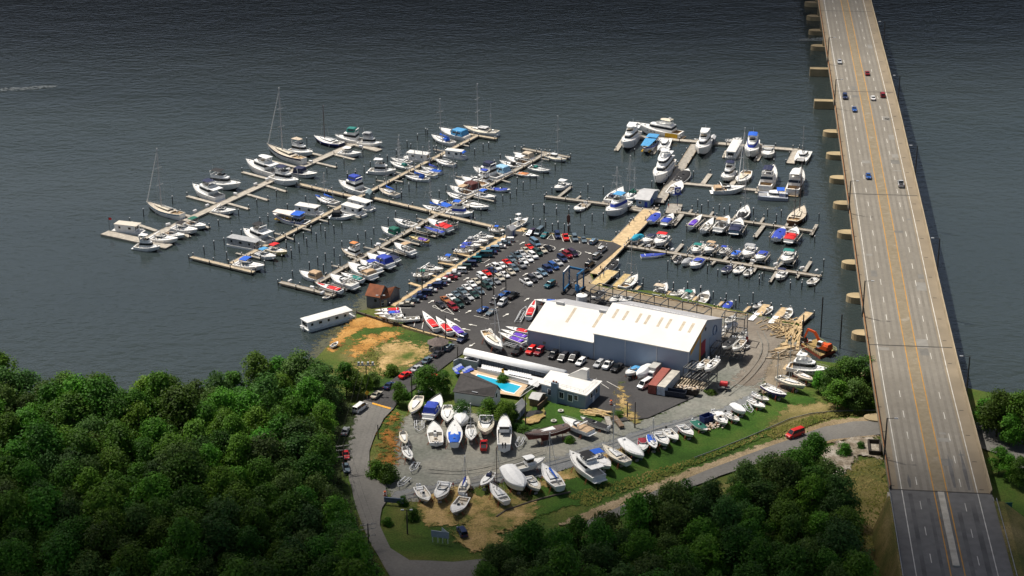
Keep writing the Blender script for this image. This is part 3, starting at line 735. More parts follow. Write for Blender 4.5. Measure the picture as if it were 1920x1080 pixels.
def wall(name, label, px, h, mat, c='P', th=.25, z0=GZ-.2, zb=GZ, group=None, category='wall'):
    p = [cat(c, x, y, zb) for x, y in px]
    m = MB()
    for u, v in zip(p, p[1:]): m.bar(u+Vector((0,0,h/2-.1)), v+Vector((0,0,h/2-.1)), th, h+.2)
    s = p[0]; ob = m.build(name, mat, None, False, s); ob.location = s
    return tag(ob, label, category, group)
wall('terrace_wall', 'grey wall behind the white loungers along the canopy', [(505,385),(545,335),(1180,470)], 2.6, PALE, zb=GZ)
wall('terrace_wall', 'grey wall at the left end of the pool terrace', [(268,372),(322,345),(505,385)], 2.4, PALE, zb=GZ)
sheet('lounge_terrace', [(520,392),(548,352),(1175,470),(1100,560),(1015,532)], GZ+1.5, P((.62,.62,.62), .7, .06, .4), c='P')
wall('terrace_screen', 'low pale screen between pool and white loungers', [(505,400),(1010,535)], 1.2, P((.62,.63,.64), .6, .05, .5), zb=GZ+1.2, th=.12)
t = thing('picket_fence', 'white metal fence running down the right end of the pool', 'fence', tuple(cat('P', 1100, 545, GZ+1.2)))
p0, p1 = cat('P', 1105, 545, GZ+1.2), cat('P', 925, 668, GZ+1.2); s = t.location.copy()
m = MB()
for z in (.3, 1.5): m.bar(p0+Vector((0,0,z)), p1+Vector((0,0,z)), .09)
m.build('rails', WHITE, t, False, s)
m = MB()
for k in range(19): q = p0.lerp(p1, k/18); m.bar(q, q+Vector((0,0,1.6)), .07)
m.build('pickets', WHITE, t, False, s)
t = thing('lifeguard_chair', 'tall white lifeguard chair with a yellow seat at the pool edge', 'chair', tuple(cat('P', 757, 470, GZ+1.2)))
m = MB()
for i, j in ((-1,-1),(1,-1),(1,1),(-1,1)): m.bar((i*.5,j*.5,0), (i*.3,j*.3,1.9), .09)
m.build('legs', WHITE, t)
m = MB(); m.box((0,0,1.9), (.7,.7,.1)); m.box((-.05,.35,2.3), (.7,.08,.8)); m.build('seat', CV['yellow'], t)
m = MB()
lounger = None
for i in range(21):
    f = i/20; x = 560+f*470; y = 372+f*98
    if 9 <= i <= 10: continue
    p = cat('P', x, y, GZ+1.52)
    if lounger is None:
        lounger = thing('sun_lounger', 'x', 'sun lounger', tuple(p), .15, 'white loungers on the pool terrace')
        m = MB(); m.box((0,-.35,.32), (.62,1.3,.08)); m.build('seat', WHITE, lounger)
        m = MB(); m.bar((0,.28,.34), (0,.9,.75), .62, .07); m.build('backrest', WHITE, lounger)
        m = MB()
        for a_, b_ in ((-.27,-.9),(.27,-.9),(-.27,.25),(.27,.25)): m.bar((a_,b_,0), (a_,b_,.3), .06)
        m.build('legs', ALU, lounger); tgt = lounger
    else: tgt = dup(lounger, tuple(p), .15, '')
    tgt['label'] = 'white sun lounger in the long row on the pale terrace between canopy and pool'
bl = None
for i, (x, y) in enumerate([(285,405),(305,392),(325,380),(345,368),(300,425),(380,425),(400,408),(420,395),(440,388)]):
    p = cat('P', x, y, GZ+1.25)
    if bl is None:
        bl = thing('sun_lounger', 'x', 'sun lounger', tuple(p), .5, 'blue loungers at the left end of the pool')
        m = MB(); m.box((0,-.35,.32), (.95,1.5,.14)); m.build('cushion', CV['royal'], bl)
        m = MB(); m.bar((0,.38,.36), (0,1.05,.8), .95, .12); m.build('backrest', P((.04,.16,.62), .8, .1, 1, two=(.6,.62,.68)), bl)
        m = MB()
        for a_, b_ in ((-.4,-.9),(.4,-.9),(-.4,.3),(.4,.3)): m.bar((a_,b_,0), (a_,b_,.3), .06)
        m.build('legs', WHITE, bl); tgt = bl
    else: tgt = dup(bl, tuple(p), .5, '')
    tgt['label'] = 'blue cushioned sun lounger in the cluster left of the swimming pool'
# pool house with the dark roof
ra, rb = cat('P', 338, 432, 7.2), cat('P', 705, 548, 7.2)
ea, eb = cat('P', 258, 612, 4.6), cat('P', 668, 668, 4.6)
fa, fb = ra+(ra-ea), rb+(rb-eb); fa.z = fb.z = 4.6
o = (ea+eb+fa+fb)/4; o.z = GZ
t = thing('pool_house', 'pool house with a dark charcoal gable roof and white end wall', 'building', tuple(o))
m = MB(); up = Vector((0,0,.2))
for q in ([ea, eb, rb, ra], [ra, rb, fb, fa]):
    m.add(q+[v+up for v in q], [(0,1,2,3),(7,6,5,4),(0,4,5,1),(1,5,6,2),(2,6,7,3),(3,7,4,0)])
m.build('roof', P((.040,.036,.035), .85, .2, 1.2), t, False, o)
def inn(v, k=.06): return v+(o-Vector((v.x, v.y, o.z)))*k
w = [inn(ea), inn(eb), inn(fb), inn(fa)]
m = MB(); q = [(v.x, v.y) for v in w]; m.frus(q, GZ-.3, q, 4.6, 0, False)
for r_, e_, f_ in ((rb, eb, fb), (ra, ea, fa)): m.add([inn(e_), inn(f_), inn(r_)-Vector((0,0,.1))], [(0,1,2)])
m.build('wall', P((.62,.63,.65), .7, .05, .5), t, False, o)
d = (inn(fb)-inn(eb)).normalized(); q = inn(eb).lerp(inn(fb), .42)+Vector((d.y,-d.x,0))*.06; q.z = 4.4
m = MB(); m.box(q, (1.1,.1,1.5), math.atan2(d.y, d.x)); wn_ = m.build('window', WHITE, t, False, o)
m = MB(); q += Vector((d.y,-d.x,0))*.06; m.box(q, (.8,.06,1.2), math.atan2(d.y, d.x)); m.build('pane', GLASS, wn_, False, o)
m = MB(); v0 = ea.lerp(eb, .45).lerp(ra.lerp(rb,.45), .15); m.bar(v0+Vector((0,0,.35)), v0.lerp(eb,.25)+Vector((0,0,.4)), .3, .1); m.build('ridge_flashing', PALE, t, False, o)
def gable(name, label, category, base_px, c, hw, hr, wall_m, roof_m, along=0, eave=.25, doors=(), zb=GZ, windows=()):
    "gabled hut on four base corners front-left, front-right, back-right, back-left; along=0: ridge runs front to back"
    p = [cat(c, x, y, zb) for x, y in base_px]
    o = sum(p, Vector())/4; o.z = zb
    t = thing(name, label, category, tuple(o))
    p = [v-o for v in p]
    if along: p = p[1:]+p[:1]
    fl, fr, brr, bl_ = p
    m = MB(); q = [(v.x, v.y) for v in p]; m.frus(q, -.2, q, hw, 0, False)
    fm, bm = (fl+fr)/2, (bl_+brr)/2
    U = lambda v, z: Vector((v.x, v.y, z))
    m.add([U(fl,hw),U(fr,hw),U(fm,hr)], [(0,1,2)]); m.add([U(brr,hw),U(bl_,hw),U(bm,hr)], [(0,1,2)])
    m.build('wall', wall_m, t)
    e = (fm-bm).normalized()*eave
    for a_, b_ in ((fl, bl_), (fr, brr)):
        k = (a_-fm).normalized()*eave; dz = (hr-hw)/max(.1,(a_-fm).length)*eave
        q = [U(a_+k+e, hw-dz+.05), U(b_+k-e, hw-dz+.05), U(bm-e, hr+.05), U(fm+e, hr+.05)]
        m = MB(); m.add(q+[v+Vector((0,0,.13)) for v in q], [(0,1,2,3),(7,6,5,4),(0,4,5,1),(1,5,6,2),(2,6,7,3),(3,7,4,0)])
        m.build('roof', roof_m, t)
    c_ = [fl, fr, brr, bl_]
    for side, f, w, z, h, mat, nm in list(doors)+list(windows):
        a_, b_ = c_[side], c_[(side+1) % 4]; d = (b_-a_).normalized(); q = a_.lerp(b_, f)+Vector((d.y,-d.x,0))*.05
        m = MB(); m.box((q.x, q.y, z), (w, .1, h), math.atan2(d.y, d.x)); x = m.build(nm, mat, t)
        if nm == 'window':
            m = MB(); q = q+Vector((d.y,-d.x,0))*.06; m.box((q.x, q.y, z), (w*.75, .05, h*.75), math.atan2(d.y, d.x)); m.build('pane', GLASS, x)
    return t
GW = P((.30,.31,.33), .8, .12, .8); GR = P((.33,.33,.33), .8, .1, .8)
gable('garden_shed', 'grey gabled shed among the trees below the pool house', 'shed', [(820,870),(905,890),(985,800),(905,790)], 'P', 2.3, 3.6, GW, GR, doors=[(1,.5,1.0,1.0,2.0,P((.2,.2,.22),.6,.1,1),'door')])
gable('lean_to', 'small shed with pale grey roof beside the clubhouse lawn', 'shed', [(1020,745),(1110,765),(1180,700),(1090,690)], 'P', 2.3, 3.2, P((.16,.11,.07), .9, .2, 1.5), P((.45,.44,.42), .8, .1, 1), 1)
wall('board_fence', 'brown board fence between clubhouse and the pale-roofed shed', [(1100,800),(1150,760),(1195,715)], 1.8, P((.13,.085,.05), .9, .25, 1.5), category='fence')
t = thing('tarpaulin_heap', 'dark tarpaulin draped over a heap on the sandy patch', 'tarpaulin', tuple(cat('P', 1085, 835, GZ)))
m = MB(); rows = []
for i in range(5):
    rows.append([(-3+i*1.5, -2+j*1.0, .1+1.3*math.sin(math.pi*min(i,4)/4)*math.sin(math.pi*j/4)*random.uniform(.7,1.2)) for j in range(5)])
m.loft(rows); m.build('sheet', CV['black'], t)
soft('sandy_patch', [(955,880),(1040,850),(1165,770),(1170,850),(1100,910),(1000,925)], GZ+.75, TANDIRT, .6, c='P')
for x, y in ((1332,800),(1262,900)):
    t = thing('tyre_planter', 'x', 'tyre', tuple(cat('P', x, y, GZ+.4)))
    m = MB(); pr = [(.75,0),(.85,.12),(.8,.35),(.6,.4),(.42,.33)]
    m.loft([[(r*math.cos(6.2832*k/14), r*math.sin(6.2832*k/14), z) for k in range(14)] for r, z in pr], close=True); m.build('tyre', P((.5,.48,.42), .8, .1, 2), t)
    m = MB(); m.tube((0,0,.02), (0,0,.2), .45, n=12); m.build('soil', P((.07,.06,.03), .9, .3, 2), t)
    t['label'] = 'pale tyre planter lying on the lawn '+('nearest the clubhouse' if x > 1300 else 'nearest the tan cruiser')
# blue dock office, boathouse, kiosk, gazebo
gable('dock_office', 'pale blue dock office with a grey roof at the head of the tan pier', 'building', [(1225,300),(1370,315),(1480,195),(1330,180)], 'I', 2.9, 4.3, P((.20,.29,.42), .7, .06, .6), P((.45,.45,.45), .7, .08, .7), 1, .5, zb=.9,
    doors=[(3,.8,1.0,1.05,2.1,CV['royal'],'door'),(0,.35,1.2,1.3,1.9,CV['royal'],'poster')], windows=[(3,.3,1.1,1.7,1.0,WHITE,'window')])
gable('boathouse', 'weathered grey boathouse with a rusty brown roof standing in the water', 'boathouse', [(812,486),(966,512),(1075,432),(922,406)], 'N', 4.3, 6.9, P((.15,.155,.17), .85, .2, .6), P((.20,.062,.024), .85, .25, .5), 1, .35, zb=0,
    windows=[(3,.7,1.2,2.9,1.3,P((.2,.2,.22),.8,.1,1),'window')], doors=[(1,.55,.9,1.2,2.0,P((.1,.1,.11),.8,.1,1),'door')])
gable('boathouse_annex', 'low grey boathouse annex with brown roof beside the boardwalk', 'boathouse', [(975,510),(1085,478),(1205,385),(1090,400)], 'N', 3.4, 5.4, P((.14,.145,.16), .85, .2, .6), P((.20,.065,.026), .85, .25, .5), 1, .3, zb=0,
    doors=[(3,.55,1.1,1.6,2.2,P((.5,.42,.3),.8,.1,1),'door')], windows=[(3,.25,1.2,1.7,1.0,WHITE,'window')])
gable('kiosk', 'small grey kiosk with gabled roof at the top corner of the car park', 'kiosk', [(1258,415),(1325,423),(1378,385),(1310,378)], 'F', 2.6, 3.7, P((.42,.43,.45), .7, .06, 1), P((.5,.5,.5), .7, .06, 1), 0, .2, doors=[(1,.5,.9,1,2,P((.1,.12,.3),.6,.1,1),'door')])
p = cat('M', 455, 862, GZ)
t = thing('gazebo', 'round brown-roofed gazebo at the edge of the grass beside the drive', 'gazebo', tuple(p))
q8 = [(3.0*math.cos(.3927+.7854*k), 3.0*math.sin(.3927+.7854*k)) for k in range(8)]
m = MB(); m.frus([(a*1.12,b*1.12) for a,b in q8], 2.5, [(a*.12,b*.12) for a,b in q8], 4.0, 0, True, True); m.build('roof', P((.12,.095,.085), .9, .2, 2), t)
m = MB(); m.tube((0,0,3.9), (0,0,4.6), .3, .1, 8); m.build('finial', BLACKM, t)
for a, b in q8: m = MB(); m.bar((a*.95,b*.95,0), (a*.95,b*.95,2.6), .22); m.build('post', P((.55,.54,.5), .7, .1, 1), t)
m = MB(); m.prism(q8, 0, .25); m.build('floor', TIMGREY, t)
m = MB()
for k in range(8):
    if k == 6: continue
    a, b = q8[k], q8[(k+1) % 8]; m.bar((a[0]*.95,a[1]*.95,.95), (b[0]*.95,b[1]*.95,.95), .1, .12); m.bar((a[0]*.95,a[1]*.95,.5), (b[0]*.95,b[1]*.95,.5), .06, .5)
m.build('railing', P((.13,.13,.14), .7, .1, 1), t)
# white storage tank by the boat lift
t = thing('storage_tank', 'round white storage tank beside the blue boat hoist', 'tank', tuple(cat('K', 450, 420, GZ)))
m = MB(); m.tube((0,0,0), (0,0,2.3), 1.75, n=20); m.tube((0,0,2.3), (0,0,2.7), 1.75, .4, n=20); m.build('shell', WHITE, t)
m = MB(); m.tube((.4,.2,2.6), (.4,.2,3.0), .25, n=8); m.bar((-.6,.4,2.55), (.6,-.1,2.9), .1); m.build('hatch', CREAM, t)
# ---------------------------------------------------------------- bulkheads, docks, piles
def pile_mb(h=2.7, r=.17, base=-2.0, cap=True):
    m = MB(); m.tube((0,0,base), (0,0,h), r, r*.9, 7)
    return m
PILE_ME = pile_mb().build('mooring_pile', PILE); CAP_ME = None
PROTO = PILE_ME.data; bpy.data.objects.remove(PILE_ME)
mbc = MB(); mbc.tube((0,0,2.68), (0,0,2.82), .2, .2, 8); mbc.tube((0,0,2.82), (0,0,3.05), .2, .03, 8)
CAPD = mbc.build('cap', WCAP); CAPME = CAPD.data; bpy.data.objects.remove(CAPD)
DPROTO = pile_mb(1.9, .16).build('pile', PILE); DPME = DPROTO.data; bpy.data.objects.remove(DPROTO)
mbc = MB(); mbc.tube((0,0,1.88), (0,0,1.98), .18, .18, 8); mbc.tube((0,0,1.98), (0,0,2.12), .18, .03, 8)
DCAPD = mbc.build('pile_cap', WCAP); DCAPME = DCAPD.data; bpy.data.objects.remove(DCAPD)
def plank_mat(col, name):
    key = ('plank', col)
    if key in MATS: return MATS[key]
    m = P(col, .85, .2, .9).copy(); m.name = 'planks'
    MATS[key] = m
    return m
FLOAT = plank_mat((.37,.335,.28), 'a'); OLD = plank_mat((.30,.275,.235), 'b'); NEW = plank_mat((.40,.33,.23), 'c'); TANP = plank_mat((.49,.36,.20), 'd')
def dock(name, label, runs, fingers, w, fw=.9, z=.95, mat=FLOAT, piles=7.0, fc='Z', head=None, float_=False, pileside=(-1,1), fmat=None):
    "one dock: a walkway of runs, finger piers and its own piles, all one thing"
    runs = [(cat(r[0], r[1], r[2], z), cat(r[0] if len(r) < 6 else r[5], r[3], r[4], z), w if len(r) < 7 else r[6]) for r in runs]
    o = runs[0][0].copy(); o.z = 0
    t = thing(name, label, 'dock', tuple(o), 0)
    pl = []
    for i, (a, b, ww) in enumerate(runs):
        m = MB(); zz_ = Vector((0,0,-.14-.012*i))
        m.bar(a+zz_, b+zz_, ww, .28); m.build('walkway', mat, t, False, o)
        m = MB()
        d = (b-a).normalized(); n = Vector((-d.y, d.x, 0)); L = (b-a).length
        for s in (-1, 1): m.bar(a+n*s*(ww/2-.1)+Vector((0,0,.05+zz_.z+.14)), b+n*s*(ww/2-.1)+Vector((0,0,.05+zz_.z+.14)), .16, .10)
        for s in (-1, 1): m.bar(a+n*s*(ww/2-.12)+Vector((0,0,-.42)), b+n*s*(ww/2-.12)+Vector((0,0,-.42)), .14, .24)
        m.build('edge_beams', OLD if mat is not OLD else TIMBER, t, False, o)
        if float_:
            m = MB(); m.bar(a+Vector((0,0,-.6)), b+Vector((0,0,-.6)), ww*.85, .6); m.build('float', P((.12,.12,.12), .8, .2, 1), t, False, o)
        if piles:
            k = int(L/piles)
            for q in range(k+1):
                for s in pileside: pl.append(a+d*(q*L/max(1,k))+n*s*(ww/2+.12))
    for f in fingers:
        c, x0, y0, x1, y1 = f[:5]; ww = f[5] if len(f) > 5 else fw
        a, b = cat(c, x0, y0, z), cat(c, x1, y1, z)
        m = MB(); m.bar(a+Vector((0,0,-.2)), b+Vector((0,0,-.2)), ww, .24)
        if float_: m.bar(a+Vector((0,0,-.6)), b+Vector((0,0,-.6)), ww*.8, .5)
        m.build('finger_pier', fmat or (OLD if mat is NEW else mat), t, False, o)
        far = a if (a-runs[0][0].lerp(runs[0][1],.5)).length > (b-runs[0][0].lerp(runs[0][1],.5)).length else b
        pl.append(far)
    for p in pl[:95]:
        a = link(bpy.data.objects.new('pile', DPME), t); a.location = (p.x-o.x, p.y-o.y, random.uniform(-.1,.25))
        b = link(bpy.data.objects.new('cap', DCAPME), a)
    return t
TA = dock('floating_dock', 'leftmost long floating dock with wide pale planks and finger piers', [('A2',455,612,1600,78),('A2',1600,78,490,430,'B'),('A2',75,555,655,682,'A2',4.2),('B',385,398,725,488,'B',3.6)],
    [('A2',305,458,545,538,1.6),('A2',820,225,1075,292,1.6),('A',1315,680,1565,746,1.6),('A',1550,575,1795,636,1.6),('B',100,508,205,533,1.6),('A2',1030,370,1205,418,1.4),('A2',1180,288,1375,342,1.4),('A2',1360,208,1548,262,1.4),('A',1535,803,1712,857,1.4),('B',155,595,340,638,1.4),('B',318,522,502,568,1.4),('A2',690,510,842,592,1.4),('A2',760,385,850,408,1.6),('A2',880,470,1020,510,1.4)],
    3.2, mat=FLOAT, z=.6, piles=0, float_=True)
dock('timber_dock', 'second long timber dock from the left with a T-shaped outer end', [('A2',1215,833,893,255,'Z'),('A2',855,775,1418,912,'A2'),('B',1520,340,1778,383,'B')],
    [('A2',1260,738,1390,770),('A2',1360,755,1480,785),('C',90,675,205,705),('C',225,718,325,752),('C',430,620,530,645),('C',620,512,735,540),('C',330,575,470,605),('C',720,345,840,370),('B',700,755,800,770),('B',860,755,940,770),('B',870,680,930,695),('B',985,685,1050,700),('B',1080,545,1190,575),('B',1215,475,1330,500),('B',1465,435,1535,448),('B',1180,560,1240,575),('C',1060,480,1120,490)],
    1.9, mat=NEW)
dock('connecting_walkway', 'long connecting walkway crossing from the leftmost dock to the car park', [('B',0,790,562,922),('B',660,912,1185,1035),('F',390,115,1115,285),('B',1180,1032,400,118,'F')], [], 2.1, mat=NEW, z=1.0)
dock('timber_dock', 'third long timber dock from the left with boat lifts along its right side', [('D',530,702,1480,330,'E'),('D',95,690,745,852,'D',1.8),('E',1200,290,1725,388,'E',1.8)],
    [('D',560,605,640,625),('D',715,488,830,515),('D',1095,270,1215,298),('D',1280,170,1385,198),('D',905,375,1010,408),('D',1480,80,1580,105),('C',1700,540,1805,572),('F',200,180,300,205),('E',355,895,430,915),('E',450,600,560,620),('E',520,625,640,645),('E',960,640,1060,668),('E',1410,400,1500,415),('D',1500,170,1760,240,1.2),('D',1310,280,1600,360,1.2),('D',1670,75,1900,130,1.2),('F',150,320,430,400,1.2),('E',650,830,880,880),('E',490,925,600,950),('E',780,735,880,755),('E',1080,560,1200,590)],
    1.9, mat=OLD)
dock('boardwalk', 'tan timber boardwalk along the left edge of the car park with short lift piers', [('N',1125,465,948.5,443,'Z'),('Z',948.5,443,985,428,'Z')],
    [('F',110,950,270,1000,1.3),('F',380,860,480,885),('F',460,705,720,755,1.3),('F',640,590,860,640,1.3),('F',930,520,1040,540,1.3),('F',1060,410,1230,425,1.3),('F',1090,300,1240,310,1.2)],
    2.3, mat=TANP, z=1.35, piles=9, pileside=(1,))
dock('timber_pier', 'wide tan timber pier running up from the boat hoist to the dock office', [('K',545,75,1400,340,'I',6.0)], [], 5.5, mat=TANP, z=1.5, piles=12)
dock('fuel_dock', 'grey timber platform with long walkway beyond the dock office and fuel sign', [('I',1500,250,280,258,'H',3.6),('I',1590,320,1760,330,'I',10.0),('I',1190,300,1440,350,'I',7.0)],
    [('I',1700,470,1780,370,1.6)], 3.6, mat=OLD, z=.9, piles=8)
dock('outer_dock', 'topmost dock by the bridge with a squared hook at its right end', [('G',1200,225,1510,325,'H',3.2),('H',1495,315,1412,482,'H',3.4)],
    [('G',1110,200,985,392,1.8),('G',1500,300,1420,430,1.6),('H',655,330,620,412,1.6),('H',1080,310,1005,448,1.9),('H',800,280,770,330,1.4)], 3.2, mat=FLOAT, z=.6, piles=9, float_=True)
dock('floating_dock', 'second dock from the top on the bridge side with four upward fingers', [('H',95,718,1490,845,'H')], [('H',455,605,350,745,1.8),('H',770,640,695,762,1.8),('H',1090,670,1015,835,1.8),('H',1420,690,1355,830,1.8)], 2.6, mat=FLOAT, z=.6, piles=11, float_=True)
dock('timber_dock', 'third dock from the top on the bridge side ending in a raised finger', [('J',70,175,1690,402)], [('J',240,140,195,190),('J',492,165,445,230),('J',770,198,728,258),('J',1095,235,1055,298),('J',1400,265,1360,335),('J',1725,318,1655,445,1.1),('J',120,200,15,330,1.6),('J',1095,325,985,470,1.5)], 1.9, mat=OLD)
dock('timber_dock', 'lowest long dock on the bridge side lined with small boats on lifts', [('I',1095,765,1775,940,'J')], [('I',1310,740,1235,785),('I',1450,765,1380,810),('I',1780,740,1680,850,1.3),('J',380,650,310,710,1.2),('J',690,680,615,750,1.2),('J',990,745,915,800,1.2),('J',1315,765,1230,840,1.2),('J',1655,755,1575,880,1.2),('I',1700,870,1645,925),('J',270,715,225,765),('J',525,745,465,800),('J',765,795,722,838),('J',1005,825,965,885),('J',1245,880,1165,1005),('J',1525,895,1485,955)], 1.9, mat=OLD)
dock('timber_dock', 'short dock reaching left from the dock office with small fingers', [('G',145,938,1430,340,'I')], [('G',455,818,290,950,1.2),('G',565,930,495,985),('G',872,970,815,1020),('I',675,260,625,310)], 1.9, mat=OLD)
dock('hoist_pier', 'yellow-edged timber pier right of the boat hoist slip', [('K',820,45,620,212,'K',4.5)], [], 3, mat=plank_mat((.48,.36,.17), 'e'), z=1.4, piles=6)
dock('hoist_pier', 'narrow timber pier left of the moored sailboat by the hoist slip', [('K',1000,88,835,250,'K',2.6)], [], 3, mat=plank_mat((.46,.34,.15), 'f'), z=1.4, piles=6)
for i, (c, x0, y0, x1, y1, w, lab) in enumerate([('K',1140,228,1065,305,1.3,'beside the moored white sailboat'),('K',1503,290,1420,370,1.3,'right of the beige-topped bulkhead boat'),('K',1825,352,1745,435,1.3,'right of the teal-topped bulkhead boat'),
      ('L',352,350,275,425,1.2,'left of the blue-covered bulkhead boat'),('L',672,408,605,475,1.2,'behind the empty end of the boat rack'),('L',875,385,770,520,2.6,'between two small white boats'),('L',1100,425,985,550,2.8,'left of the small boat with a blue seat'),('L',1385,478,1245,605,2.8,'at the right end of the bulkhead')]):
    dock('finger_dock', f'short tan finger dock {lab}', [(c,x0,y0,x1,y1,c,w)], [], w, mat=TANP, z=1.1, piles=5)
for c, x0, y0, x1, y1, lab in [('L',795,462,680,575,'left'),('L',1012,500,920,610,'right')]:
    a, b = cat(c, x0, y0, .8), cat(c, x1, y1, GZ+.4); m = MB(); m.bar((0,0,0), tuple(b-a), 1.7, .18)
    o = m.build('ramp', WHITE); o.location = a; tag(o, f'white gangway ramp, {lab} one of two, leading to a tan finger dock', 'ramp')
def beamwall(name, label, px, c, z, h, w, mat, category='bulkhead'):
    p = [cat(c, x, y, z) for x, y in px]; s = p[0]; m = MB()
    for a, b in zip(p, p[1:]):
        m.bar(a-s+Vector((0,0,-h/2)), b-s+Vector((0,0,-h/2)), w, h)
        k = int((b-a).length/2.6)
        for i in range(k+1):
            q = a.lerp(b, i/max(1,k))-s; m.bar(q+Vector((0,0,-h)), q+Vector((0,0,.25)), .3)
    o = m.build(name, mat); o.location = s
    return tag(o, label, category)
beamwall('bulkhead', 'dark timber retaining wall between the orange beach and the parked boats', [(690,530),(800,565),(930,605),(1060,650),(1230,690)], 'N', GZ+.7, 1.6, .5, P((.07,.055,.04), .9, .3, 1.5))
beamwall('bulkhead', 'tan sleeper wall behind the three covered speedboats', [(30,572),(280,645),(540,715),(690,745)], 'M', GZ+.8, 1.0, .6, TIMTAN)
beamwall('bulkhead', 'timber capping along the water in front of the bulkhead boats', [(840,262),(1070,308),(1420,372),(1750,432),(1905,475)], 'K', GZ+.3, 1.6, .5, TIMTAN)
beamwall('bulkhead', 'timber capping along the water behind the boat rack', [(0,385),(270,425),(620,500),(660,515)], 'L', GZ+.3, 1.6, .5, TIMTAN)
beamwall('bulkhead', 'broken tan timber bulkhead round the heap of old planks', [(985,565),(1275,605),(1280,640),(1240,900),(1235,935)], 'L', GZ+.2, 1.6, .8, TIMTAN)
beamwall('bulkhead', 'second row of tan bulkhead timbers beside the plank heap', [(1050,605),(1250,640),(1262,720)], 'L', GZ+.25, 1.4, .5, TIMTAN)
beamwall('bulkhead', 'tan timber kerb along the top edge of the car park', [(590,60),(640,120),(1010,130),(1260,160),(1500,205),(1895,255)], 'O', GZ+.35, 1.7, .45, TIMTAN)

# free-standing mooring piles, each read off the photograph
PL = dict(C=[(17,545),(117,245),(250,410),(470,325),(335,790),(440,755),(480,840),(390,910),(297,985),(235,870),(595,785),(535,690),(645,655),(700,740),(805,690),(740,580),(898,630),(1090,800),(1180,740),(1277,695),(995,850),(898,860),(1252,830),(805,960),(705,1020),(610,1065),(875,1055),(1450,600),(1280,465),(1540,510),(1608,280),(1697,185),(1785,140),(967,20),(1062,10)],
 A2=[(430,415),(690,300),(1105,500),(1285,410),(1450,325),(1625,235),(1550,455),(1480,500),(1225,615),(1310,585),(1155,665),(1065,710),(975,750),(1605,605),(1715,705),(1760,770),(1830,735),(1900,685),(1675,820),(1520,890),(1600,850),(1180,810)],
 A=[(1205,785)], B=[(75,440),(440,770),(513,740),(645,645),(590,700),(800,595),(735,590),(880,555),(978,470),(1070,400),(1010,490),(1145,360),(1160,355),(1180,540),(1240,510),(410,630),(255,700),(580,550),(925,905),(993,850),(1060,825),(880,840),(1585,535),(1660,500),(1712,470)],
 E=[(20,200),(155,345),(820,290),(530,310),(460,520),(300,575),(240,540),(883,495),(950,420),(1018,520),(1115,350),(1205,760),(1140,690),(1132,820),(1060,860),(1285,670),(1355,670),(1437,620),(1568,540),(1640,480),(978,890),(897,910),(262,850),(173,900),(340,790),(1318,990),(1442,1010),(1582,1000),(1720,1020),(1530,800),(1745,770),(640,1070)],
 F=[(1590,270),(1720,120),(1865,130),(965,155),(875,170),(1735,300),(1815,340),(1885,300),(1668,290),(1318,290)], G=[(833,920),(990,890),(650,890),(1205,450),(1620,490),(1410,830)],
 H=[(255,650),(1215,510),(305,1000),(430,1010),(560,1050),(685,1060),(350,1070)], I=[(127,380),(278,400),(425,410),(563,430),(700,470),(835,480),(610,630),(150,555),(295,570),(370,610),(437,600),(1600,1060),(985,680),(1140,570),(1195,520)],
 J=[(620,230),(815,150),(925,265),(970,210),(1138,230),(1300,235),(1240,300),(1605,255),(1750,285),(420,910),(545,940),(660,960),(795,990),(920,980),(1040,1010),(1075,990),(1095,945),(1290,1030),(1410,1060),(1475,740),(1805,830),(1165,510),(68,855),(175,415),(860,430),(1700,540),(1550,1060)],
 K=[(1180,240),(1370,255),(1540,280),(1865,330),(1710,270)], L=[(85,270),(235,315),(190,370),(390,345),(505,430),(548,360),(785,150),(820,100),(1155,205),(1290,210),(1445,240),(710,350)],
 D=[(450,550),(250,645),(615,585),(635,155)])
for c, l in PL.items():
    for x, y in l:
        o = link(bpy.data.objects.new('mooring_pile', PROTO)); p = cat(c, x, y, 0); o.location = (p.x, p.y, random.uniform(-.5,.5))
        o.rotation_euler = (random.uniform(-.03,.03), random.uniform(-.03,.03), 0)
        tag(o, 'dark timber mooring pile with a white cap standing alone in the water', 'pile', 'mooring piles standing in the water')
        link(bpy.data.objects.new('cap', CAPME), o)
for c, x, y, h, lab in [('L',1515,770,13,'beside the orange excavator'),('L',1745,910,11,'between excavator barge and bridge'),('L',1300,800,8,'beside the plank heap')]:
    m = MB(); m.tube((0,0,-2), (0,0,h), .2, n=7); o = m.build('spud_pole', PILE); o.location = cat(c, x, y, 0)
    tag(o, f'tall bare dark spud pole {lab}', 'pole')
DB = P((.72,.72,.72), .5, .05, 1)
first = None
for c, x, y in [('A2',650,490),('A2',1255,215),('A2',890,370),('A2',1000,320),('A',1435,800),('A',1540,757),('A',1730,665),('B',560,460),('B',110,595),('C',1330,830),('C',1810,635),('D',215,690),('D',480,765),('D',1270,250),('F',215,315),('F',480,1010),('I',1370,780),('I',1655,825),('J',350,670),('J',1235,805),('J',1550,850),('J',1720,885),('J',960,765),('D',600,830)]:
    p = cat(c, x, y, .95); 
    if first is None:
        first = thing('dock_box', 'x', 'dock box', tuple(p), .5, 'dock boxes on the docks')
        m = MB(); m.box((0,0,.3), (1.5,.7,.6)); m.build('chest', DB, first); m = MB(); m.frus([(-.78,-.38),(.78,-.38),(.78,.38),(-.78,.38)], .6, [(-.7,-.25),(.7,-.25),(.7,.25),(-.7,.25)], .75); m.build('lid', DB, first); r = first
    else: r = dup(first, tuple(p), random.choice((-.5, .95, .5)), '')
    r['label'] = 'small white dock box standing on a timber dock'

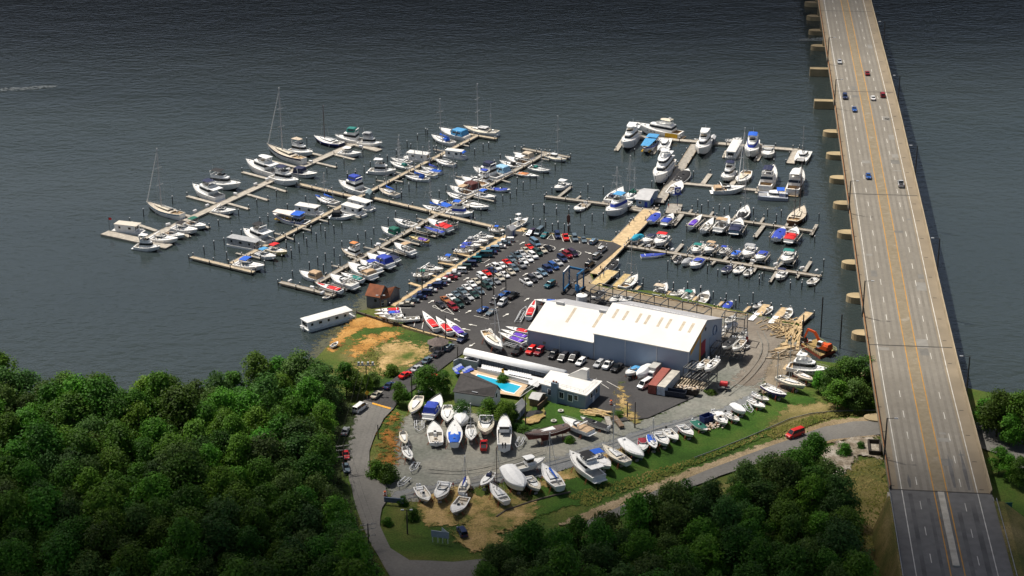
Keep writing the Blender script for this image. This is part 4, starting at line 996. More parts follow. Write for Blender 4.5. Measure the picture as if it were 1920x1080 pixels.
gable('dock_booth', 'small teal-grey booth at the crossing of the second dock and walkway', 'booth', [(600,925),(640,940),(665,905),(625,890)], 'B', 2.0, 2.5, P((.10,.16,.18), .7, .1, 1), P((.16,.22,.24), .7, .1, 1), 0, .1, zb=1.0)
gable('dock_hut', 'small grey hut with pale roof on the topmost bridge-side dock', 'hut', [(455,252),(500,262),(520,225),(475,215)], 'H', 2.2, 2.7, P((.12,.14,.18), .7, .1, 1), P((.5,.5,.5), .7, .1, 1), 0, .2, zb=.7)
t = thing('flagpole', 'slim pole with a small red flag at the outer end of the leftmost dock', 'flag', tuple(cat('A2', 122, 530, .7)))
m = MB(); m.tube((0,0,0), (0,0,4.6), .07); m.build('pole', DP if 'DP' in globals() else PILE, t)
m = MB(); m.loft([[(0,0,4.5),(1.0,.15,4.3)],[(0,0,3.6),(1.0,.05,3.5)]]); m.loft([[(0,.03,4.5),(1.0,.18,4.3)],[(0,.03,3.6),(1.0,.08,3.5)]][::-1]); m.build('flag', CV['red'], t)
t = thing('channel_marker', 'tall rust-brown marker post among the piles above the car park', 'marker', tuple(cat('I', 418, 605, 0)))
m = MB(); m.tube((0,0,-2), (0,0,6.5), .28); m.build('post', P((.09,.04,.03), .8, .2, 1), t)
m = MB(); m.box((0,-.25,5.0), (1.2,.1,2.4)); m.build('board', P((.14,.06,.045), .8, .2, 1), t); m = MB(); m.tube((0,0,2.4), (0,0,3.0), .36); m.build('white_band', WHITE, t)
# ---------------------------------------------------------------- boats
def hull_rows(L, B, kind):
    N = 13; rows = []
    if kind == 'sail': F, rise, dr = max(.85, .1*L), .045*L, .035*L+.15
    elif kind == 'speed': F, rise, dr = .085*L, .02*L, .45
    elif kind == 'open': F, rise, dr = max(.6,.085*L), .05*L, .35
    else: F, rise, dr = max(.95, .122*L), .05*L, .045*L+.1
    for i in range(N):
        u = i/(N-1); x = -L/2+L*u
        if kind == 'sail':
            hb = .66+.34*math.sin(min(1,u/.45)*math.pi/2) if u < .45 else max(.02, 1-((u-.45)/.55)**1.9)
            zs = F+rise*(2*(u-.4))**2*.8
        elif kind == 'speed':
            hb = .9+.1*min(1,u/.4) if u < .4 else max(.02, 1-((u-.4)/.6)**1.75)
            zs = F+rise*u*u
        else:
            hb = .86+.14*min(1,u/.45) if u < .45 else max(.03, (1-((u-.45)/.55)**2.3))
            zs = F+rise*max(0,(u-.25)/.75)**1.6*1.6
        hb *= B/2
        cf = (.88 if kind != 'sail' else .72)-.32*max(0,(u-.45)/.55)
        zc = (.05 if kind != 'sail' else .0)+.45*zs*max(0,(u-.6)/.4)**1.5
        zk = -dr+(dr+.35*zs)*max(0,(u-.7)/.3)**2
        if kind == 'sail': zk = -dr*math.sin(math.pi*(.12+.78*u))
        rk = .0 if u < .5 else .09*L*(u-.5)*2
        rows.append((x, hb, zs, x-rk*.55, hb*cf, zc, x-rk, zk, u))
    return rows
def boat_hull(t, L, B, kind, hm, bm, deckm, cp_, floorm, stripe=None):
    R = hull_rows(L, B, kind)
    m = MB()
    for s in (-1, 1):
        rows = [[(r[0], s*r[1], r[2]), (r[0]*.75+r[3]*.25, s*(r[1]*.98), r[2]*.74+r[5]*.26), (r[3], s*r[4], r[5])] for r in R]
        if s < 0: rows = [q[::-1] for q in rows]
        n = len(m.v); 
        m.loft([[a, b] for a, b, c in rows] if s > 0 else [[b, c] for a, b, c in rows], 2 if stripe else 0)
        m.loft([[b, c] for a, b, c in rows] if s > 0 else [[a, b] for a, b, c in rows], 0)
        k = [[(r[3], s*r[4], r[5]), (r[6], 0, r[7])] for r in R]
        if s < 0: k = [q[::-1] for q in k]
        m.loft(k, 1)
    r = R[0]
    m.add([(r[0],-r[1],r[2]),(r[0],r[1],r[2]),(r[0],r[4],r[5]),(r[0],0,r[7]),(r[0],-r[4],r[5])], [(0,1,2,3,4)], 0)
    h = m.build('hull', [hm, bm, stripe or hm], t, False)
    # deck with an open cockpit aft
    m = MB(); ic = int(round(cp_*12)); side = max(.18, .07*B)
    cam = .035*B
    fw = R[ic:]
    m.loft([[(r[0], r[1], r[2]), (r[0], r[1]*.5, r[2]+cam*min(1,r[1]/B*2)), (r[0], 0, r[2]+cam*1.2*min(1,r[1]/B*2)), (r[0], -r[1]*.5, r[2]+cam*min(1,r[1]/B*2)), (r[0], -r[1], r[2])][::-1] for r in fw])
    if ic:
        af = R[:ic+1]
        for s in (-1, 1):
            q = [[(r[0], s*r[1], r[2]), (r[0], s*max(.05,r[1]-side), r[2]+.02)] for r in af]
            m.loft(q if s < 0 else [a[::-1] for a in q])
        a = R[0]; m.add([(a[0], -a[1], a[2]+.002), (a[0], a[1], a[2]+.002), (a[0]+side*1.3, a[1]-side, a[2]+.022), (a[0]+side*1.3, -a[1]+side, a[2]+.022)], [(0,3,2,1)])
        m.build('deck', deckm, t)
        m = MB(); dep = min(.7, af[0][2]-.1)
        zf = max(.12, af[0][2]-dep)
        def row(r, x=None): 
            w = max(.05, r[1]-side); xx = r[0] if x is None else x
            return [(xx, w, r[2]+.018), (xx, w, zf), (xx, -w, zf), (xx, -w, r[2]+.018)]
        rr = [row(af[0], af[0][0]+side*1.3)]+[row(r) for r in af[1:]]
        m.loft([q[::-1] for q in rr])
        m.add(rr[0], [(0,1,2,3)]); m.add(rr[-1], [(3,2,1,0)])
        m.build('cockpit', floorm, t)
    else:
        m.build('deck', deckm, t)
    return R
def width_at(R, x):
    for a, b in zip(R, R[1:]):
        if x <= b[0]:
            f = (x-a[0])/(b[0]-a[0]); return a[1]+f*(b[1]-a[1]), a[2]+f*(b[2]-a[2])
    return R[-1][1], R[-1][2]
def cab_poly(x0, x1, w0, w1, nose=.25):
    "plan of a cabin: aft end x0, rounded fore end x1"
    c = (x1-x0)*nose
    return [(x0,-w0),(x1-c,-w1-(w0-w1)*.25),(x1-c*.35,-w1*.86),(x1,-w1*.5),(x1,w1*.5),(x1-c*.35,w1*.86),(x1-c,w1+(w0-w1)*.25),(x0,w0)]
def pscale(p, k, dx=0.0, fx=1.0):
    cx = sum(q[0] for q in p)/len(p)
    return [(cx+(q[0]-cx)*fx+dx, q[1]*k) for q in p]
def plerp(a, b, f): return [(p[0]+(q[0]-p[0])*f, p[1]+(q[1]-p[1])*f) for p, q in zip(a, b)]
def cabin(t, name, poly, z0, h, mat, top=.84, dx=-.1, fx=.86, band=(.38,.82), wname='window'):
    up = pscale(poly, top, dx, fx)
    m = MB(); m.frus(poly, z0, up, z0+h); o = m.build(name, mat, t)
    if band:
        a = pscale(plerp(poly, up, band[0]), 1.012, 0, 1.006); b = pscale(plerp(poly, up, band[1]), 1.014, 0, 1.006)
        m = MB(); m.frus(a, z0+h*band[0], b, z0+h*band[1], 0, False); m.build(wname, GLASS, o)
    return up, z0+h
def slab(t, name, poly, z, th, mat, crown=.0):
    m = MB(); m.frus(poly, z, pscale(poly, .97, 0, .97), z+th, 0, True, True)
    if crown: 
        m = MB(); m.frus(poly, z, pscale(poly, .99, 0, .99), z+th*.5, 0, False, True); m.frus(pscale(poly, .99, 0, .99), z+th*.5, pscale(poly, .55, 0, .8), z+th*.5+crown)
    return m.build(name, mat, t)
def bimini(t, x0, x1, w, z0, h, mat, name='bimini_top'):
    m = MB(); n = 6
    rows = [[(x, w*math.cos(math.pi*(k/n)), z0+h+.22*math.sin(math.pi*k/n)*(1 if 0 < i < 3 else .75)) for k in range(n+1)] for i, x in enumerate((x0, x0+(x1-x0)*.3, x0+(x1-x0)*.7, x1))]
    m.loft(rows); m.loft([[(a,b,c-.05) for a,b,c in r] for r in rows])
    o = m.build(name, mat, t)
    m = MB()
    for s in (-1, 1):
        for x in (x0+.1, x1-.1): m.bar(((x0+x1)/2, s*w*.97, z0), (x, s*w*.97, z0+h+.02), .045)
    m.build('bimini_frame', ALU, o)
    return o
def camper(t, x0, x1, w, z0, h, mat):
    "canvas enclosure with clear panels"
    p = [(x0,-w),(x0+.3,-w*1.0),(x1-.4,-w),(x1,-w*.7),(x1,w*.7),(x1-.4,w),(x0+.3,w),(x0,w)]
    up = pscale(p, .82, -.02, .80)
    m = MB(); m.frus(p, z0, up, z0+h, 0, False); up2 = pscale(up, .55, 0, .85); m.frus(up, z0+h, up2, z0+h+.16)
    o = m.build('canvas_enclosure', mat, t)
    a = plerp(p, up, .42); b = plerp(p, up, .82); m = MB()
    for i in (0, 1, 2, 5, 6):
        A_, B_ = a[i], a[(i+1) % 8]; C_, D_ = b[i], b[(i+1) % 8]
        q = [Vector((*A_, z0+h*.42)), Vector((*B_, z0+h*.42)), Vector((*D_, z0+h*.82)), Vector((*C_, z0+h*.82))]
        c = sum(q, Vector())/4; nn = Vector((c.x-(x0+x1)/2, c.y, 0)).normalized()*.025
        m.add([c+(v-c)*.8+nn for v in q], [(0,1,2,3)])
    m.build('clear_panel', P((.05,.06,.07), .2, .2, 1), o)
    return o
def cover(t, R, u0, u1, mat, h=.35, k=.97, L=1.0, name='boat_cover'):
    "low fitted cover following the gunwales"
    m = MB(); rows = []
    for r in R:
        if u0-.05 <= r[8] <= u1+.05:
            f = (r[8]-u0)/(u1-u0); e = math.sin(math.pi*min(1,max(0,f)))**.5 if 0 < f < 1 else 0
            w = r[1]*k; hh = h*(.35+.65*e)
            rows.append([(r[0], w, r[2]+.01), (r[0], w*.96, r[2]+.05+hh*.25), (r[0], w*.5, r[2]+.05+hh*.8), (r[0], 0, r[2]+.05+hh), (r[0], -w*.5, r[2]+.05+hh*.8), (r[0], -w*.96, r[2]+.05+hh*.25), (r[0], -w, r[2]+.01)][::-1])
    m.loft(rows)
    for q, rv in ((rows[0], 0), (rows[-1], 1)): m.add(q, [tuple(range(7))[::-1 if rv else 1]])
    return m.build(name, mat, t, True)
def windscreen(t, x0, x1, w, z0, h):
    p = cab_poly(x0, x1, w, w*.8, .45); up = pscale(p, .9, -.25*h, .9)
    m = MB(); q = p[1:7]; r = up[1:7]
    m.loft([[(a[0], a[1], z0) for a in p[0:8]], [(a[0], a[1], z0+h) for a in up[0:8]]])
    o = m.build('windscreen', P((.04,.06,.07), .1, .2, 1), t)
    m = MB()
    for a, b in zip(up, up[1:]): m.bar((a[0],a[1],z0+h), (b[0],b[1],z0+h), .07)
    for a, b in zip(p, up): m.bar((a[0],a[1],z0), (b[0],b[1],z0+h), .05)
    m.build('frame', ALU, o)
def rails(t, R, u0=.5, h=.55):
    m = MB()
    pp = [r for r in R if r[8] >= u0]
    for s in (-1, 1):
        for a, b in zip(pp, pp[1:]):
            m.bar((a[0], s*a[1]*.93, a[2]+h), (b[0], s*b[1]*.93, b[2]+h), .05)
            m.bar((a[0], s*a[1]*.93, a[2]), (a[0], s*a[1]*.93, a[2]+h), .04)
    m.build('bow_rail', STEEL, t)
def seats(t, x, w, z, col, n=2):
    m = MB()
    for s in ((-1, 1) if n == 2 else (0,)):
        m.box((x, s*w*.5, z+.28), (.6,.6,.5)); m.box((x-.3, s*w*.5, z+.65), (.14,.6,.55))
    m.build('seats', col, t)
def bench(t, x, w, z, col):
    m = MB(); m.box((x, 0, z+.25), (.55, w*1.7, .5)); m.box((x-.3, 0, z+.55), (.15, w*1.7, .5)); m.build('stern_bench', col, t)
def outboard(t, x, z, col, n=1):
    for k in range(n):
        y = (k-(n-1)/2)*.75
        m = MB(); m.frus([(x-.75,y-.25),(x-.1,y-.25),(x-.1,y+.25),(x-.75,y+.25)], z+.1, [(x-.65,y-.18),(x-.2,y-.18),(x-.2,y+.18),(x-.65,y+.18)], z+.75, 0, True, True); m.box((x-.35,y,z-.4), (.25,.16,1.1)); m.build('outboard', col, t)
def hatches(t, R, us, sz=.5):
    m = MB(); L = R[-1][0]*2
    for u in us:
        x = -L/2+u*L; w, z = width_at(R, x); m.box((x, 0, z+.045*w*2*.9+.03), (sz, sz, .07))
    m.build('hatch', P((.05,.055,.06), .3, .2, 1), t)
def radar_arch(t, x, w, z, h, mat):
    m = MB()
    for s in (-1, 1): m.bar((x+.3, s*w, z), (x-.25, s*w*.88, z+h), .28, .12)
    m.bar((x-.25, -w*.9, z+h), (x-.25, w*.9, z+h), .34, .13)
    m.build('radar_arch', mat, t)

def boat(kind, bow, stern, label, z=0.0, name=None, cv=None, ct=None, hull=None, bot='black', stripe=None, B=None, Lmax=None, deck=None, mast=None, mu=.58, land=False, sc=None, extra=(), group=None, zp=.9, draft=None):
    pb, ps = at(*bow, z+zp), at(*stern, z+zp)
    d = pb-ps; L = d.length
    c = (pb+ps)/2
    if Lmax: L = min(L, Lmax)
    if land:
        off = dict(sail=.035*L+1.35, speed=1.0, open=.9).get(kind, .045*L+.9)
        z = z+off; 
        pb, ps = at(*bow, z+.9), at(*stern, z+.9); c = (pb+ps)/2; d = pb-ps; L = d.length if not Lmax else min(Lmax, d.length)
    rz = math.atan2(d.y, d.x)
    cat_ = dict(sail='sailboat', open='motor boat', speed='speedboat', house='houseboat', yacht='yacht', fly='motor yacht', cruiser='cabin cruiser', wrap='covered boat', catam='catamaran', tour='tour boat', pilot='fishing boat', dinghy='dinghy').get(kind, 'boat')
    nm = name or dict(sail='sailboat', open='motor_boat', speed='speedboat', house='houseboat', yacht='yacht', fly='flybridge_yacht', cruiser='cabin_cruiser', wrap='covered_boat', catam='catamaran', tour='tour_boat', pilot='pilothouse_boat', dinghy='dinghy')[kind]
    t = thing(nm, label, cat_, (c.x, c.y, z), rz, group)
    hm = GEL if hull is None else (CV[hull] if isinstance(hull, str) else hull)
    sm = CV[stripe] if stripe else None
    bm = BOTTOM[bot]
    dm = DECKW if deck is None else deck
    cm = CV[cv] if cv else None
    if kind in ('cruiser', 'speed', 'open', 'wrap', 'pilot', 'fly', 'yacht', 'sail', 'dinghy'):
        ratio = dict(cruiser=.40, speed=.26, open=.41, wrap=.38, pilot=.36, fly=.40, yacht=.30, sail=.35, dinghy=.45)[kind]
        B = B or max(1.5, min(ratio*L, 5.2 if kind != 'yacht' else 6))
    if kind == 'dinghy':
        R = boat_hull(t, L, B, 'open', hm, bm, dm, .75, P((.4,.4,.4), .8, .1, 1))
        m = MB(); m.box((0,0,.4), (.3,B*.7,.08)); m.build('thwart', TEAK, t)
        if 'motor' in extra: outboard(t, -L/2, .5, BLACKM)
        if cm: cover(t, R, 0, .9, cm, .15)
    elif kind == 'cruiser':
        R = boat_hull(t, L, B, 'power', hm, bm, dm, .42, P((.5,.48,.44), .8, .1, 1) if 'tan' not in extra else CV['tan'], sm)
        x0, x1 = -.06*L, .30*L; w, zz_ = width_at(R, x0)
        cabin(t, 'cabin', cab_poly(x0, x1, w*.78, w*.55, .5), zz_-.02, .055*L, hm if hull in (None,) else GEL, .82, -.2, .85, (.25,.75) if 'port' in extra else None)
        windscreen(t, -.16*L, .07*L, w*.82, zz_+.035*L, max(.5,.055*L))
        w2, z2 = width_at(R, -.2*L)
        seats(t, -.14*L, w2*.9, max(.15, z2-.7), CV['beige'] if 'tan' in extra else WHITE)
        bench(t, -.42*L, w2*.8, max(.15, z2-.7), CV['beige'] if 'tan' in extra else WHITE)
        hatches(t, R, (.72,), .045*L)
        if L > 7: rails(t, R, .52, .5)
        if 'arch' in extra or L > 10: radar_arch(t, -.22*L, w2*.94, z2, .16*L if L < 10 else 1.6, GEL)
        m = MB(); m.box((-L/2-.35, 0, .35), (.8, B*.75, .12)); m.build('swim_platform', GEL, t)
        if ct == 'bimini': bimini(t, -.26*L, -.02*L, w2*.86, z2+.05, min(1.9,.17*L+.3), cm)
        elif ct == 'camper': camper(t, -.44*L, 0.0*L, w2*.92, z2, min(1.8,.15*L+.35), cm)
        elif ct == 'cover': cover(t, R, 0, .52, cm, .5)
        elif ct == 'aft': camper(t, -.45*L, -.2*L, w2*.9, z2, .9, cm)
        elif ct == 'hard': 
            slab(t, 'hardtop', cab_poly(-.3*L, .02*L, w2*.85, w2*.7, .3), z2+1.75, .14, GEL, .06)
            m = MB()
            for x in (-.27*L, -.06*L):
                for s in (-1, 1): m.bar((x, s*w2*.8, z2), (x, s*w2*.78, z2+1.78), .07)
            m.build('hardtop_posts', ALU, t)
    elif kind == 'speed':
        R = boat_hull(t, L, B, 'speed', hm, bm, DECKW if deck is None else deck, .36, P((.4,.4,.4), .8, .1, 1), sm)
        w2, z2 = width_at(R, -.1*L)
        windscreen(t, -.12*L, .04*L, w2*.7, z2, .35)
        bench(t, -.3*L, w2*.7, max(.15,z2-.5), WHITE)
        if cm: cover(t, R, .0 if 'full' in extra else .06, .98 if 'full' in extra else .5, cm, .3, .86 if 'full' not in extra else .95)
        if 'fore' in extra:
            m = MB(); q = [r for r in R if .6 <= r[8] <= .97]; m.loft([[(r[0], -r[1]*.5, r[2]+.035*B+.02), (r[0], r[1]*.5, r[2]+.035*B+.02)] for r in q]); m.build('deck_graphic', CV['yellow'] if 'yel' in extra else CV['red'], t)
        if 'motor' in extra: outboard(t, -L/2, R[0][2]-.2, BLACKM, 2)
        hatches(t, R, (.66,), .5)
    elif kind == 'open':
        R = boat_hull(t, L, B, 'open', hm, bm, dm, .75 if 'bowrider' not in extra else .5, P((.56,.53,.47), .8, .08, 1), sm)
        w2, z2 = width_at(R, 0); zf = max(.12, R[0][2]-.7)
        m = MB(); m.frus([(-.1*L,-.45),(.06*L,-.4),(.06*L,.4),(-.1*L,.45)], zf, [(-.08*L,-.4),(.03*L,-.35),(.03*L,.35),(-.08*L,.4)], zf+1.1); m.build('console', GEL, t)
        m = MB(); m.frus([(.0*L,-.38),(.05*L,-.34),(.05*L,.34),(.0*L,.38)], zf+1.1, [(-.01*L,-.34),(.02*L,-.3),(.02*L,.3),(-.01*L,.34)], zf+1.5); m.build('windscreen', GLASS, t)
        m = MB(); m.box((-.22*L, 0, zf+.3), (.5, .9, .6)); m.build('helm_seat', CV['beige'] if 'tan' in extra else WHITE, t)
        bench(t, -.4*L, w2*.6, zf, CV['beige'] if 'tan' in extra else WHITE)
        outboard(t, -L/2, R[0][2]-.15, CV['navy'] if 'blue' in extra else (BLACKM if 'black' in extra else P((.55,.56,.57), .5, .05, 1)), 2 if L > 8.5 else 1)
        if L > 6: rails(t, R, .6, .4)
        if ct == 'bimini': bimini(t, -.16*L, .08*L, w2*.7, zf+.9, 1.1, cm)
        elif ct == 'cover': cover(t, R, 0, .86, cm, .35)
        if 'tower' in extra:
            m = MB()
            for s in (-1, 1):
                for x in (-.12*L, .06*L): m.bar((x, s*.9, z2), (x*.8, s*.6, z2+3.0), .08)
            m.build('tower_legs', ALU, t); slab(t, 't_top', cab_poly(-.15*L, .1*L, .95, .8, .3), z2+1.5, .1, GEL); slab(t, 'tower_top', cab_poly(-.1*L, .07*L, .75, .6, .3), z2+3.0, .12, GEL)
        if 'cuddy' in extra: cabin(t, 'cuddy_cabin', cab_poly(.05*L, .34*L, w2*.72, w2*.45, .5), z2, .5, GEL, .8, -.1, .8, (.3,.8))
    elif kind == 'wrap':
        R = boat_hull(t, L, B, 'power', hm, bm, dm, 0, dm, sm)
        m = MB(); rows = []
        for r in R:
            u = r[8]; h = (.16*L*min(1,.2)+1.25*(1-abs(u-.42)/.6) if u < .95 else .15)*(.65 if 'low' in extra else 1); h = max(.15, h)
            w = r[1]*1.015
            rows.append([(r[0], w, r[2]-.25), (r[0], w, r[2]+.05), (r[0], w*.62, r[2]+h*.75), (r[0], 0, r[2]+h), (r[0], -w*.62, r[2]+h*.75), (r[0], -w, r[2]+.05), (r[0], -w, r[2]-.25)][::-1])
        m.loft(rows, caps=True); m.build('shrink_wrap', cm or CV['white'], t, False)
    elif kind == 'pilot':
        R = boat_hull(t, L, B, 'power', hm, bm, dm, .5, P((.52,.5,.45), .8, .08, 1), sm)
        w2, z2 = width_at(R, 0); 
        up, zt = cabin(t, 'pilothouse', cab_poly(-.08*L, .14*L, w2*.68, w2*.58, .2), z2-.2, 2.2, GEL, .92, .05, .95, (.45,.86))
        slab(t, 'pilothouse_roof', pscale(cab_poly(-.12*L, .16*L, w2*.72, w2*.62, .2), 1, 0, 1), zt, .14, cm or GEL, .05)
        rails(t, R, .55, .5); outboard(t, -L/2, R[0][2]-.1, BLACKM, 2 if 'motor' in extra else 1)
    elif kind == 'fly':
        R = boat_hull(t, L, B, 'power', hm, bm, dm, .25 if 'trawl' not in extra else .17, TEAK if 'trawl' in extra else P((.55,.53,.49), .8, .08, 1), sm)
        w2, z2 = width_at(R, 0); h1 = min(2.1, .14*L+.4)
        x0, x1 = (-.26*L, .22*L) if 'trawl' not in extra else (-.34*L, .18*L)
        up, zt = cabin(t, 'saloon', cab_poly(x0, x1, w2*.84, w2*.6, .35), z2-.05, h1, GEL, .84, -.25, .84, (.42,.82))
        cabin(t, 'foredeck_trunk', cab_poly(x1-.04*L, .36*L, w2*.55, w2*.34, .5), z2, .45, GEL, .8, -.05, .85, None)
        hatches(t, R, (.88,), .5)
        if cv and ct == 'front':
            m = MB(); p = cab_poly(x0, x1, w2*.845, w2*.605, .35); u2 = pscale(p, .85, -.25, .842); m.frus(pscale(plerp(p,u2,.4),1.02,0.02,1.01), z2-.05+h1*.4, pscale(plerp(p,u2,.85),1.025,.02,1.015), z2-.05+h1*.85, 0, False); m.build('window_cover', CV['royal'], t)
        fx0, fx1 = x0+.02*L, x1-.14*L; fw = w2*.66
        fp = cab_poly(fx0, fx1, fw, fw*.75, .35)
        m = MB(); m.frus(fp, zt, pscale(fp, 1.03, 0, 1.02), zt+.62, 0, False); m.frus(pscale(fp,.93,0,.93), zt+.02, pscale(fp, .96, 0, .95), zt+.62, 0, False)
        m.loft([[(a[0],a[1],zt+.62) for a in pscale(fp,1.03,0,1.02)+[pscale(fp,1.03,0,1.02)[0]]], [(a[0],a[1],zt+.62) for a in pscale(fp,.96,0,.95)+[pscale(fp,.96,0,.95)[0]]]])
        m.frus(pscale(fp,.93,0,.93), zt-.05, pscale(fp,.93,0,.93), zt+.06)
        m.build('flybridge', GEL, t)
        m = MB(); m.box((fx0+.55*(fx1-fx0), 0, zt+.35), (.5, fw*1.2, .5)); m.box((fx0+.55*(fx1-fx0)-.28, 0, zt+.65), (.12, fw*1.2, .5)); m.build('helm_bench', CV['beige'] if cv != 'beige' else WHITE, t)
        m = MB(); m.frus(pscale(fp,.98,0,.98)[2:6], zt+.62, pscale(pscale(fp,.98,0,.98)[2:6], .9, -.2, 1), zt+.95, 0, False); m.build('windscreen', GLASS, t)
        if ct in ('bimini', 'front'): bimini(t, fx0+.1, fx0+.8*(fx1-fx0), fw*.95, zt+.5, 1.45, cm)
        elif ct == 'hard' or cv is None:
            slab(t, 'hardtop', cab_poly(fx0-.05*L, fx1-.06*L, fw*.95, fw*.8, .3), zt+2.0, .13, CV[cv] if cv else GEL, .06)
            m = MB()
            for x in (fx0+.1, fx1-.12*L):
                for s in (-1, 1): m.bar((x, s*fw*.85, zt), (x, s*fw*.82, zt+2.02), .07)
            m.build('hardtop_posts', ALU, t)
        elif ct == 'camper': camper(t, fx0, fx1, fw*.98, zt+.55, 1.35, cm)
        if 'aft' in extra: slab(t, 'cockpit_roof', cab_poly(-.46*L, x0+.3, w2*.8, w2*.8, .05), z2+h1-.1, .1, GEL); 
        if 'aft' in extra:
            m = MB()
            for s in (-1, 1): m.bar((-.44*L, s*w2*.76, z2), (-.44*L, s*w2*.76, z2+h1-.08), .07)
            m.build('roof_posts', ALU, t)
        rails(t, R, .45, .6)
        radar_arch(t, fx0, fw, zt+.5, 1.1, GEL)
        m = MB(); m.tube((fx0-.2,0,zt+1.6), (fx0-.2,0,zt+3.6), .05, .02); m.build('antenna', WHITE, t)
        m = MB(); m.box((-L/2-.4, 0, .35), (.9, B*.8, .12)); m.build('swim_platform', TEAK if 'trawl' in extra else GEL, t)
    elif kind == 'yacht':
        R = boat_hull(t, L, B, 'power', hm, bm, dm, .17, TEAK, sm)
        w2, z2 = width_at(R, 0)
        m = MB()
        for s in (-1, 1):
            for u in (.45,.53,.61,.69):
                x = -L/2+u*L; w, z = width_at(R, x); m.box((x, s*(w*.975+.02), z*.72), (.7,.06,.3))
        m.build('porthole', GLASS, t)
        up, zt = cabin(t, 'saloon', cab_poly(-.34*L, .2*L, w2*.86, w2*.66, .3), z2-.05, 2.2, GEL, .88, -.3, .92, (.4,.82))
        if 'three' in extra:
            up, zt = cabin(t, 'bridge_deck', cab_poly(-.26*L, .1*L, w2*.72, w2*.58, .3), zt, 2.0, GEL, .88, -.3, .92, (.4,.82))
            slab(t, 'bridge_overhang', cab_poly(-.36*L, .12*L, w2*.78, w2*.6, .3), zt, .14, GEL)
            slab(t, 'boat_deck', cab_poly(-.40*L, .18*L, w2*.86, w2*.66, .3), z2+2.1, .14, GEL)
            fx0, fx1, fw = -.22*L, .02*L, w2*.55
        else: fx0, fx1, fw = -.28*L, .06*L, w2*.66
        fp = cab_poly(fx0, fx1, fw, fw*.75, .35)
        m = MB(); m.frus(fp, zt, pscale(fp, 1.03, 0, 1.02), zt+.7, 0, False); m.frus(pscale(fp,.9,0,.93), zt+.2, pscale(fp, .96, 0, .95), zt+.7, 0, False); m.build('flybridge', GEL, t)
        slab(t, 'hardtop', cab_poly(fx0, fx0+.7*(fx1-fx0), fw*.95, fw*.75, .35), zt+2.1, .16, CREAM if 'cream' in extra else GEL, .1)
        m = MB()
        for x in (fx0+.3, fx0+.55*(fx1-fx0)):
            for s in (-1, 1): m.bar((x, s*fw*.85, zt), (x-.2, s*fw*.78, zt+2.12), .16, .1)
        m.build('hardtop_posts', GEL, t)
        m = MB(); m.tube((fx0+.8,0,zt+2.2), (fx0+.6,0,zt+3.4), .12, .05); m.box((fx0+.8,0,zt+2.9), (.5,1.2,.14)); m.tube((fx0+.9,.45,zt+2.95), (fx0+.9,.45,zt+3.5), .3, .1, 8); m.build('radar_mast', GEL, t)
        cabin(t, 'foredeck_trunk', cab_poly(.17*L, .36*L, w2*.5, w2*.28, .5), z2+.1, .5, GEL, .8, -.05, .85, None)
        hatches(t, R, (.8,.9), .6); rails(t, R, .45, .7)
        m = MB(); m.box((-L/2-.5, 0, .45), (1.1, B*.8, .15)); m.build('swim_platform', TEAK, t)
        if 'tarp' in extra:
            m = MB(); w, z = width_at(R, -.4*L); m.loft([[(-.47*L, -w*1.03, z*1.0), (-.2*L, -w*1.06, z*1.0)], [(-.47*L, -w*1.05, .35), (-.2*L, -w*1.07, .35)]]); m.loft([[(-.47*L, w*1.03, z), (-.2*L, w*1.06, z)], [(-.47*L, w*1.05, .35), (-.2*L, w*1.07, .35)]]); m.build('yellow_tarpaulin', CV['yellow'], t)
    elif kind == 'sail':
        R = boat_hull(t, L, B, 'sail', hm, bm, dm, .25, TEAK if 'teak' in extra else P((.5,.48,.44), .8, .1, 1), sm)
        w2, z2 = width_at(R, 0)
        if 'pilothouse' in extra: cabin(t, 'pilothouse', cab_poly(-.2*L, .06*L, w2*.6, w2*.5, .3), z2, 1.3, GEL, .86, -.1, .9, (.4,.8))
        cabin(t, 'coachroof', cab_poly(-.19*L, .24*L, w2*.62, w2*.36, .45), z2+.02, .034*L+.1, hm if False else GEL if 'teak' not in extra else CREAM, .82, -.05, .9, (.3,.72))
        hatches(t, R, (.6,.76), .45); rails(t, R, .55, .5) if L > 8.5 else None
        m = MB(); m.box((-.36*L, 0, z2+.35), (.3,.12,.75)); m.tube((-.38*L,0,z2+.6), (-.36*L,0,z2+.6), .4, n=10); m.build('helm', STEEL, t)
        xm = -L/2+mu*L
        if mast is not False:
            H = mast or 1.25*L; r = max(.10, .010*L)
            m = MB(); m.tube((xm,0,z2), (xm,0,z2+H), r*1.15, r*.9, 7)
            if 'tall' not in extra:
                for f in ((.48,) if L < 9 else (.4,.68)): m.bar((xm,-B*.36,z2+H*f), (xm,B*.36,z2+H*f), .1, .06)
            m.box((xm-.15,0,z2+H+.1), (.5,.3,.12))
            o = m.build('mast', CV['brown'] if 'wood' in extra else P((.5,.5,.5), .4, .06, 1, metal=.2), t)
            m = MB(); g = .03
            for a in ((L*.49,0), (-L*.49,0), (xm-.2,w2*.92), (xm-.2,-w2*.92)): m.tube((xm,0,z2+H*.985), (a[0],a[1],z2+.25), g, n=3)
            m.build('stays', STEEL, o)
            if 'furl' in extra:
                m = MB(); m.tube((xm+.15,0,z2+H*.93), (L*.475,0,z2+.8), .09, .14, 6); m.build('furled_jib', CV['white'], t)
            m = MB(); m.tube((xm,0,z2+1.35), (-.33*L,0,z2+1.25), .09, n=6); bo = m.build('boom', ALU, t)
            if sc:
                m = MB(); m.tube((xm+.1,0,z2+1.75), (-.31*L,0,z2+1.4), .34, .17, 8); m.tube((xm,0,z2+1.4), (xm,0,z2+2.3), .25, .12, 8); m.build('sail_cover', CV[sc], bo, True)
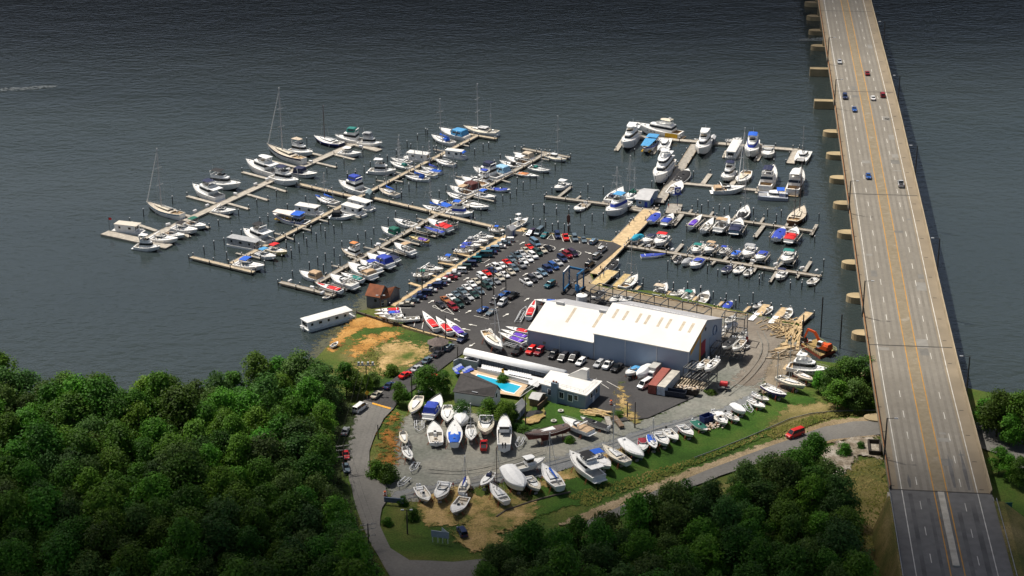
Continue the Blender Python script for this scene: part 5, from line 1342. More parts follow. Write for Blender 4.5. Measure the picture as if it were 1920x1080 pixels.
            if 'mizzen' in extra:
                xz = -.3*L; m = MB(); m.tube((xz,0,z2), (xz,0,z2+H*.62), r*.9, r*.7, 6); m.bar((xz,-.7,z2+H*.35), (xz,.7,z2+H*.35), .08); m.build('mizzen_mast', CV['brown'] if 'wood' in extra else ALU, t)
        if ct == 'bimini': bimini(t, -.42*L, -.2*L, w2*.7, z2+.1, 1.6, cm)
        elif ct == 'dodger': camper(t, -.26*L, -.08*L, w2*.55, z2+.1, .8, cm)
        elif ct == 'cover': cover(t, R, .02, .5, cm, .6, .8)
        elif ct == 'fullcover': cover(t, R, .02, .98, cm, .5, .97)
        elif ct == 'bag':
            m = MB(); m.tube((L*.3,0,z2+.5), (L*.5,0,z2+.7), .35, .2, 8); m.build('sail_bag', cm, t, True)
        if land:
            m = MB(); p = [(.12*L,0),(-.06*L,0)]
            zk = -.035*L-.15; m.frus([(-.1*L,-.1),(.1*L,-.1),(.1*L,.1),(-.1*L,.1)], -(z-GZ)+.12, [(-.06*L,-.16),(.14*L,-.16),(.14*L,.16),(-.06*L,.16)], zk+.35); m.build('keel', bm, t)
            m = MB(); m.frus([(-.44*L,-.05),(-.38*L,-.05),(-.38*L,.05),(-.44*L,.05)], -.9, [(-.46*L,-.07),(-.39*L,-.07),(-.39*L,.07),(-.46*L,.07)], .1); m.build('rudder', bm, t)
    elif kind == 'house':
        B = min(B or 3.9, max(3.0, .36*L), 4.6); hh = 2.1
        m = MB(); q = [(-L/2,-B/2),(L*.38,-B/2),(L/2,-B*.3),(L/2,B*.3),(L*.38,B/2),(-L/2,B/2)]; m.frus(pscale(q,.92,0,.96), -.4, q, .75, 0, True, True); m.build('hull', hm, t)
        m = MB(); m.prism(pscale(q,.97,0,.98), .75, .8); m.build('deck', DECKW, t)
        x0, x1 = (-.4*L, .27*L) if 'long' not in extra else (-.48*L, .36*L)
        w = B*.42; m = MB(); p = [(x0,-w),(x1,-w),(x1,w),(x0,w)]; m.frus(p, .8, p, .8+hh, 0, False); ca = m.build('cabin', CV['grey'] if 'greyhouse' in extra else GEL, t)
        n = max(2, int((x1-x0)/2.6))
        wl = [((x0+(i+.5)*(x1-x0)/n, s*w, 2.0), (1.0 if i % 2 else .7, .06, .7)) for i in range(n) for s in (-1, 1)]+[((s, 0, 1.9), (.06, w*1.3, 1.0)) for s in (x0, x1)]
        for a_, b_ in wl: m = MB(); m.box(a_, b_); m.build('window', GLASS, ca)
        slab(t, 'roof', [(x0-.25,-w-.12),(x1+.08*L,-w-.12),(x1+.08*L,w+.12),(x0-.25,w+.12)], .8+hh, .16, P((.55,.50,.42), .6, .06, 1) if 'tanroof' in extra else CV['grey'] if 'greyroof' in extra else P((.64,.63,.6), .6, .08, .9), .1)
        m = MB()
        for s in (-1, 1): m.bar((x1+.07*L, s*w, .8), (x1+.07*L, s*w, .8+hh), .08)
        m.build('roof_posts', WHITE, t)
        m = MB()
        for s in (-1, 1): m.bar((x1, s*B*.42, 1.6), (L*.46, s*B*.36, 1.6), .05); m.bar((L*.46, s*B*.36, .8), (L*.46, s*B*.36, 1.6), .05)
        m.bar((L*.46,-B*.36,1.6), (L*.46,B*.36,1.6), .05); m.build('deck_rail', ALU, t)
        if 'motor' in extra: outboard(t, -L/2, .7, CV['white'], 2)
        if ct == 'tarp':
            m = MB(); m.frus([(x1,-w),(L*.44,-w),(L*.44,w),(x1,w)], 2.5, [(x1,-w*.6),(L*.4,-w*.6),(L*.4,w*.6),(x1,w*.6)], 2.85); m.build('canvas_awning', cm, t)
        if 'mastlet' in extra:
            m = MB(); m.tube((0,0,3), (0,0,8), .07, .04); m.build('antenna_mast', ALU, t)
    elif kind == 'tour':
        B = 4.4; R = boat_hull(t, L, B, 'open', GEL, BOTTOM['blue'], DECKW, .83, P((.45,.44,.4), .8, .1, 1), CV['royal'])
        w = B*.47
        slab(t, 'roof', [(-.1*L,-w),(.44*L,-w*.75),(.44*L,w*.75),(-.1*L,w)], 3.3, .12, cm if 'blueroof' in extra else P((.72,.62,.55), .6, .05, 1), .1)
        bimini(t, -.36*L, -.1*L, w, 1.2, 2.4, cm)
        m = MB()
        for x in (-.09*L, .1*L, .28*L, .42*L):
            for s in (-1, 1): m.bar((x, s*w*.72, .9), (x, s*w*.72, 3.32), .07)
        m.build('roof_posts', WHITE, t)
        cabin(t, 'wheelhouse', [(-.34*L,-w*.85),(-.12*L,-w*.85),(-.12*L,w*.85),(-.34*L,w*.85)], .6, 2.2, P((.35,.42,.55), .6, .05, 1), .98, 0, .98, (.4,.85))
        m = MB()
        for x in (.05, .16, .27, .36):
            for s in (-1, 1): m.box((x*L, s*w*.62, .85), (.9,.6,.25))
        m.build('yellow_benches', CV['yellow'], t)
    elif kind == 'catam':
        B = B or .5*L
        for s in (-1, 1):
            m = MB(); rows = []
            for i in range(9):
                u = i/8; x = -L/2+u*L; hw = B*.13*(1 if u < .5 else max(.06, 1-((u-.5)/.5)**2)); zs = 1.15+.25*u
                y = s*B*.37; rows.append([(x, y+hw, zs), (x, y+hw*.8, .1), (x, y, -.4), (x, y-hw*.8, .1), (x, y-hw, zs)])
            m.loft(rows, caps=True); m.loft([[r[0], r[-1]] for r in rows][::1]); m.build('hull', hm, t)
        m = MB(); q = [(-.42*L,-B*.4),(.2*L,-B*.4),(.2*L,B*.4),(-.42*L,B*.4)]; m.prism(q, .85, 1.3); m.build('bridge_deck', DECKW, t)
        up, zt = cabin(t, 'saloon', cab_poly(-.2*L, .16*L, B*.34, B*.27, .4), 1.3, 1.15, GEL, .85, -.2, .88, (.35,.8))
        m = MB(); m.box((.34*L, 0, 1.25), (.26*L, B*.5, .05)); m.build('trampoline', P((.3,.3,.3), .9, .1, 1), t)
        if mast:
            m = MB(); m.tube((.06*L,0,1.3), (.06*L,0,1.3+mast), .12, .09, 7); m.bar((.06*L,-1,1.3+mast*.6), (.06*L,1,1.3+mast*.6), .08); o = m.build('mast', ALU, t)
            m = MB(); m.tube((.06*L,0,3.2), (-.34*L,0,3.0), .2, .12, 6); m.build('boom', BLACKM if not sc else CV[sc], t)
        if ct == 'bimini': bimini(t, -.38*L, -.12*L, B*.3, 2.0, 1.3, cm)
        rails(t, [(x, B*.48, 1.3,0,0,0,0,0,(x+L/2)/L) for x in (-.4*L, -.2*L, 0, .2*L, .4*L)], 0, .6)
    if not land and z < .5: t.scale = (1.05, 1.09, 1.12)
    if land and kind != 'wrap': t.scale = (1, .94, .9)
    # marks and gear common to all
    if L > 6 and kind in ('cruiser','fly','sail') and not land:
        m = MB(); 
        for x in (-.2*L, .12*L):
            w, z_ = width_at(R, x)
            for s in (-1, 1): m.tube((x, s*(w+.1), z_*.25), (x, s*(w+.1), z_*.75), .13, n=6)
        m.build('fenders', P((.55,.56,.58), .6, .1, 1), t)
    return t
def stand(label, c, rz, L, z, B, kind):
    t = thing('boat_stand', label, 'boat stand', (c[0], c[1], GZ+.05), rz, 'stands under the boats ashore')
    h = z-GZ
    m = MB()
    for x in (-.25*L, .2*L): m.box((x, 0, min(.35,h*.2)), (.4, .9, min(.7, h*.4)))
    m.build('keel_blocks', TIMGREY, t)
    for x in (-.3*L, .18*L):
        for s in (-1, 1):
            m = MB(); a = Vector((x, s*(B*.36), h+.05)); b = Vector((x, s*B*.5, .05))
            for dx in (-.35, .35): m.bar(a, b+Vector((dx, .15*s, 0)), .07)
            m.bar(a, b+Vector((0, -.35*s, 0)), .07); m.box(tuple(a), (.3,.25,.06)); m.build('jack_stand', P((.3,.07,.03), .8, .3, 2), t)
def lift(label, c, rz, L, z, B):
    t = thing('boat_lift', label, 'boat lift', (c[0], c[1], 0), rz, 'boat lifts beside the docks')
    w = B/2+.55
    for x in (-.34*L, .26*L):
        for s in (-1, 1):
            m = MB(); m.tube((x, s*w, -2), (x, s*w, 2.9), .13, n=7); m.build('post', P((.28,.25,.21), .8, .2, 1.5), t)
    m = MB()
    for s in (-1, 1): m.bar((-.42*L, s*(w+.02), 1.7), (.34*L, s*(w+.02), 1.7), .26, .3)
    m.build('side_beams', TIMGREY, t)
    m = MB()
    for x in (-.34*L, .26*L): m.bar((x, -w, z-.28), (x, w, z-.28), .22, .2)
    for s in (-1, 1): m.bar((-.4*L, s*B*.24, z-.12), (.34*L, s*B*.24, z-.12), .2, .16)
    m.build('cradle', ALU, t)
def D(c, x0, y0, x1, y1): return cp(c, x0, y0), cp(c, x1, y1)
def moor(place, rows, on_lift=False):
    "a rank of boats along one side of a dock, listed from its far end"
    for i, r in enumerate(rows):
        kind, c, x0, y0, x1, y1, look, o = r
        o = dict(o); lf = o.pop('lift', on_lift)
        if lf: o['z'] = o.get('z', 1.15)
        t = boat(kind, *D(c, x0, y0, x1, y1), f'{look}, {ORD[i]} {place}', **o)
        if lf:
            hull = [q for q in t.children if q.name.startswith('hull')][0]
            xs = [v.co.x for v in hull.data.vertices]; yy = [v.co.y for v in hull.data.vertices]
            lift(f'boat lift, {ORD[i]} {place}', t.location, t.rotation_euler.z, max(xs)-min(xs), o['z'], max(yy)-min(yy))
TEAKB = P((.56,.49,.39), .6, .1, 1.5)
moor('from far end, left of leftmost dock', [
 ('fly','B',335,388,590,410,'big white motor yacht with teal canvas',dict(cv='teal',ct='camper')),
 ('sail','B',145,388,385,445,'navy-hulled schooner with a stout brown mast',dict(hull='navy',mast=12.5,mu=.62,extra=('wood','tall'),stripe='royal',sc=None)),
 ('fly','B',125,535,-60,485,'white trawler yacht with cream top',dict(cv='beige',ct='hard',extra=('trawl',))),
 ('sail','A',1550,492,1865,605,'long blue-striped sailboat with a very tall mast',dict(stripe='navy',mast=23,extra=('teak','furl'),deck=TEAKB,B=4.2)),
 ('fly','A',1360,630,1622,712,'white motor yacht with white hardtop',dict(extra=('aft',))),
 ('fly','A2',1300,160,1015,110,'white trawler yacht with black bimini',dict(cv='black',ct='bimini',extra=('trawl',))),
 ('fly','A2',880,175,1112,255,'white motor yacht with navy bimini',dict(cv='navy',ct='bimini',extra=('aft',))),
 ('sail','A2',465,328,772,422,'teak-decked sailboat with a tall mast',dict(mast=20,extra=('teak','furl'),deck=TEAKB,stripe='greyblue',B=4.2)),
 ('house','A2',425,548,172,520,'grey-white houseboat with two flat roofs',dict(extra=('tanroof',),B=4.6)),
])
moor('from far end, right of leftmost dock', [
 ('fly','B',750,445,545,420,'white motor yacht with grey canvas top',dict(cv='grey',ct='camper')),
 ('cruiser','B',562,532,370,508,'plain white cabin cruiser with hardtop',dict(ct='hard')),
 ('cruiser','B',165,722,-40,690,'navy-hulled cruiser with dark canvas',dict(cv='navy',ct='camper',hull=None,stripe='navy')),
 ('fly','A',1820,800,1595,735,'white motor yacht with navy bimini',dict(cv='navy',ct='bimini')),
 ('cruiser','A2',1258,372,1058,355,'low white express cruiser',dict(extra=('arch',))),
 ('cruiser','A2',988,518,820,470,'white cruiser with green canvas and orange raft',dict(cv='green',ct='bimini',extra=('tan',))),
 ('cruiser','A2',912,558,700,515,'white cruiser with black canvas top',dict(cv='black',ct='bimini')),
 ('cruiser','A2',797,598,628,560,'white cruiser with tan cockpit',dict(extra=('tan',))),
 ('cruiser','A2',735,640,492,608,'long white open cruiser with arch',dict(extra=('arch',))),
 ('fly','A2',575,705,360,680,'white motor yacht with bare hardtop',dict()),
])
moor('from far end, left of second dock', [
 ('sail','B',1490,300,1785,345,'cream pilothouse ketch lying across the dock head',dict(mast=17,extra=('pilothouse','mizzen'),deck=CREAM)),
 ('cruiser','B',1272,328,1512,378,'large white cruiser with double sky-blue canopies',dict(cv='sky',ct='camper',extra=('arch',))),
 ('sail','B',1200,372,1390,432,'white sailboat with blue sail cover',dict(mast=14.8,sc='blue',cv='blue',ct='dodger')),
 ('house','B',955,545,1185,575,'cream houseboat with white roof',dict(extra=('mastlet',))),
 ('sail','B',832,568,1010,600,'white sailboat beside the houseboat',dict(mast=9)),
 ('sail','B',825,605,1010,650,'pale sailboat with teal dodger',dict(cv='teal',ct='dodger',mast=9)),
 ('fly','B',872,690,640,672,'white sportfishing yacht with tall white bridge',dict()),
 ('fly','C',870,112,1180,200,'white motor yacht with blue canvas enclosure',dict(cv='royal',ct='camper')),
 ('sail','C',590,262,838,330,'white ketch with blue sail covers',dict(sc='blue',cv='blue',ct='bag',mast=9,extra=('mizzen',))),
 ('house','C',660,450,345,400,'cream houseboat with white sun roof',dict(extra=('mastlet',))),
 ('tour','C',85,495,485,560,'white tour boat with bright blue canopy',dict(cv='blue')),
 ('fly','A2',1335,568,1562,645,'white motor yacht with black bimini',dict(cv='black',ct='bimini',extra=('aft',))),
 ('house','A2',1480,695,1210,645,'long grey houseboat with grey roof',dict(extra=('greyroof','greyhouse','long'))),
])
moor('from far end, right of second dock', [
 ('house','B',1505,550,1318,528,'small white houseboat with blue tarpaulin',dict(cv='blue',ct='tarp')),
 ('sail','B',1228,578,1400,622,'plain white sailboat',dict(mast=11)),
 ('sail','B',1108,648,1278,688,'white sailboat with royal-blue covers',dict(sc='royal',cv='blue',ct='cover',mast=10)),
 ('sail','B',1038,678,1235,718,'cream sailboat with open cockpit',dict(deck=CREAM,mast=9)),
 ('sail','B',960,728,1172,752,'white sailboat with two blue covers',dict(sc='blue',cv='blue',ct='dodger',mast=9.5)),
 ('sail','B',725,842,890,895,'small wood-decked sailboat with blue sail cover',dict(sc='blue',deck=TEAKB,mast=8)),
 ('house','C',1265,395,985,320,'white houseboat with flat white roof',dict()),
 ('house','C',1165,460,905,395,'white houseboat with blue gear on deck',dict()),
 ('cruiser','C',1030,488,768,478,'white cruiser with black canopy',dict(cv='black',ct='camper')),
 ('cruiser','A2',1718,752,1550,702,'yellow-hulled cruiser with red canvas',dict(cv='red',ct='bimini',hull=P((.62,.52,.24),.4,.05,1),deck=CREAM)),
 ('cruiser','A2',1615,792,1458,740,'white cruiser with blue canvas top',dict(cv='sky',ct='bimini')),
 ('cruiser','A2',1512,888,1262,842,'white cruiser with bright blue bimini',dict(cv='blue',ct='bimini')),
])
moor('from far end, left of third dock', [
 ('cruiser','E',1102,362,1312,410,'white cruiser with beige canvas',dict(cv='beige',ct='camper')),
 ('cruiser','E',1008,412,1250,462,'white cruiser with white hardtop',dict(ct='hard',extra=('tan',))),
 ('sail','E',945,442,1160,498,'white sailboat with dark cockpit cover',dict(cv='black',ct='dodger',mast=False)),
 ('cruiser','E',780,512,1040,580,'white cruiser with light-blue canvas',dict(cv='lightblue',ct='camper',extra=('arch',))),
 ('fly','E',653,552,940,625,'white motor yacht with round navy canopy',dict(cv='navy',ct='camper')),
 ('fly','E',620,628,845,665,'white trawler yacht with blue covers',dict(cv='royal',ct='bimini',extra=('trawl',))),
 ('cruiser','E',520,650,782,715,'plain white cruiser with beige seats',dict(extra=('tan','arch'))),
 ('cruiser','E',445,690,695,775,'white cruiser with maroon canvas',dict(cv='maroon',ct='camper')),
 ('cruiser','E',388,745,612,808,'white cruiser with tan canvas',dict(cv='tan',ct='bimini',extra=('tan',))),
 ('sail','E',348,795,542,855,'white sailboat with bare boom',dict(mast=14)),
 ('cruiser','E',178,890,378,950,'white cruiser with blue canvas cover',dict(cv='blue',ct='cover')),
 ('sail','E',78,940,288,985,'pale green sailboat with blue sail cover',dict(sc='blue',mast=11,hull=P((.45,.6,.6),.4,.05,1))),
 ('cruiser','C',1522,538,1762,595,'white cruiser with small windscreen',dict(extra=('port',))),
 ('cruiser','D',1308,62,1508,130,'white cruiser with dark green canvas',dict(cv='green',ct='camper')),
 ('fly','D',835,322,1058,380,'tan trawler with orange top',dict(cv='orange',ct='bimini',hull='beige',deck=TEAKB,extra=('trawl',))),
 ('cruiser','D',335,592,582,660,'grey-white cruiser with tan canvas',dict(cv='tan',ct='camper')),
])
moor('from far end, right of third dock', [
 ('sail','E',1690,428,1465,372,'cream motor-sailer with tall mast',dict(mast=15,extra=('pilothouse',),deck=CREAM)),
 ('sail','E',1508,548,1278,505,'white sailboat with mast and green dodger',dict(cv='teal',ct='dodger',mast=7)),
 ('speed','E',1380,602,1148,562,'white runabout with an orange cover',dict(cv='orange',B=2.6)),
 ('open','E',1058,758,862,738,'small white boat with bright blue cover',dict(cv='royal',ct='cover')),
 ('cruiser','E',888,856,688,805,'white cruiser with blue canvas top',dict(cv='blue',ct='bimini')),
 ('sail','E',820,965,545,910,'large white racing sailboat',dict(mast=13,B=4)),
 ('fly','F',868,152,570,112,'white sportfishing yacht with blue canopy',dict(cv='blue',ct='front')),
 ('open','F',600,260,680,240,'small black-covered boat',dict(cv='black',ct='cover',lift=True)),
 ('cruiser','F',328,225,592,308,'white cruiser with red canvas and arch',dict(cv='red',ct='cover',extra=('arch',),lift=True)),
 ('speed','F',290,288,518,348,'white speedboat with full blue cover',dict(cv='royal',extra=('full',),lift=True)),
 ('speed','D',1630,140,1862,192,'yellow speedboat with purple cover',dict(cv='purple',hull='yellow',deck=P((.62,.5,.25),.4,.1,1),lift=True)),
 ('cruiser','D',1455,250,1678,332,'white cruiser with tan bimini',dict(cv='tan',ct='bimini',lift=True)),
 ('cruiser','D',1250,350,1492,418,'blue-and-white cruiser with navy cover',dict(cv='navy',ct='cover',stripe='royal',lift=True)),
 ('cruiser','D',1133,390,1418,492,'large white cruiser with royal-blue canvas',dict(cv='royal',ct='camper',lift=True)),
 ('cruiser','D',1048,455,1278,548,'white cruiser with blue bimini',dict(cv='royal',ct='bimini',lift=True)),
 ('cruiser','D',908,505,1208,625,'large white cruiser with tan canvas',dict(cv='tan',ct='aft',extra=('tan','arch'),lift=True)),
 ('speed','D',820,580,1078,662,'white speedboat with green cover',dict(cv='teal',B=2.9,lift=True)),
 ('cruiser','D',690,640,992,738,'plain white arched cruiser',dict(extra=('arch',),lift=True)),
 ('speed','D',518,705,828,792,'white speedboat with bright red cover',dict(cv='red',B=2.9,extra=('fore',),lift=True)),
])
moor('from far end along the boardwalk', [
 ('open','F',1522,205,1312,292,'white centre-console boat with tall tower',dict(extra=('tower',),B=3.4)),
 ('open','F',1252,328,1068,308,'white boat with blue canopy on lift',dict(cv='blue',ct='bimini',lift=True)),
 ('cruiser','F',1125,422,902,388,'plain white cruiser',dict(extra=('arch',),lift=True)),
 ('cruiser','F',1052,468,798,440,'white cruiser with grey cockpit',dict(cv='grey',ct='aft',lift=True)),
 ('cruiser','F',968,522,748,485,'white cruiser with royal-blue cover',dict(cv='royal',ct='cover',lift=True)),
 ('open','F',878,572,648,555,'white fishing boat with blue top and motor',dict(cv='royal',ct='bimini',extra=('blue',),lift=True)),
 ('open','F',702,682,468,650,'white centre-console boat with small blue top',dict(cv='blue',ct='bimini',lift=True)),
 ('cruiser','F',518,805,268,762,'large plain white cruiser',dict(extra=('arch',),lift=True)),
 ('open','F',402,852,158,848,'black-striped white boat with green top',dict(cv='green',ct='bimini',stripe='black',lift=True)),
])
moor('from left on topmost bridge-side dock', [
 ('fly','G',1072,395,1218,215,'white motor yacht with enclosed bridge',dict(extra=('aft',))),
 ('tour','G',1320,428,1452,270,'blue and white excursion boat',dict(cv='sky',extra=('blueroof',))),
 ('catam','G',1535,412,1585,262,'white power catamaran with hardtop',dict(B=4.4)),
 ('yacht','G',1225,145,1765,228,'long white yacht with yellow tarpaulin at the stern',dict(extra=('tarp','cream'))),
 ('fly','H',322,402,418,220,'white motor yacht with bare flybridge',dict()),
 ('house','H',785,262,698,412,'white houseboat with twin outboards',dict(extra=('motor','long'))),
 ('open','H',828,190,660,208,'small white boat with a tower',dict(extra=('cuddy',))),
 ('fly','H',928,436,972,255,'white motor yacht with bright blue bimini',dict(cv='blue',ct='front')),
 ('cruiser','H',1135,428,1148,318,'small white cruiser with arch',dict(extra=('arch',))),
 ('catam','H',1525,472,1585,350,'white sailing catamaran with mast',dict(mast=11,B=5.2)),
])
boat('open', *D('H',955,222,1000,250), 'small beige pontoon boat with white canopy behind the topmost dock', cv='beige', ct='bimini')
boat('dinghy', *D('H',1020,240,1080,262), 'small tender with outboard behind the blue-bimini motor yacht', extra=('motor',))
boat('dinghy', *D('H',265,190,335,195), 'small white tender on the topmost dock behind the bare-flybridge yacht')
boat('yacht', *D('G',1450,835,1622,565), 'huge three-decked white yacht alongside the long fuel-dock walkway', extra=('three',), B=6.2)
boat('open', *D('G',1840,650,1730,765), 'small white boat with black cover beside the walkway', cv='black', ct='cover')
boat('open', *D('G',1758,790,1640,905), 'small open white boat nearest the blue fuel sign', extra=('bowrider',))
moor('from left on second bridge-side dock', [
 ('fly','H',622,702,712,590,'white trawler yacht with navy bimini',dict(cv='navy',ct='bimini',extra=('trawl',))),
 ('sail','H',788,738,898,602,'white sailboat with radar pole',dict(mast=17,extra=('teak','furl'),mu=.5)),
 ('cruiser','H',865,802,490,812,'long white express cruiser lying along the dock',dict(cv='tan',ct='aft',extra=('tan',))),
 ('fly','H',1205,605,1105,800,'white trawler yacht with dark bimini',dict(cv='navy',ct='bimini',extra=('trawl',))),
 ('catam','H',1030,868,1372,880,'big grey-hulled catamaran with bright blue bimini',dict(cv='blue',ct='bimini',B=6,hull=P((.35,.38,.45),.4,.05,1))),
 ('fly','H',1530,640,1435,845,'white trawler with varnished brown transom',dict(extra=('trawl',),stripe='maroon')),
])
moor('from left beside the office dock', [
 ('cruiser','G',258,868,392,790,'white cruiser with plain white hardtop',dict(ct='hard')),
 ('open','I',498,355,612,265,'small white boat with brown seats',dict(extra=('tan','bowrider'))),
 ('sail','G',1062,872,892,1015,'white sailboat with navy canvas',dict(cv='navy',ct='dodger',mast=9)),
 ('sail','G',1095,1010,1228,888,'white ketch with green canvas and two masts',dict(cv='green',ct='dodger',sc='green',mast=14,mu=.62,extra=('mizzen',))),
 ('fly','I',872,430,1108,272,'white motor yacht with sky-blue top',dict(cv='sky',ct='front',stripe=None)),
])
moor('from left, below third bridge-side dock', [
 ('open','I',1502,375,1395,472,'white boat with royal-blue cover',dict(cv='royal',ct='cover',lift=True)),
 ('cruiser','I',1662,402,1558,492,'white boat with blue cover and windscreen',dict(cv='royal',ct='cover',lift=True)),
 ('speed','J',358,212,212,348,'orange-striped boat with purple cover',dict(cv='purple',stripe='orange',B=2.6,lift=True)),
 ('open','J',492,268,368,392,'open white boat with pale blue stern',dict(extra=('bowrider',),B=2.8,lift=True)),
 ('cruiser','J',672,258,545,382,'white cruiser with tan canvas',dict(cv='tan',ct='bimini',lift=True)),
 ('cruiser','J',812,282,738,412,'dark navy boat with navy cover',dict(cv='navy',ct='cover',hull='slate',lift=True)),
 ('open','J',1332,372,1238,488,'white boat with deep-blue cover',dict(cv='royal',ct='cover',lift=True)),
 ('cruiser','J',1482,388,1388,512,'white boat with bright red cover',dict(cv='red',ct='cover',lift=True)),
])
boat('sail', *D('J',895,125,818,255), 'white sailboat with dark cover above the third bridge-side dock', cv='black', ct='cover', mast=11, mu=.6)
boat('sail', *D('J',1568,150,1428,312), 'brown wooden ketch with tall twin masts near the bridge', hull=P((.16,.07,.03),.5,.15,1), deck=TEAKB, mast=17, extra=('wood','mizzen','teak'), mu=.62)
moor('from left, above lowest bridge-side dock', [
 ('wrap','I',1160,722,1285,645,'boat wrapped in a bright cyan cover',dict(cv='cyan',lift=True)),
 ('cruiser','I',1315,745,1425,640,'white cruiser with navy canvas',dict(cv='navy',ct='cover',lift=True)),
 ('cruiser','I',1458,772,1572,652,'white cruiser with red top',dict(cv='red',ct='bimini',lift=True)),
 ('open','J',248,662,352,548,'white boat with teal top',dict(cv='teal',ct='bimini',extra=('cuddy',),lift=True)),
 ('cruiser','J',392,660,505,562,'white cruiser with tan cockpit',dict(cv='tan',ct='bimini',extra=('tan',),lift=True)),
 ('open','J',572,668,655,592,'small white boat with blue top',dict(cv='royal',ct='bimini',lift=True)),
 ('open','J',712,700,795,628,'small boat with bright blue cover',dict(cv='blue',ct='cover',lift=True)),
 ('cruiser','J',858,722,965,600,'white cruiser with grey canvas',dict(cv='grey',ct='bimini',lift=True)),
 ('cruiser','J',1008,758,1102,650,'white cruiser with blue cover',dict(cv='royal',ct='cover',lift=True)),
 ('cruiser','J',1332,795,1418,662,'white cruiser with teal top',dict(cv='teal',ct='bimini',lift=True)),
])
moor('from left, below lowest bridge-side dock', [
 ('speed','I',1572,868,1288,882,'white speedboat with two royal-blue covers',dict(cv='royal',extra=('full',),B=2.6)),
 ('open','J',35,782,92,710,'small boat with black cover',dict(cv='black',ct='cover')),
 ('wrap','J',122,812,215,738,'small boat wrapped in pale grey',dict(cv='grey',extra=('low',))),
 ('cruiser','J',228,848,342,742,'white boat with royal-blue cockpit cover',dict(cv='royal',ct='cover')),
 ('open','J',598,898,692,812,'white boat with full navy cover',dict(cv='navy',ct='cover')),
 ('open','J',740,908,832,822,'white boat with navy seats',dict(extra=('bowrider','blue'))),
 ('open','J',868,938,932,858,'small open white boat',dict()),
 ('cruiser','J',1252,985,1332,890,'white boat with navy top',dict(cv='navy',ct='bimini')),
 ('open','J',1618,1040,1712,958,'open white skiff',dict(extra=('black',))),
])
boat('open', *D('I',1012,948,888,1055), 'white boat with black cover beside the tan pier', cv='black', ct='cover', B=2.6)
moor('from left along the lower bulkhead', [
 ('sail','K',1112,122,928,258,'white sailboat with mast',dict(mast=13,extra=('teak',))),
 ('cruiser','K',1455,232,1330,352,'white boat with beige top',dict(cv='beige',ct='bimini')),
 ('open','K',1502,350,1655,275,'cream centre-console boat',dict(stripe='beige')),
 ('open','K',1788,288,1665,392,'white boat with teal top',dict(cv='teal',ct='bimini')),
 ('open','L',172,252,45,378,'white boat with navy seats',dict(extra=('blue',))),
 ('open','L',458,352,365,435,'white boat with royal-blue cover',dict(cv='royal',ct='cover')),
 ('open','L',712,425,790,375,'small round-bowed white boat',dict()),
 ('open','L',942,418,828,485,'open white skiff',dict(extra=('tan',))),
 ('open','L',1160,438,1070,545,'white boat with a blue seat',dict(extra=('blue',))),
])
# the floating white houseboat by the beach and boats ashore
hb = boat('house', *D('N',628,572,75,725), 'long white houseboat with plain flat roof aground by the orange beach', extra=('long','motor'), B=4.6)
def ashore(rows, tmpl='', st=True):
    for r in rows:
        kind, c, x0, y0, x1, y1, look, o = r
        o = dict(o); zz_ = o.pop('z', GZ); ns = o.pop('nostand', False)
        t = boat(kind, *D(c, x0, y0, x1, y1), look+tmpl, z=zz_, land=True, **o)
        if st and not ns:
            hull = [q for q in t.children if q.name.startswith('hull')][0]
            xs = [v.co.x for v in hull.data.vertices]; yy = [v.co.y for v in hull.data.vertices]
            stand('jack stands under the '+look.split(' standing')[0].split(' on ')[0].split(' beside')[0], t.location, t.rotation_euler.z, max(xs)-min(xs), t.location.z, max(yy)-min(yy), kind)
ashore([
 ('speed','N',905,512,1215,492,'white speedboat with red and purple covers on the ramp nearest the boathouse',dict(cv='red',B=2.7)),
 ('speed','N',898,555,1225,525,'white speedboat with purple cover second from the boathouse',dict(cv='purple',B=2.7)),
 ('open','N',958,592,1245,565,'white boat with bright blue canopy beside the timber retaining wall',dict(cv='blue',ct='bimini',extra=('black',),B=2.6)),
 ('open','N',1052,634,1440,600,'white centre-console boat with black motors at the retaining wall',dict(extra=('black',),B=2.7)),
 ('speed','M',268,412,440,612,'white red-covered speedboat, left of three by the sleeper wall',dict(cv='red',B=2.9)),
 ('speed','M',428,472,606,656,'white red-covered speedboat, middle of three by the sleeper wall',dict(cv='red',B=2.9)),
 ('speed','M',545,500,748,682,'white purple-covered speedboat, right of three by the sleeper wall',dict(cv='purple',B=2.9)),
 ('sail','M',1225,868,1008,652,'big white sailboat with tall mast standing on the asphalt by the canopy',dict(mast=16,B=4.2,extra=('teak','furl'),bot='grey')),
 ('speed','M',1610,272,1530,470,'white speedboat with red markings beside the warehouse corner',dict(cv='red',B=2.6,extra=('fore',))),
 ('speed','M',1600,258,1900,275,'white boat with blue cover behind the warehouse roof',dict(cv='blue',B=2.6)),
 ('speed','M',1258,578,1540,640,'white speedboat with red cover beside the left warehouse wall',dict(cv='red',B=2.7)),
 ('speed','M',1202,618,1525,712,'white speedboat with purple cover between two others by the warehouse',dict(cv='purple',B=2.7)),
 ('speed','M',1168,652,1482,772,'gold-edged white speedboat with purple cover nearest the tall sailboat',dict(cv='purple',stripe='yellow',B=2.8)),
])
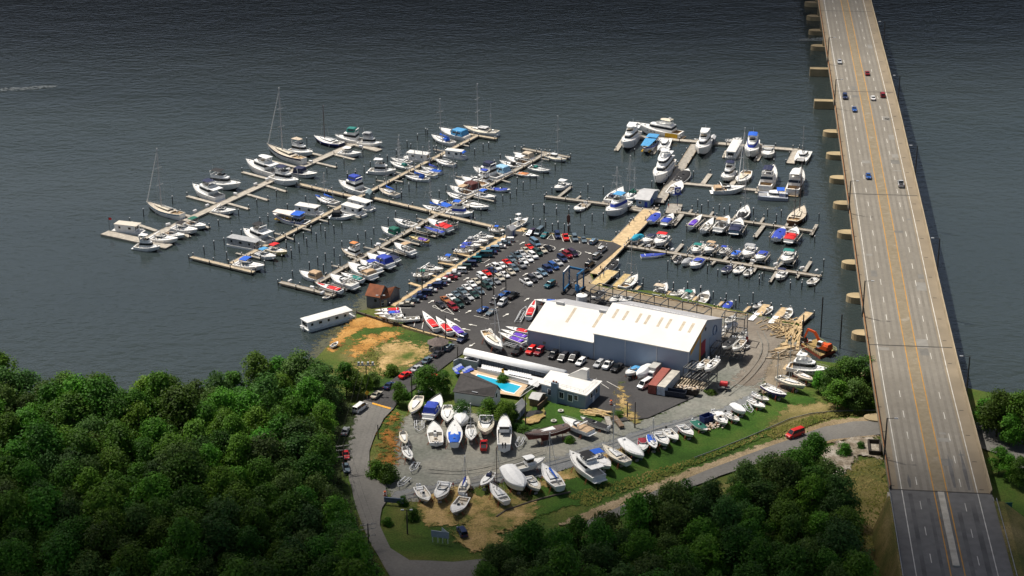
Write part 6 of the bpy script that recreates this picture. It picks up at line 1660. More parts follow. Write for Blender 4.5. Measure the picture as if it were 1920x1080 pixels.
ashore([
 ('cruiser','Q',385,388,512,300,'white boat with sky-blue cover on trailer below the warehouse wall',dict(cv='sky',ct='cover')),
 ('wrap','Q',500,418,628,300,'white shrink-wrapped boat on trailer beside the white truck',dict(bot='white')),
 ('yacht','R',1162,592,705,515,'big white motor yacht ashore beside the excavator barge',dict(B=5.2,bot='black')),
 ('sail','R',1012,680,788,580,'bare wooden sailboat hull beside the big yacht ashore',dict(mast=False,deck=TEAKB,cv=None)),
 ('sail','R',905,752,582,638,'cream sailboat with silver mast ashore under the big yacht',dict(mast=15,bot='grey',deck=CREAM,mu=.42)),
 ('sail','R',692,852,418,728,'purple-bottomed sailboat with dark mast on the grass edge',dict(mast=13,hull=P((.10,.07,.28),.5,.08,1),bot='blue')),
 ('open','R',492,902,318,818,'white runabout with red stripe next to the purple sailboat',dict(stripe='red',bot='white')),
 ('open','R',448,982,272,880,'white open runabout with grey seats beside the red-striped one',dict(bot='white',extra=('bowrider',))),
 ('wrap','R',228,1052,82,945,'white boat under a tight white cover on the grass',dict(bot='white',extra=('low',))),
 ('open','Q',1515,842,1388,748,'white centre-console boat with maroon console cover on the grass',dict(extra=('black',))),
 ('open','Q',1392,878,1262,742,'white hardtop fishing boat on the grass beside the maroon-covered console',dict(ct='bimini',cv='white',extra=('cuddy',))),
 ('open','Q',1198,938,1058,828,'white boat with deep green cover beside the blue dumpster',dict(cv='green',ct='cover')),
 ('cruiser','Q',1058,998,930,878,'burgundy-striped white cruiser on the grass',dict(stripe='burgundy',bot='red')),
 ('open','Q',902,1036,795,910,'open white boat with outboard beside the burgundy-striped cruiser',dict(extra=('black','bowrider'))),
 ('cruiser','U',1332,514,1232,368,'white cruiser with dark cockpit right of the blue-tarped sailboat',dict(extra=('port',))),
 ('sail','U',1215,535,1152,400,'small white sailboat with blue tarpaulin beside the burgundy cover boat',dict(mast=8,cv='blue',ct='cover')),
 ('cruiser','U',1092,565,1085,432,'white boat with burgundy cockpit cover at the lane edge',dict(cv='burgundy',ct='cover')),
 ('sail','U',1098,635,875,448,'white sailboat under white and blue tarpaulins',dict(mast=False,cv='white',ct='fullcover',bot='blue')),
 ('sail','U',685,508,942,672,'cream sailboat with tall mast heeled over the grass bank',dict(mast=15,deck=CREAM,bot='grey')),
 ('cruiser','U',768,748,548,572,'white cruiser with bright blue bimini on the bank',dict(cv='blue',ct='bimini')),
 ('fly','U',360,608,655,832,'white sportfisher with black bimini nearest the lower grass bank',dict(cv='black',ct='bimini',extra=('aft',))),
 ('sail','T',1570,492,1752,712,'white sailboat with blue sail cover and dark tall mast',dict(mast=13,sc='blue',bot='grey')),
 ('cruiser','T',1545,748,1422,598,'small cream cruiser between wrapped boat and blue-covered sailboat',dict(deck=CREAM,extra=('port',))),
 ('wrap','T',1388,765,1225,528,'large white shrink-wrapped boat in the lower yard',dict(bot='black')),
 ('pilot','T',1600,438,1265,525,'long white pilothouse fishing boat lying along the lane',dict()),
 ('sail','T',1052,675,1218,848,'white sailboat with bare brown mast in the lower yard',dict(mast=13.5,extra=('wood',))),
 ('sail','T',960,695,1078,555,'small blue-striped sailboat on a trailer in the lane',dict(mast=False,stripe='royal',cv='navy',ct='dodger')),
 ('sail','T',835,600,768,755,'small cream sailboat with blue boom cover and mast',dict(mast=8.5,sc='royal',deck=CREAM)),
 ('open','T',680,978,800,795,'old grey open boat with torn-out cockpit at the yard bottom',dict(hull='grey',extra=('bowrider','tan'))),
 ('cruiser','T',525,842,615,662,'white cruiser with black stripe and arch beside the old grey boat',dict(stripe='black',extra=('arch','port'))),
 ('open','T',440,852,345,690,'white open fishing boat lowest left in the yard',dict()),
 ('sail','T',215,278,185,152,'small cream sailboat without mast against the rust-coloured verge',dict(mast=False,deck=CREAM)),
 ('sail','T',272,432,205,305,'small white sailboat with short mast at the yard left edge',dict(mast=6)),
 ('open','T',492,75,520,262,'red-sterned open boat with tan seats in the upper yard',dict(stripe='red',extra=('tan','bowrider'))),
 ('sail','S',780,822,880,622,'white mastless sailboat nearest the trees at the drive',dict(mast=False,deck=CREAM)),
 ('cruiser','S',1112,640,978,842,'white cruiser with tall royal-blue canopy ashore',dict(cv='royal',ct='camper')),
 ('sail','S',1192,922,1195,725,'white sailboat with bow pointing down beside the blue canopy cruiser',dict(mast=False,bot='blue')),
 ('wrap','S',1345,975,1362,765,'white shrink-wrapped boat among sailboats of the upper yard row',dict(bot='black')),
 ('sail','T',703,60,698,282,'white sailboat with bright blue cockpit tarpaulin in the yard',dict(mast=False,cv='blue',ct='cover')),
 ('sail','T',865,248,860,92,'round white sailboat with mast in front of the trees',dict(mast=10)),
 ('cruiser','T',1000,200,1022,5,'cream cabin boat with rounded stern in the upper yard',dict(deck=CREAM,hull=CREAM,extra=('port',))),
 ('pilot','T',1198,38,1192,310,'large white sportfisher with rounded white top, stern to the lane',dict(extra=('motor',),B=4.3)),
 ('sail','T',1395,212,1832,108,'long wooden yacht under a torn brown tarpaulin',dict(mast=False,hull='maroon',cv='brown',ct='fullcover',bot='red',B=4)),
 ('cruiser','U',282,248,572,368,'large white express cruiser with tan cockpit cover by the lawn',dict(cv='tan',ct='cover',extra=('tan',))),
 ('open','U',468,230,738,318,'white runabout with black covers beside the lumber pile',dict(cv='black',ct='cover',stripe='black',B=2.7)),
])
boat('open', *D('K',570,375,702,280), 'white boat with black cover on the rack behind the white tank', z=3.9, cv='black', ct='cover')
boat('cruiser', *D('K',785,432,912,340), 'white cruiser on the rack behind the warehouse roof', z=3.8)
boat('cruiser', *D('K',895,425,1042,360), 'small white cruiser with dark seats beside the rack behind the roof', z=3.8)
boat('open', *D('L',380,605,485,520), 'white boat on the top level of the tall rack by the warehouse', z=5.5)
boat('wrap', *D('L',375,690,500,610), 'white wrapped boat on the middle level of the tall rack', z=3.5, cv='white')
boat('open', *D('L',350,920,480,785), 'white boat with black cover on the low rack by the warehouse', z=5.3, cv='black', ct='cover', B=2.7)
boat('open', *D('L',470,945,595,800), 'open cream boat on the low rack by the warehouse', z=5.3, extra=('tan',), B=2.7)
boat('open', *D('L',290,760,350,670), 'white boat half hidden beside the warehouse gable', z=3.4)
boat('open', *D('L',540,790,620,700), 'white boat on the lower level of the tall rack', z=3.4)
boat('dinghy', *D('L',590,905,655,860), 'small aluminium skiff on the gravel beside the low rack', z=GZ+.3, hull='grey')
boat('open', *D('Q',1095,332,1205,225), 'white boat with beige cockpit on the near rack', z=7.1, extra=('tan','cuddy'), B=2.5)
boat('open', *D('Q',1172,358,1295,225), 'white boat with dark bow hatches on the near rack', z=7.1, extra=('cuddy',), B=2.5)
boat('dinghy', *D('N',470,888,385,935), 'small white dinghy lying on the beach by the trees', z=GZ+.35)
boat('dinghy', *D('D',1230,275,1290,245), 'pale dinghy tied behind the third dock', zp=.4)
boat('dinghy', *D('D',600,900,680,870), 'tiny grey dinghy under the outer end of the third dock', zp=.3, hull='grey')
# ---------------------------------------------------------------- vehicles
def carpaint(c): return P(c, .28, .03, .7, spec=.5, metal=.0)
CC = dict(white=(.72,.72,.71), silver=(.40,.41,.42), beige=(.46,.42,.34), grey=(.20,.21,.22), slate=(.10,.14,.17), navy=(.015,.028,.085), blue=(.02,.08,.28), green=(.02,.05,.045), teal=(.012,.13,.15), black=(.012,.012,.014), dark=(.035,.035,.042),
    red=(.50,.012,.015), darkred=(.22,.012,.02), purple=(.035,.02,.05), bluegrey=(.12,.20,.28), rust=(.34,.12,.04), brightred=(.62,.02,.015), tealvan=(.015,.10,.13))
TYRE = P((.015,.015,.016), .8, .1, 2); HUB = P((.4,.4,.41), .3, .05, 2, metal=.6)
LAMPW = P((.8,.8,.78), .2, .05, 2); LAMPR = P((.35,.01,.01), .3, .05, 2); TRIMB = P((.02,.02,.022), .5, .1, 2)
SHAPES = {  # L, W, H, body profile (x fraction, belt height), cabin foot x0,x1, cabin top x0,x1
 'sedan': (4.7,1.78,1.42,[(-.5,.62),(-.47,.84),(-.30,.90),(.16,.90),(.40,.80),(.485,.70),(.5,.5)],(-.30,.20),(-.19,.06)),
 'coupe': (4.4,1.74,1.30,[(-.5,.60),(-.47,.82),(-.32,.86),(.12,.86),(.40,.74),(.485,.62),(.5,.45)],(-.36,.14),(-.20,.0)),
 'wagon': (4.7,1.78,1.50,[(-.5,.62),(-.485,.90),(-.3,.92),(.18,.92),(.40,.82),(.485,.70),(.5,.5)],(-.48,.22),(-.43,.07)),
 'suv': (4.75,1.88,1.78,[(-.5,.70),(-.49,1.04),(-.3,1.06),(.2,1.06),(.42,.98),(.49,.86),(.5,.6)],(-.485,.22),(-.45,.10)),
 'minivan': (4.9,1.92,1.78,[(-.5,.66),(-.49,1.0),(-.3,1.02),(.28,1.02),(.44,.88),(.49,.72),(.5,.5)],(-.485,.34),(-.45,.12)),
 'van': (5.6,2.0,2.15,[(-.5,.70),(-.495,1.25),(-.3,1.25),(.30,1.22),(.44,1.05),(.49,.9),(.5,.6)],(-.49,.34),(-.475,.20)),
 'pickup': (5.5,1.95,1.80,[(-.5,.72),(-.49,1.02),(-.3,1.04),(.2,1.06),(.43,1.0),(.49,.9),(.5,.62)],(-.08,.24),(-.04,.13)),
}
CARPROTO = {}
def make_car(kind, col, rack=False):
    L, W, H, prof, f0, f1 = SHAPES[kind]
    t = thing(kind if kind in ('sedan','coupe','van','minivan','pickup','suv') else 'station_wagon', '', 'car')
    w = W/2; m = MB(); rows = []
    pr = [(-.5,.42)]+prof
    for fx, z in pr:
        k = 1 if abs(fx) < .44 else .9
        rows.append([(fx*L, -w*k*.96, .32), (fx*L, -w*k, .55 if z > .6 else z*.9), (fx*L, -w*k*.95, z), (fx*L, w*k*.95, z), (fx*L, w*k, .55 if z > .6 else z*.9), (fx*L, w*k*.96, .32)])
    m.loft([r[::-1] for r in rows], 0, True, True)
    zb = prof[3][1]
    q0 = [(f0[0]*L,-w*.88),(f0[1]*L,-w*.86),(f0[1]*L,w*.86),(f0[0]*L,w*.88)]
    q1 = [(f1[0]*L,-w*.72),(f1[1]*L,-w*.72),(f1[1]*L,w*.72),(f1[0]*L,w*.72)]
    m.frus(pscale(q1,1.03,0,1.02), H-.07, pscale(q1,.9,0,.93), H, 0, True, True)
    for a, b in zip(q0, q1): m.bar((a[0],a[1]*1.005,zb-.02), (b[0],b[1]*1.02,H-.04), .09, .07)
    if kind in ('van','minivan','suv','wagon'):
        for s in (0, 3):
            a, b = Vector(q0[s]).lerp(Vector(q0[s-3 if s == 3 else 1] if s == 0 else q0[2]), .48), Vector(q1[s]).lerp(Vector(q1[1] if s == 0 else q1[2]), .42)
            m.bar((a.x,a.y*1.005,zb-.02), (b.x,b.y*1.02,H-.04), .12, .06)
    m.build('body', carpaint(CC[col]), t)
    m = MB(); m.frus(q0, zb-.03, q1, H-.05, 0, False); m.build('window', GLASS, t)
    wh = []
    for sx in (-.31, .30):
        for s in (-1, 1):
            m = MB(); r = .33 if kind in ('sedan','coupe','wagon') else .38
            m.tube((sx*L, s*(w-.2), r), (sx*L, s*(w+.01), r), r, n=12); wl = m.build('wheel', TYRE, t)
            m = MB(); m.tube((sx*L, s*(w-.05), r), (sx*L, s*(w+.03), r), r*.58, n=8); m.build('rim', HUB, wl)
    for s in (-1, 1):
        m = MB(); m.box((L*.488, s*w*.66, prof[-2][1]-.08), (.14,.36,.16)); m.build('headlight', LAMPW, t)
        m = MB(); m.box((-L*.488, s*w*.70, zb-.18), (.12,.26,.2)); m.build('tail_light', LAMPR, t)
        m = MB(); m.box((f0[1]*L-.3, s*(w+.06), zb+.05), (.12,.2,.14)); m.build('mirror', TRIMB, t)
    if kind == 'pickup':
        m = MB(); m.box((-.29*L, 0, 1.055), (.37*L, W*.76, .03)); m.build('load_bed', TRIMB, t)
    if kind == 'van':
        m = MB(); m.box((L*.5, 0, .5), (.12, W*.9, .2)); m.box((-L*.5, 0, .5), (.12, W*.9, .2)); m.build('bumper', TRIMB, t)
    return t
def car(kind, col, pos, ang, label, group=None):
    k = (kind, col)
    if k not in CARPROTO:
        CARPROTO[k] = make_car(kind, col); t = CARPROTO[k]; t.location = pos; t.rotation_euler = (0,0,ang)
        t['label'] = label
        if group: t['group'] = group
        elif 'group' in t: del t['group']
    else:
        t = dup(CARPROTO[k], pos, ang, label, group)
        if not group and 'group' in t: del t['group']
    t['category'] = 'van' if kind in ('van','minivan') else 'pickup truck' if kind == 'pickup' else 'car'
    return t
ZL = GZ+.75
def carangle(c, x, y, dx, dy, z=ZL):
    a, b = cat(c, x, y, z), cat(c, x+dx*10, y+dy*10, z); return math.atan2(b.y-a.y, b.x-a.x)
WORD = {'suv':'SUV','sedan':'sedan','coupe':'coupe','wagon':'station wagon','minivan':'minivan','van':'van','pickup':'pickup truck'}
CN = {'bluegrey':'blue-grey','tealvan':'dark teal','brightred':'bright red','darkred':'dark red','rust':'rusty orange','dark':'charcoal','slate':'slate-grey'}
def row(place, group, axis, cars):
    for i, (c, x, y, col, kind) in enumerate(cars):
        p = cat(c, x, y, ZL); p.z = GZ+.46
        a = carangle(c, x, y, *axis)
        car(kind, col, p, a+random.uniform(-.04,.04), f'{CN.get(col,col)} {WORD[kind]}, {ORD[i]} from the far end {place}', group)
row('of the row along the boardwalk', 'cars parked along the boardwalk', (-1,-.02), [('F',1285,450,'white','wagon'),('F',1240,490,'slate','sedan'),('F',1185,527,'white','coupe'),('F',1105,562,'bluegrey','suv'),('F',1075,598,'navy','sedan'),('F',1005,632,'tealvan','van'),('F',888,690,'teal','minivan'),('F',828,737,'navy','minivan'),('F',768,780,'green','suv'),('F',708,822,'white','suv'),('F',638,858,'silver','sedan'),('F',600,900,'darkred','sedan'),('F',518,932,'white','sedan'),('F',470,975,'navy','sedan'),('F',412,1005,'navy','suv'),('M',355,162,'silver','sedan'),('M',292,195,'navy','suv'),('M',230,243,'navy','sedan'),('M',150,283,'slate','coupe'),('M',78,327,'beige','sedan')])
row('of the left file in the middle block', 'cars in the middle parking block', (1,.68), [('O',785,285,'bluegrey','van'),('O',708,335,'brightred','coupe'),('O',652,383,'beige','sedan'),('O',592,425,'silver','sedan'),('O',520,458,'slate','pickup'),('O',445,507,'slate','sedan'),('O',385,552,'brightred','coupe'),('O',315,597,'white','sedan'),('O',237,632,'white','suv'),('O',175,672,'navy','sedan'),('O',100,707,'brightred','coupe'),('F',975,892,'white','suv'),('F',910,945,'beige','sedan'),('F',855,977,'white','sedan'),('F',797,1017,'white','coupe'),('M',735,168,'slate','sedan'),('M',670,207,'slate','coupe'),('M',610,247,'white','sedan'),('M',540,272,'rust','sedan'),('M',480,332,'dark','sedan')])
row('of the right file in the middle block', 'cars in the middle parking block', (1,.68), [('O',975,352,'black','coupe'),('O',890,382,'beige','sedan'),('O',825,418,'green','suv'),('O',757,462,'white','suv'),('O',690,507,'white','sedan'),('O',622,542,'white','coupe'),('O',577,592,'grey','pickup'),('O',487,637,'slate','wagon'),('O',435,692,'beige','sedan'),('O',350,732,'white','sedan'),('O',280,777,'beige','wagon'),('O',225,822,'grey','sedan'),('F',1060,957,'slate','sedan'),('F',1030,1002,'green','suv'),('M',945,168,'slate','sedan'),('M',885,212,'green','sedan'),('M',820,242,'silver','coupe'),('M',770,284,'black','suv'),('M',697,328,'green','suv'),('M',630,363,'darkred','suv')])
row('of the single row left of the hoist', 'cars in the single parking row', (1,.62), [('O',1325,428,'purple','minivan'),('O',1245,452,'darkred','suv'),('O',1172,502,'navy','suv'),('O',1110,557,'silver','sedan'),('O',1047,612,'blue','minivan'),('O',962,657,'navy','suv'),('O',887,702,'bluegrey','wagon'),('O',815,742,'silver','sedan'),('O',745,795,'dark','suv'),('O',657,836,'white','pickup')])
def lone(c, x, y, dx, dy, col, kind, label, z=GZ+.46):
    p = cat(c, x, y, z+.3); p.z = z
    car(kind, col, p, carangle(c, x, y, dx, dy, z), label)
for a in [('O',730,137,-1,.6,'purple','minivan','dark purple minivan in the top corner bay nearest the kiosk'),('O',845,127,-1,.85,'slate','van','dark slate van at the top edge between purple minivan and teal sedan'),('O',925,167,-1,.75,'teal','sedan','bright teal sedan at the top edge by the white triangle'),
    ('O',1105,172,.35,1,'navy','suv','navy SUV at the top edge left of the red pickup'),('O',1222,198,.3,1,'brightred','pickup','bright red pickup truck at the top edge of the car park'),('O',1352,212,.4,1,'slate','suv','slate SUV at the top edge just right of the red pickup'),('O',1478,232,.4,1,'slate','coupe','small slate coupe second from the right at the top edge'),('O',1622,257,1,-.8,'bluegrey','wagon','blue-grey station wagon rightmost on the top edge'),
    ('O',1745,372,1,-.75,'silver','suv','silver SUV parked against the tan pier, farthest of four'),('O',1667,465,1,-.8,'grey','suv','grey SUV parked against the tan pier, second of four'),('O',1565,582,1,-.8,'black','suv','black SUV parked against the tan pier, third of four'),('O',1490,670,1,-.6,'dark','sedan','charcoal sedan parked against the tan pier nearest the hoist'),
    ('O',995,877,-1,.55,'tealvan','suv','dark teal SUV driving across the asphalt towards the hoist'),('M',1250,207,-1,.35,'blue','sedan','bright blue sedan beneath the right tall lamp pole'),('M',1345,228,1,-.6,'black','pickup','black pickup truck right of the bright blue sedan'),('M',1220,312,-1,.85,'silver','suv','silver SUV beside the white line, right of a dark SUV'),
    ('M',1130,292,-1,.9,'dark','suv','charcoal SUV hidden behind the lamp pole by the silver SUV'),('M',985,392,-1,.45,'blue','coupe','blue coupe at the foot of the left tall lamp pole'),('M',1085,422,-1,.6,'slate','coupe','slate coupe on the asphalt right of the left lamp pole'),('M',745,742,-1,.75,'navy','suv','navy SUV leaving by the sleeper wall below the purple speedboat'),
    ('M',582,842,1,-.85,'slate','wagon','slate station wagon beside the gazebo, first of the drive cars'),('S',1085,147,1,-.7,'dark','sedan','charcoal sedan on the drive just below the gazebo'),('S',962,222,1,-.85,'slate','sedan','slate sedan on the drive above the tree, third from the gazebo'),('S',848,313,1,-.65,'silver','sedan','silver sedan parked along the drive beside the bright red car'),
    ('S',718,385,1,-.55,'brightred','sedan','bright red sedan on the drive behind a tree'),('S',537,505,1,-.85,'navy','sedan','navy sedan on the drive left of the round tree'),('S',395,610,1,-.85,'beige','sedan','cream sedan at the start of the drive by the yellow sign'),('S',212,762,1,-.75,'white','van','white passenger van parked on the road by the wood'),
    ('S',1020,408,1,-.5,'red','coupe','red coupe half hidden by the tree left of the pool'),('S',952,562,1,-.1,'white','sedan','white sedan hidden behind the tree beside the pool house'),('P',445,300,1,-.1,'white','wagon','white station wagon under the left end of the barrel canopy'),
    ('P',905,212,1,-.8,'black','pickup','black pickup truck below the sailboat and left of the red SUV'),('P',1035,207,-1,.9,'brightred','suv','bright red SUV in front of the warehouse'),('P',1117,217,-1,.9,'darkred','suv','dark red SUV in front of the warehouse'),('P',1257,250,-1,1.0,'black','suv','black SUV in front of the warehouse, left one of three dark cars'),('P',1355,275,-1,.9,'dark','minivan','charcoal minivan in the middle of three dark cars by the warehouse'),('P',1462,275,-1,.9,'black','minivan','black minivan left of the white wagon by the warehouse'),
    ('P',1530,318,-1,.85,'white','wagon','white station wagon in front of the warehouse'),('P',1708,337,-1,.8,'silver','wagon','silver station wagon in front of the warehouse beside the white pickup'),('P',1798,348,-1,1.0,'white','pickup','white pickup truck in front of the warehouse'),('Q',300,322,-1,.85,'black','pickup','black pickup truck beside the white pickup before the warehouse'),
    ('Q',577,492,-1,.6,'white','van','white van parked behind the red container'),('T',990,300,.05,-1,'red','pickup','red pickup truck among the boats in the yard'),('W',38,62,.15,1,'red','sedan','red sedan on the road edge under the trees'),('W',40,172,.2,1,'slate','sedan','slate sedan on the road edge below the red sedan'),('S',45,1020,.4,-1,'grey','sedan','grey sedan half under the trees above the red sedan'),
    ('W',1020,715,-.55,-1,'navy','suv','dark navy SUV on the rutted grass near the bottom'),('V',797,612,-1,.36,'brightred','van','bright red van driving on the dirt road')]:
    lone(*a)
for c, x, y, back, col, kind, lab in [('X1',424,517,0,'silver','sedan','silver sedan in the left lanes, farthest car on the bridge'),('X1',658,615,1,'darkred','sedan','dark red sedan in the right lanes above the joint'),('X1',470,814,0,'navy','suv','navy SUV in the left lanes beside the second bridge joint'),('X1',706,824,1,'white','sedan','white sedan in the inner right lane on the bridge'),('X1',788,800,1,'darkred','suv','dark red SUV on the outer right lane at the joint'),('X1',549,918,0,'blue','coupe','blue coupe in the left lanes below the navy SUV'),('X2',577,582,0,'blue','sedan','bright blue sedan in the inner left lane, nearest on that side'),('X2',851,650,1,'silver','pickup','silver pickup in the right lanes, nearest car on the bridge')]:
    p = bsolve(*cp(c, x, y), .7); p.z = bz(p.y)+.04
    car(kind, col, p, math.atan2(BD.y, BD.x)+(0 if back else math.pi), lab+('' if 'bridge' in lab else ' of the bridge'), 'cars on the bridge')
# ---------------------------------------------------------------- yard equipment
def container(px, c, z, col, name, label, h=2.6, w=2.44, top='same'):
    "px: roof front-left, front-right, back-right"
    a, b, d = (cat(c, x, y, z) for x, y in px)
    ax = (d-b); L = ax.length; ax.normalize(); n = Vector((-ax.y, ax.x, 0))
    o = b+ax*L/2+n*w/2; o.z = GZ+.5
    t = thing(name, label, 'container', tuple(o), math.atan2(ax.y, ax.x))
    m = MB(); k = 40
    for s in (-1, 1):
        rows = []
        for i in range(k+1):
            x = -L/2+L*i/k; y = s*(w/2-(.04 if i % 2 else 0)); rows.append([(x,y,.1),(x,y,h)])
        m.loft(rows if s < 0 else [r for r in rows][::-1])
    m.box((0,0,.06), (L,w,.12)); m.box((L/2-.03,0,h/2), (.06,w*.99,h-.1)); m.build('shell', col, t)
    m = MB(); m.box((0,0,h+.0), (L,w-.02,.08)); m.build('roof', col if top == 'same' else top, t)
    for s in (-1, 1):
        m = MB(); m.box((-L/2+.03, s*w*.245, h/2+.03), (.07, w*.47, h-.16))
        for q in (-.3, .3): m.tube((-L/2-.04, s*w*.245+q, .2), (-L/2-.04, s*w*.245+q, h-.15), .04, n=5)
        m.build('door', col, t)
    return t
container([(605,485),(690,497),(830,325)], 'Q', GZ+.5+2.6, P((.27,.07,.05), .7, .15, .8), 'shipping_container', 'rust-red shipping container between white truck and pale container')
container([(690,500),(778,512),(927,350)], 'Q', GZ+.5+2.6, P((.50,.54,.58), .7, .08, .8), 'shipping_container', 'long pale blue-white shipping container with dusty roof', top=P((.45,.42,.36), .8, .2, .5))
a, b = cat('Q', 620, 402, GZ+1.6), cat('Q', 730, 300, GZ+1.6); d = (b-a); L = d.length; o = (a+b)/2; o.z = GZ+.46
t = thing('box_truck', 'white cab box truck with a grey roof left of the red container', 'truck', tuple(o), math.atan2(-d.y, -d.x))
m = MB(); m.box((-.8,0,2.0), (L-1.8,2.35,2.4)); m.build('cargo_box', P((.42,.41,.38), .6, .08, 1), t)
m = MB(); m.frus([(L/2-1.9,-1.1),(L/2,-1.1),(L/2,1.1),(L/2-1.9,1.1)], .5, [(L/2-1.8,-1.0),(L/2-.6,-1.0),(L/2-.6,1.0),(L/2-1.8,1.0)], 2.3); cb = m.build('cab', carpaint(CC['white']), t)
m = MB(); m.frus([(L/2-.25,-.95),(L/2-.22,-.95),(L/2-.22,.95),(L/2-.25,.95)], 1.35, [(L/2-.62,-.9),(L/2-.56,-.9),(L/2-.56,.9),(L/2-.62,.9)], 2.15); m.build('windscreen', GLASS, cb)
for x in (-L/2+1.3, L/2-1.0):
    for s in (-1, 1): m = MB(); m.tube((x,s*.9,.45), (x,s*1.15,.45), .45, n=12); m.build('wheel', TYRE, t)
def dumpster(c, px, name, label, L, W, h, col, fill=True, ang=None, z=GZ+.5):
    p = cat(c, *px, z+h/2); p.z = z
    t = thing(name, label, 'dumpster', tuple(p), ang or 0)
    m = MB(); o_, i_ = [(-L/2,-W/2),(L/2,-W/2),(L/2,W/2),(-L/2,W/2)], [(-L/2+.1,-W/2+.1),(L/2-.1,-W/2+.1),(L/2-.1,W/2-.1),(-L/2+.1,W/2-.1)]
    m.frus(pscale(o_,.92,0,.95), .1, o_, h, 0, False, True); m.frus(i_, .4, i_, h, 0, False)
    m.add([(*q,h) for q in o_]+[(*q,h) for q in i_], [(0,1,5,4),(1,2,6,5),(2,3,7,6),(3,0,4,7)])
    n = 6
    for k in range(n):
        x = -L/2+L*(k+.5)/n
        for s in (-1, 1): m.bar((x,s*W*.475,.2), (x,s*W*.505,h-.05), .12)
    m.build('skip', col, t)
    if fill:
        m = MB()
        for k in range(40): m.box((random.uniform(-.42,.42)*L, random.uniform(-.4,.4)*W, h-.15+random.uniform(-.1,.3)), (random.uniform(.3,1.3), random.uniform(.2,.6), random.uniform(.1,.3)), random.uniform(0,3))
        m.build('rubbish', P((.40,.27,.15), .9, .4, 1.2, two=(.6,.56,.5)), t)
    return t
an = carangle('Q', 875, 560, 1, .15)
dumpster('Q', (878,565), 'dumpster', 'dark navy dumpster in front of the pale container', 6.2, 2.2, 1.6, P((.012,.018,.035), .6, .2, 1), False, an)
dumpster('Q', (1000,535), 'dumpster', 'dark dumpster full of waste wood beside the low rack', 6.8, 2.3, 1.7, P((.03,.02,.015), .7, .3, 1), True, an)
dumpster('Q', (1190,815), 'dumpster', 'deep blue dumpster on the grass beside the green-covered boat', 3.4, 2.2, 1.9, P((.012,.03,.13), .6, .2, 1), False, .6)
t = thing('rubbish_heap', 'pale heap of rubbish on the grass beside the blue dumpster', 'rubbish', tuple(cat('Q', 1245, 900, GZ+.3)))
m = MB()
for k in range(60): m.box((random.gauss(0,1.2), random.gauss(0,1.0), random.uniform(.1,.6)), (random.uniform(.3,.9), random.uniform(.2,.5), random.uniform(.08,.25)), random.uniform(0,3))
m.build('rubbish', P((.42,.27,.16), .9, .4, 1.2, two=(.62,.58,.52)), t)
# steel boat racks
RK = P((.10,.105,.11), .5, .2, 1)
RKL = P((.24,.23,.215), .5, .15, 1)
def rack(label, a, b, depth, nb, levels, bunks=True, zb=GZ+.4):
    a, b = Vector(a), Vector(b); a.z = b.z = zb
    d = b-a; L = d.length; d.normalize(); rz = math.atan2(d.y, d.x)
    t = thing('boat_rack', label, 'boat rack', tuple(a), rz)
    H = levels[-1]
    for i in range(nb+1):
        for y in (0, depth):
            m = MB(); m.bar((L*i/nb,y,0), (L*i/nb,y,H), .2); m.build('post', RK, t)
    for z in levels:
        m = MB()
        for y in (0, depth): m.bar((0,y,z), (L,y,z), .22, .26)
        for i in range(nb+1): m.bar((L*i/nb,0,z), (L*i/nb,depth,z), .2, .24)
        m.build('level_frame', RK, t)
        if bunks and z is not levels[-1] or bunks == 'all':
            m = MB()
            for i in range(nb):
                for f in (.3, .7): m.bar((L*(i+f)/nb,-.4,z+.2), (L*(i+f)/nb,depth+.4,z+.2), .18, .14)
            m.build('bunks', RKL, t)
    return t
rack('long dark steel boat rack standing behind the warehouse along the water', cat('K',555,268,GZ+5.4), cat('K',1900,560,GZ+5.4), 5.6, 8, (1.6, 5.0))
rack('tall dark steel boat rack against the right warehouse gable', cat('L',335,530,GZ+8.4), cat('L',610,565,GZ+8.4), 4.6, 2, (1.2, 3.2, 8.0))
rack('low dark steel boat rack with two boats right of the warehouse', cat('L',205,900,GZ+3.4), cat('L',560,955,GZ+3.4), 5.5, 3, (.8, 3.0), 'all')
rack('dark steel boat rack with two boats at the warehouse corner', cat('Q',960,312,GZ+5.2), cat('Q',1215,372,GZ+5.2), 5.5, 3, (2.0, 4.8), 'all')
# pallets of timber beside that rack
t = thing('timber_stack', 'row of old timbers on the ground below the near boat rack', 'timber', tuple(cat('Q', 1050, 480, GZ+.5)), -.45)
m = MB()
for k in range(11): m.box((-4+k*.8, 0, .2), (.35, 5, .3), random.uniform(-.05,.05))
m.build('timbers', TIMBER, t)
t = thing('fuel_bowser', 'small red tank on a grey frame trailer beside the near rack', 'tank', tuple(cat('Q', 1360, 520, GZ+.5)), -.3)
m = MB(); m.tube((-1.1,0,1.5), (1.1,0,1.5), .75, n=14); m.build('red_tank', P((.5,.015,.02), .4, .1, 1), t)
m = MB(); m.box((0,0,.5), (3.2,2,.14)); 
for x in (-.8,.8): m.bar((x,-.6,.5), (x,-.5,1.1), .12); m.bar((x,.6,.5), (x,.5,1.1), .12)
m.box((-.3,-1.0,.7), (1.6,.6,.4)); m.build('frame', RKL, t)
m = MB()
for s in (-1, 1): m.tube((.5,s*1.0,.35), (.5,s*1.2,.35), .35, n=10)
m.build('wheels', TYRE, t)
t = thing('fuel_drum', 'small red gas bottle cabinet at the foot of the tall boat rack', 'cabinet', tuple(cat('L', 635, 822, GZ+.4)))
m = MB(); m.box((0,0,.8), (.8,.8,1.6)); m.build('body', P((.5,.03,.03), .5, .1, 1), t); m = MB(); m.box((0,0,1.65), (.9,.9,.1)); m.build('lid', WHITE, t)
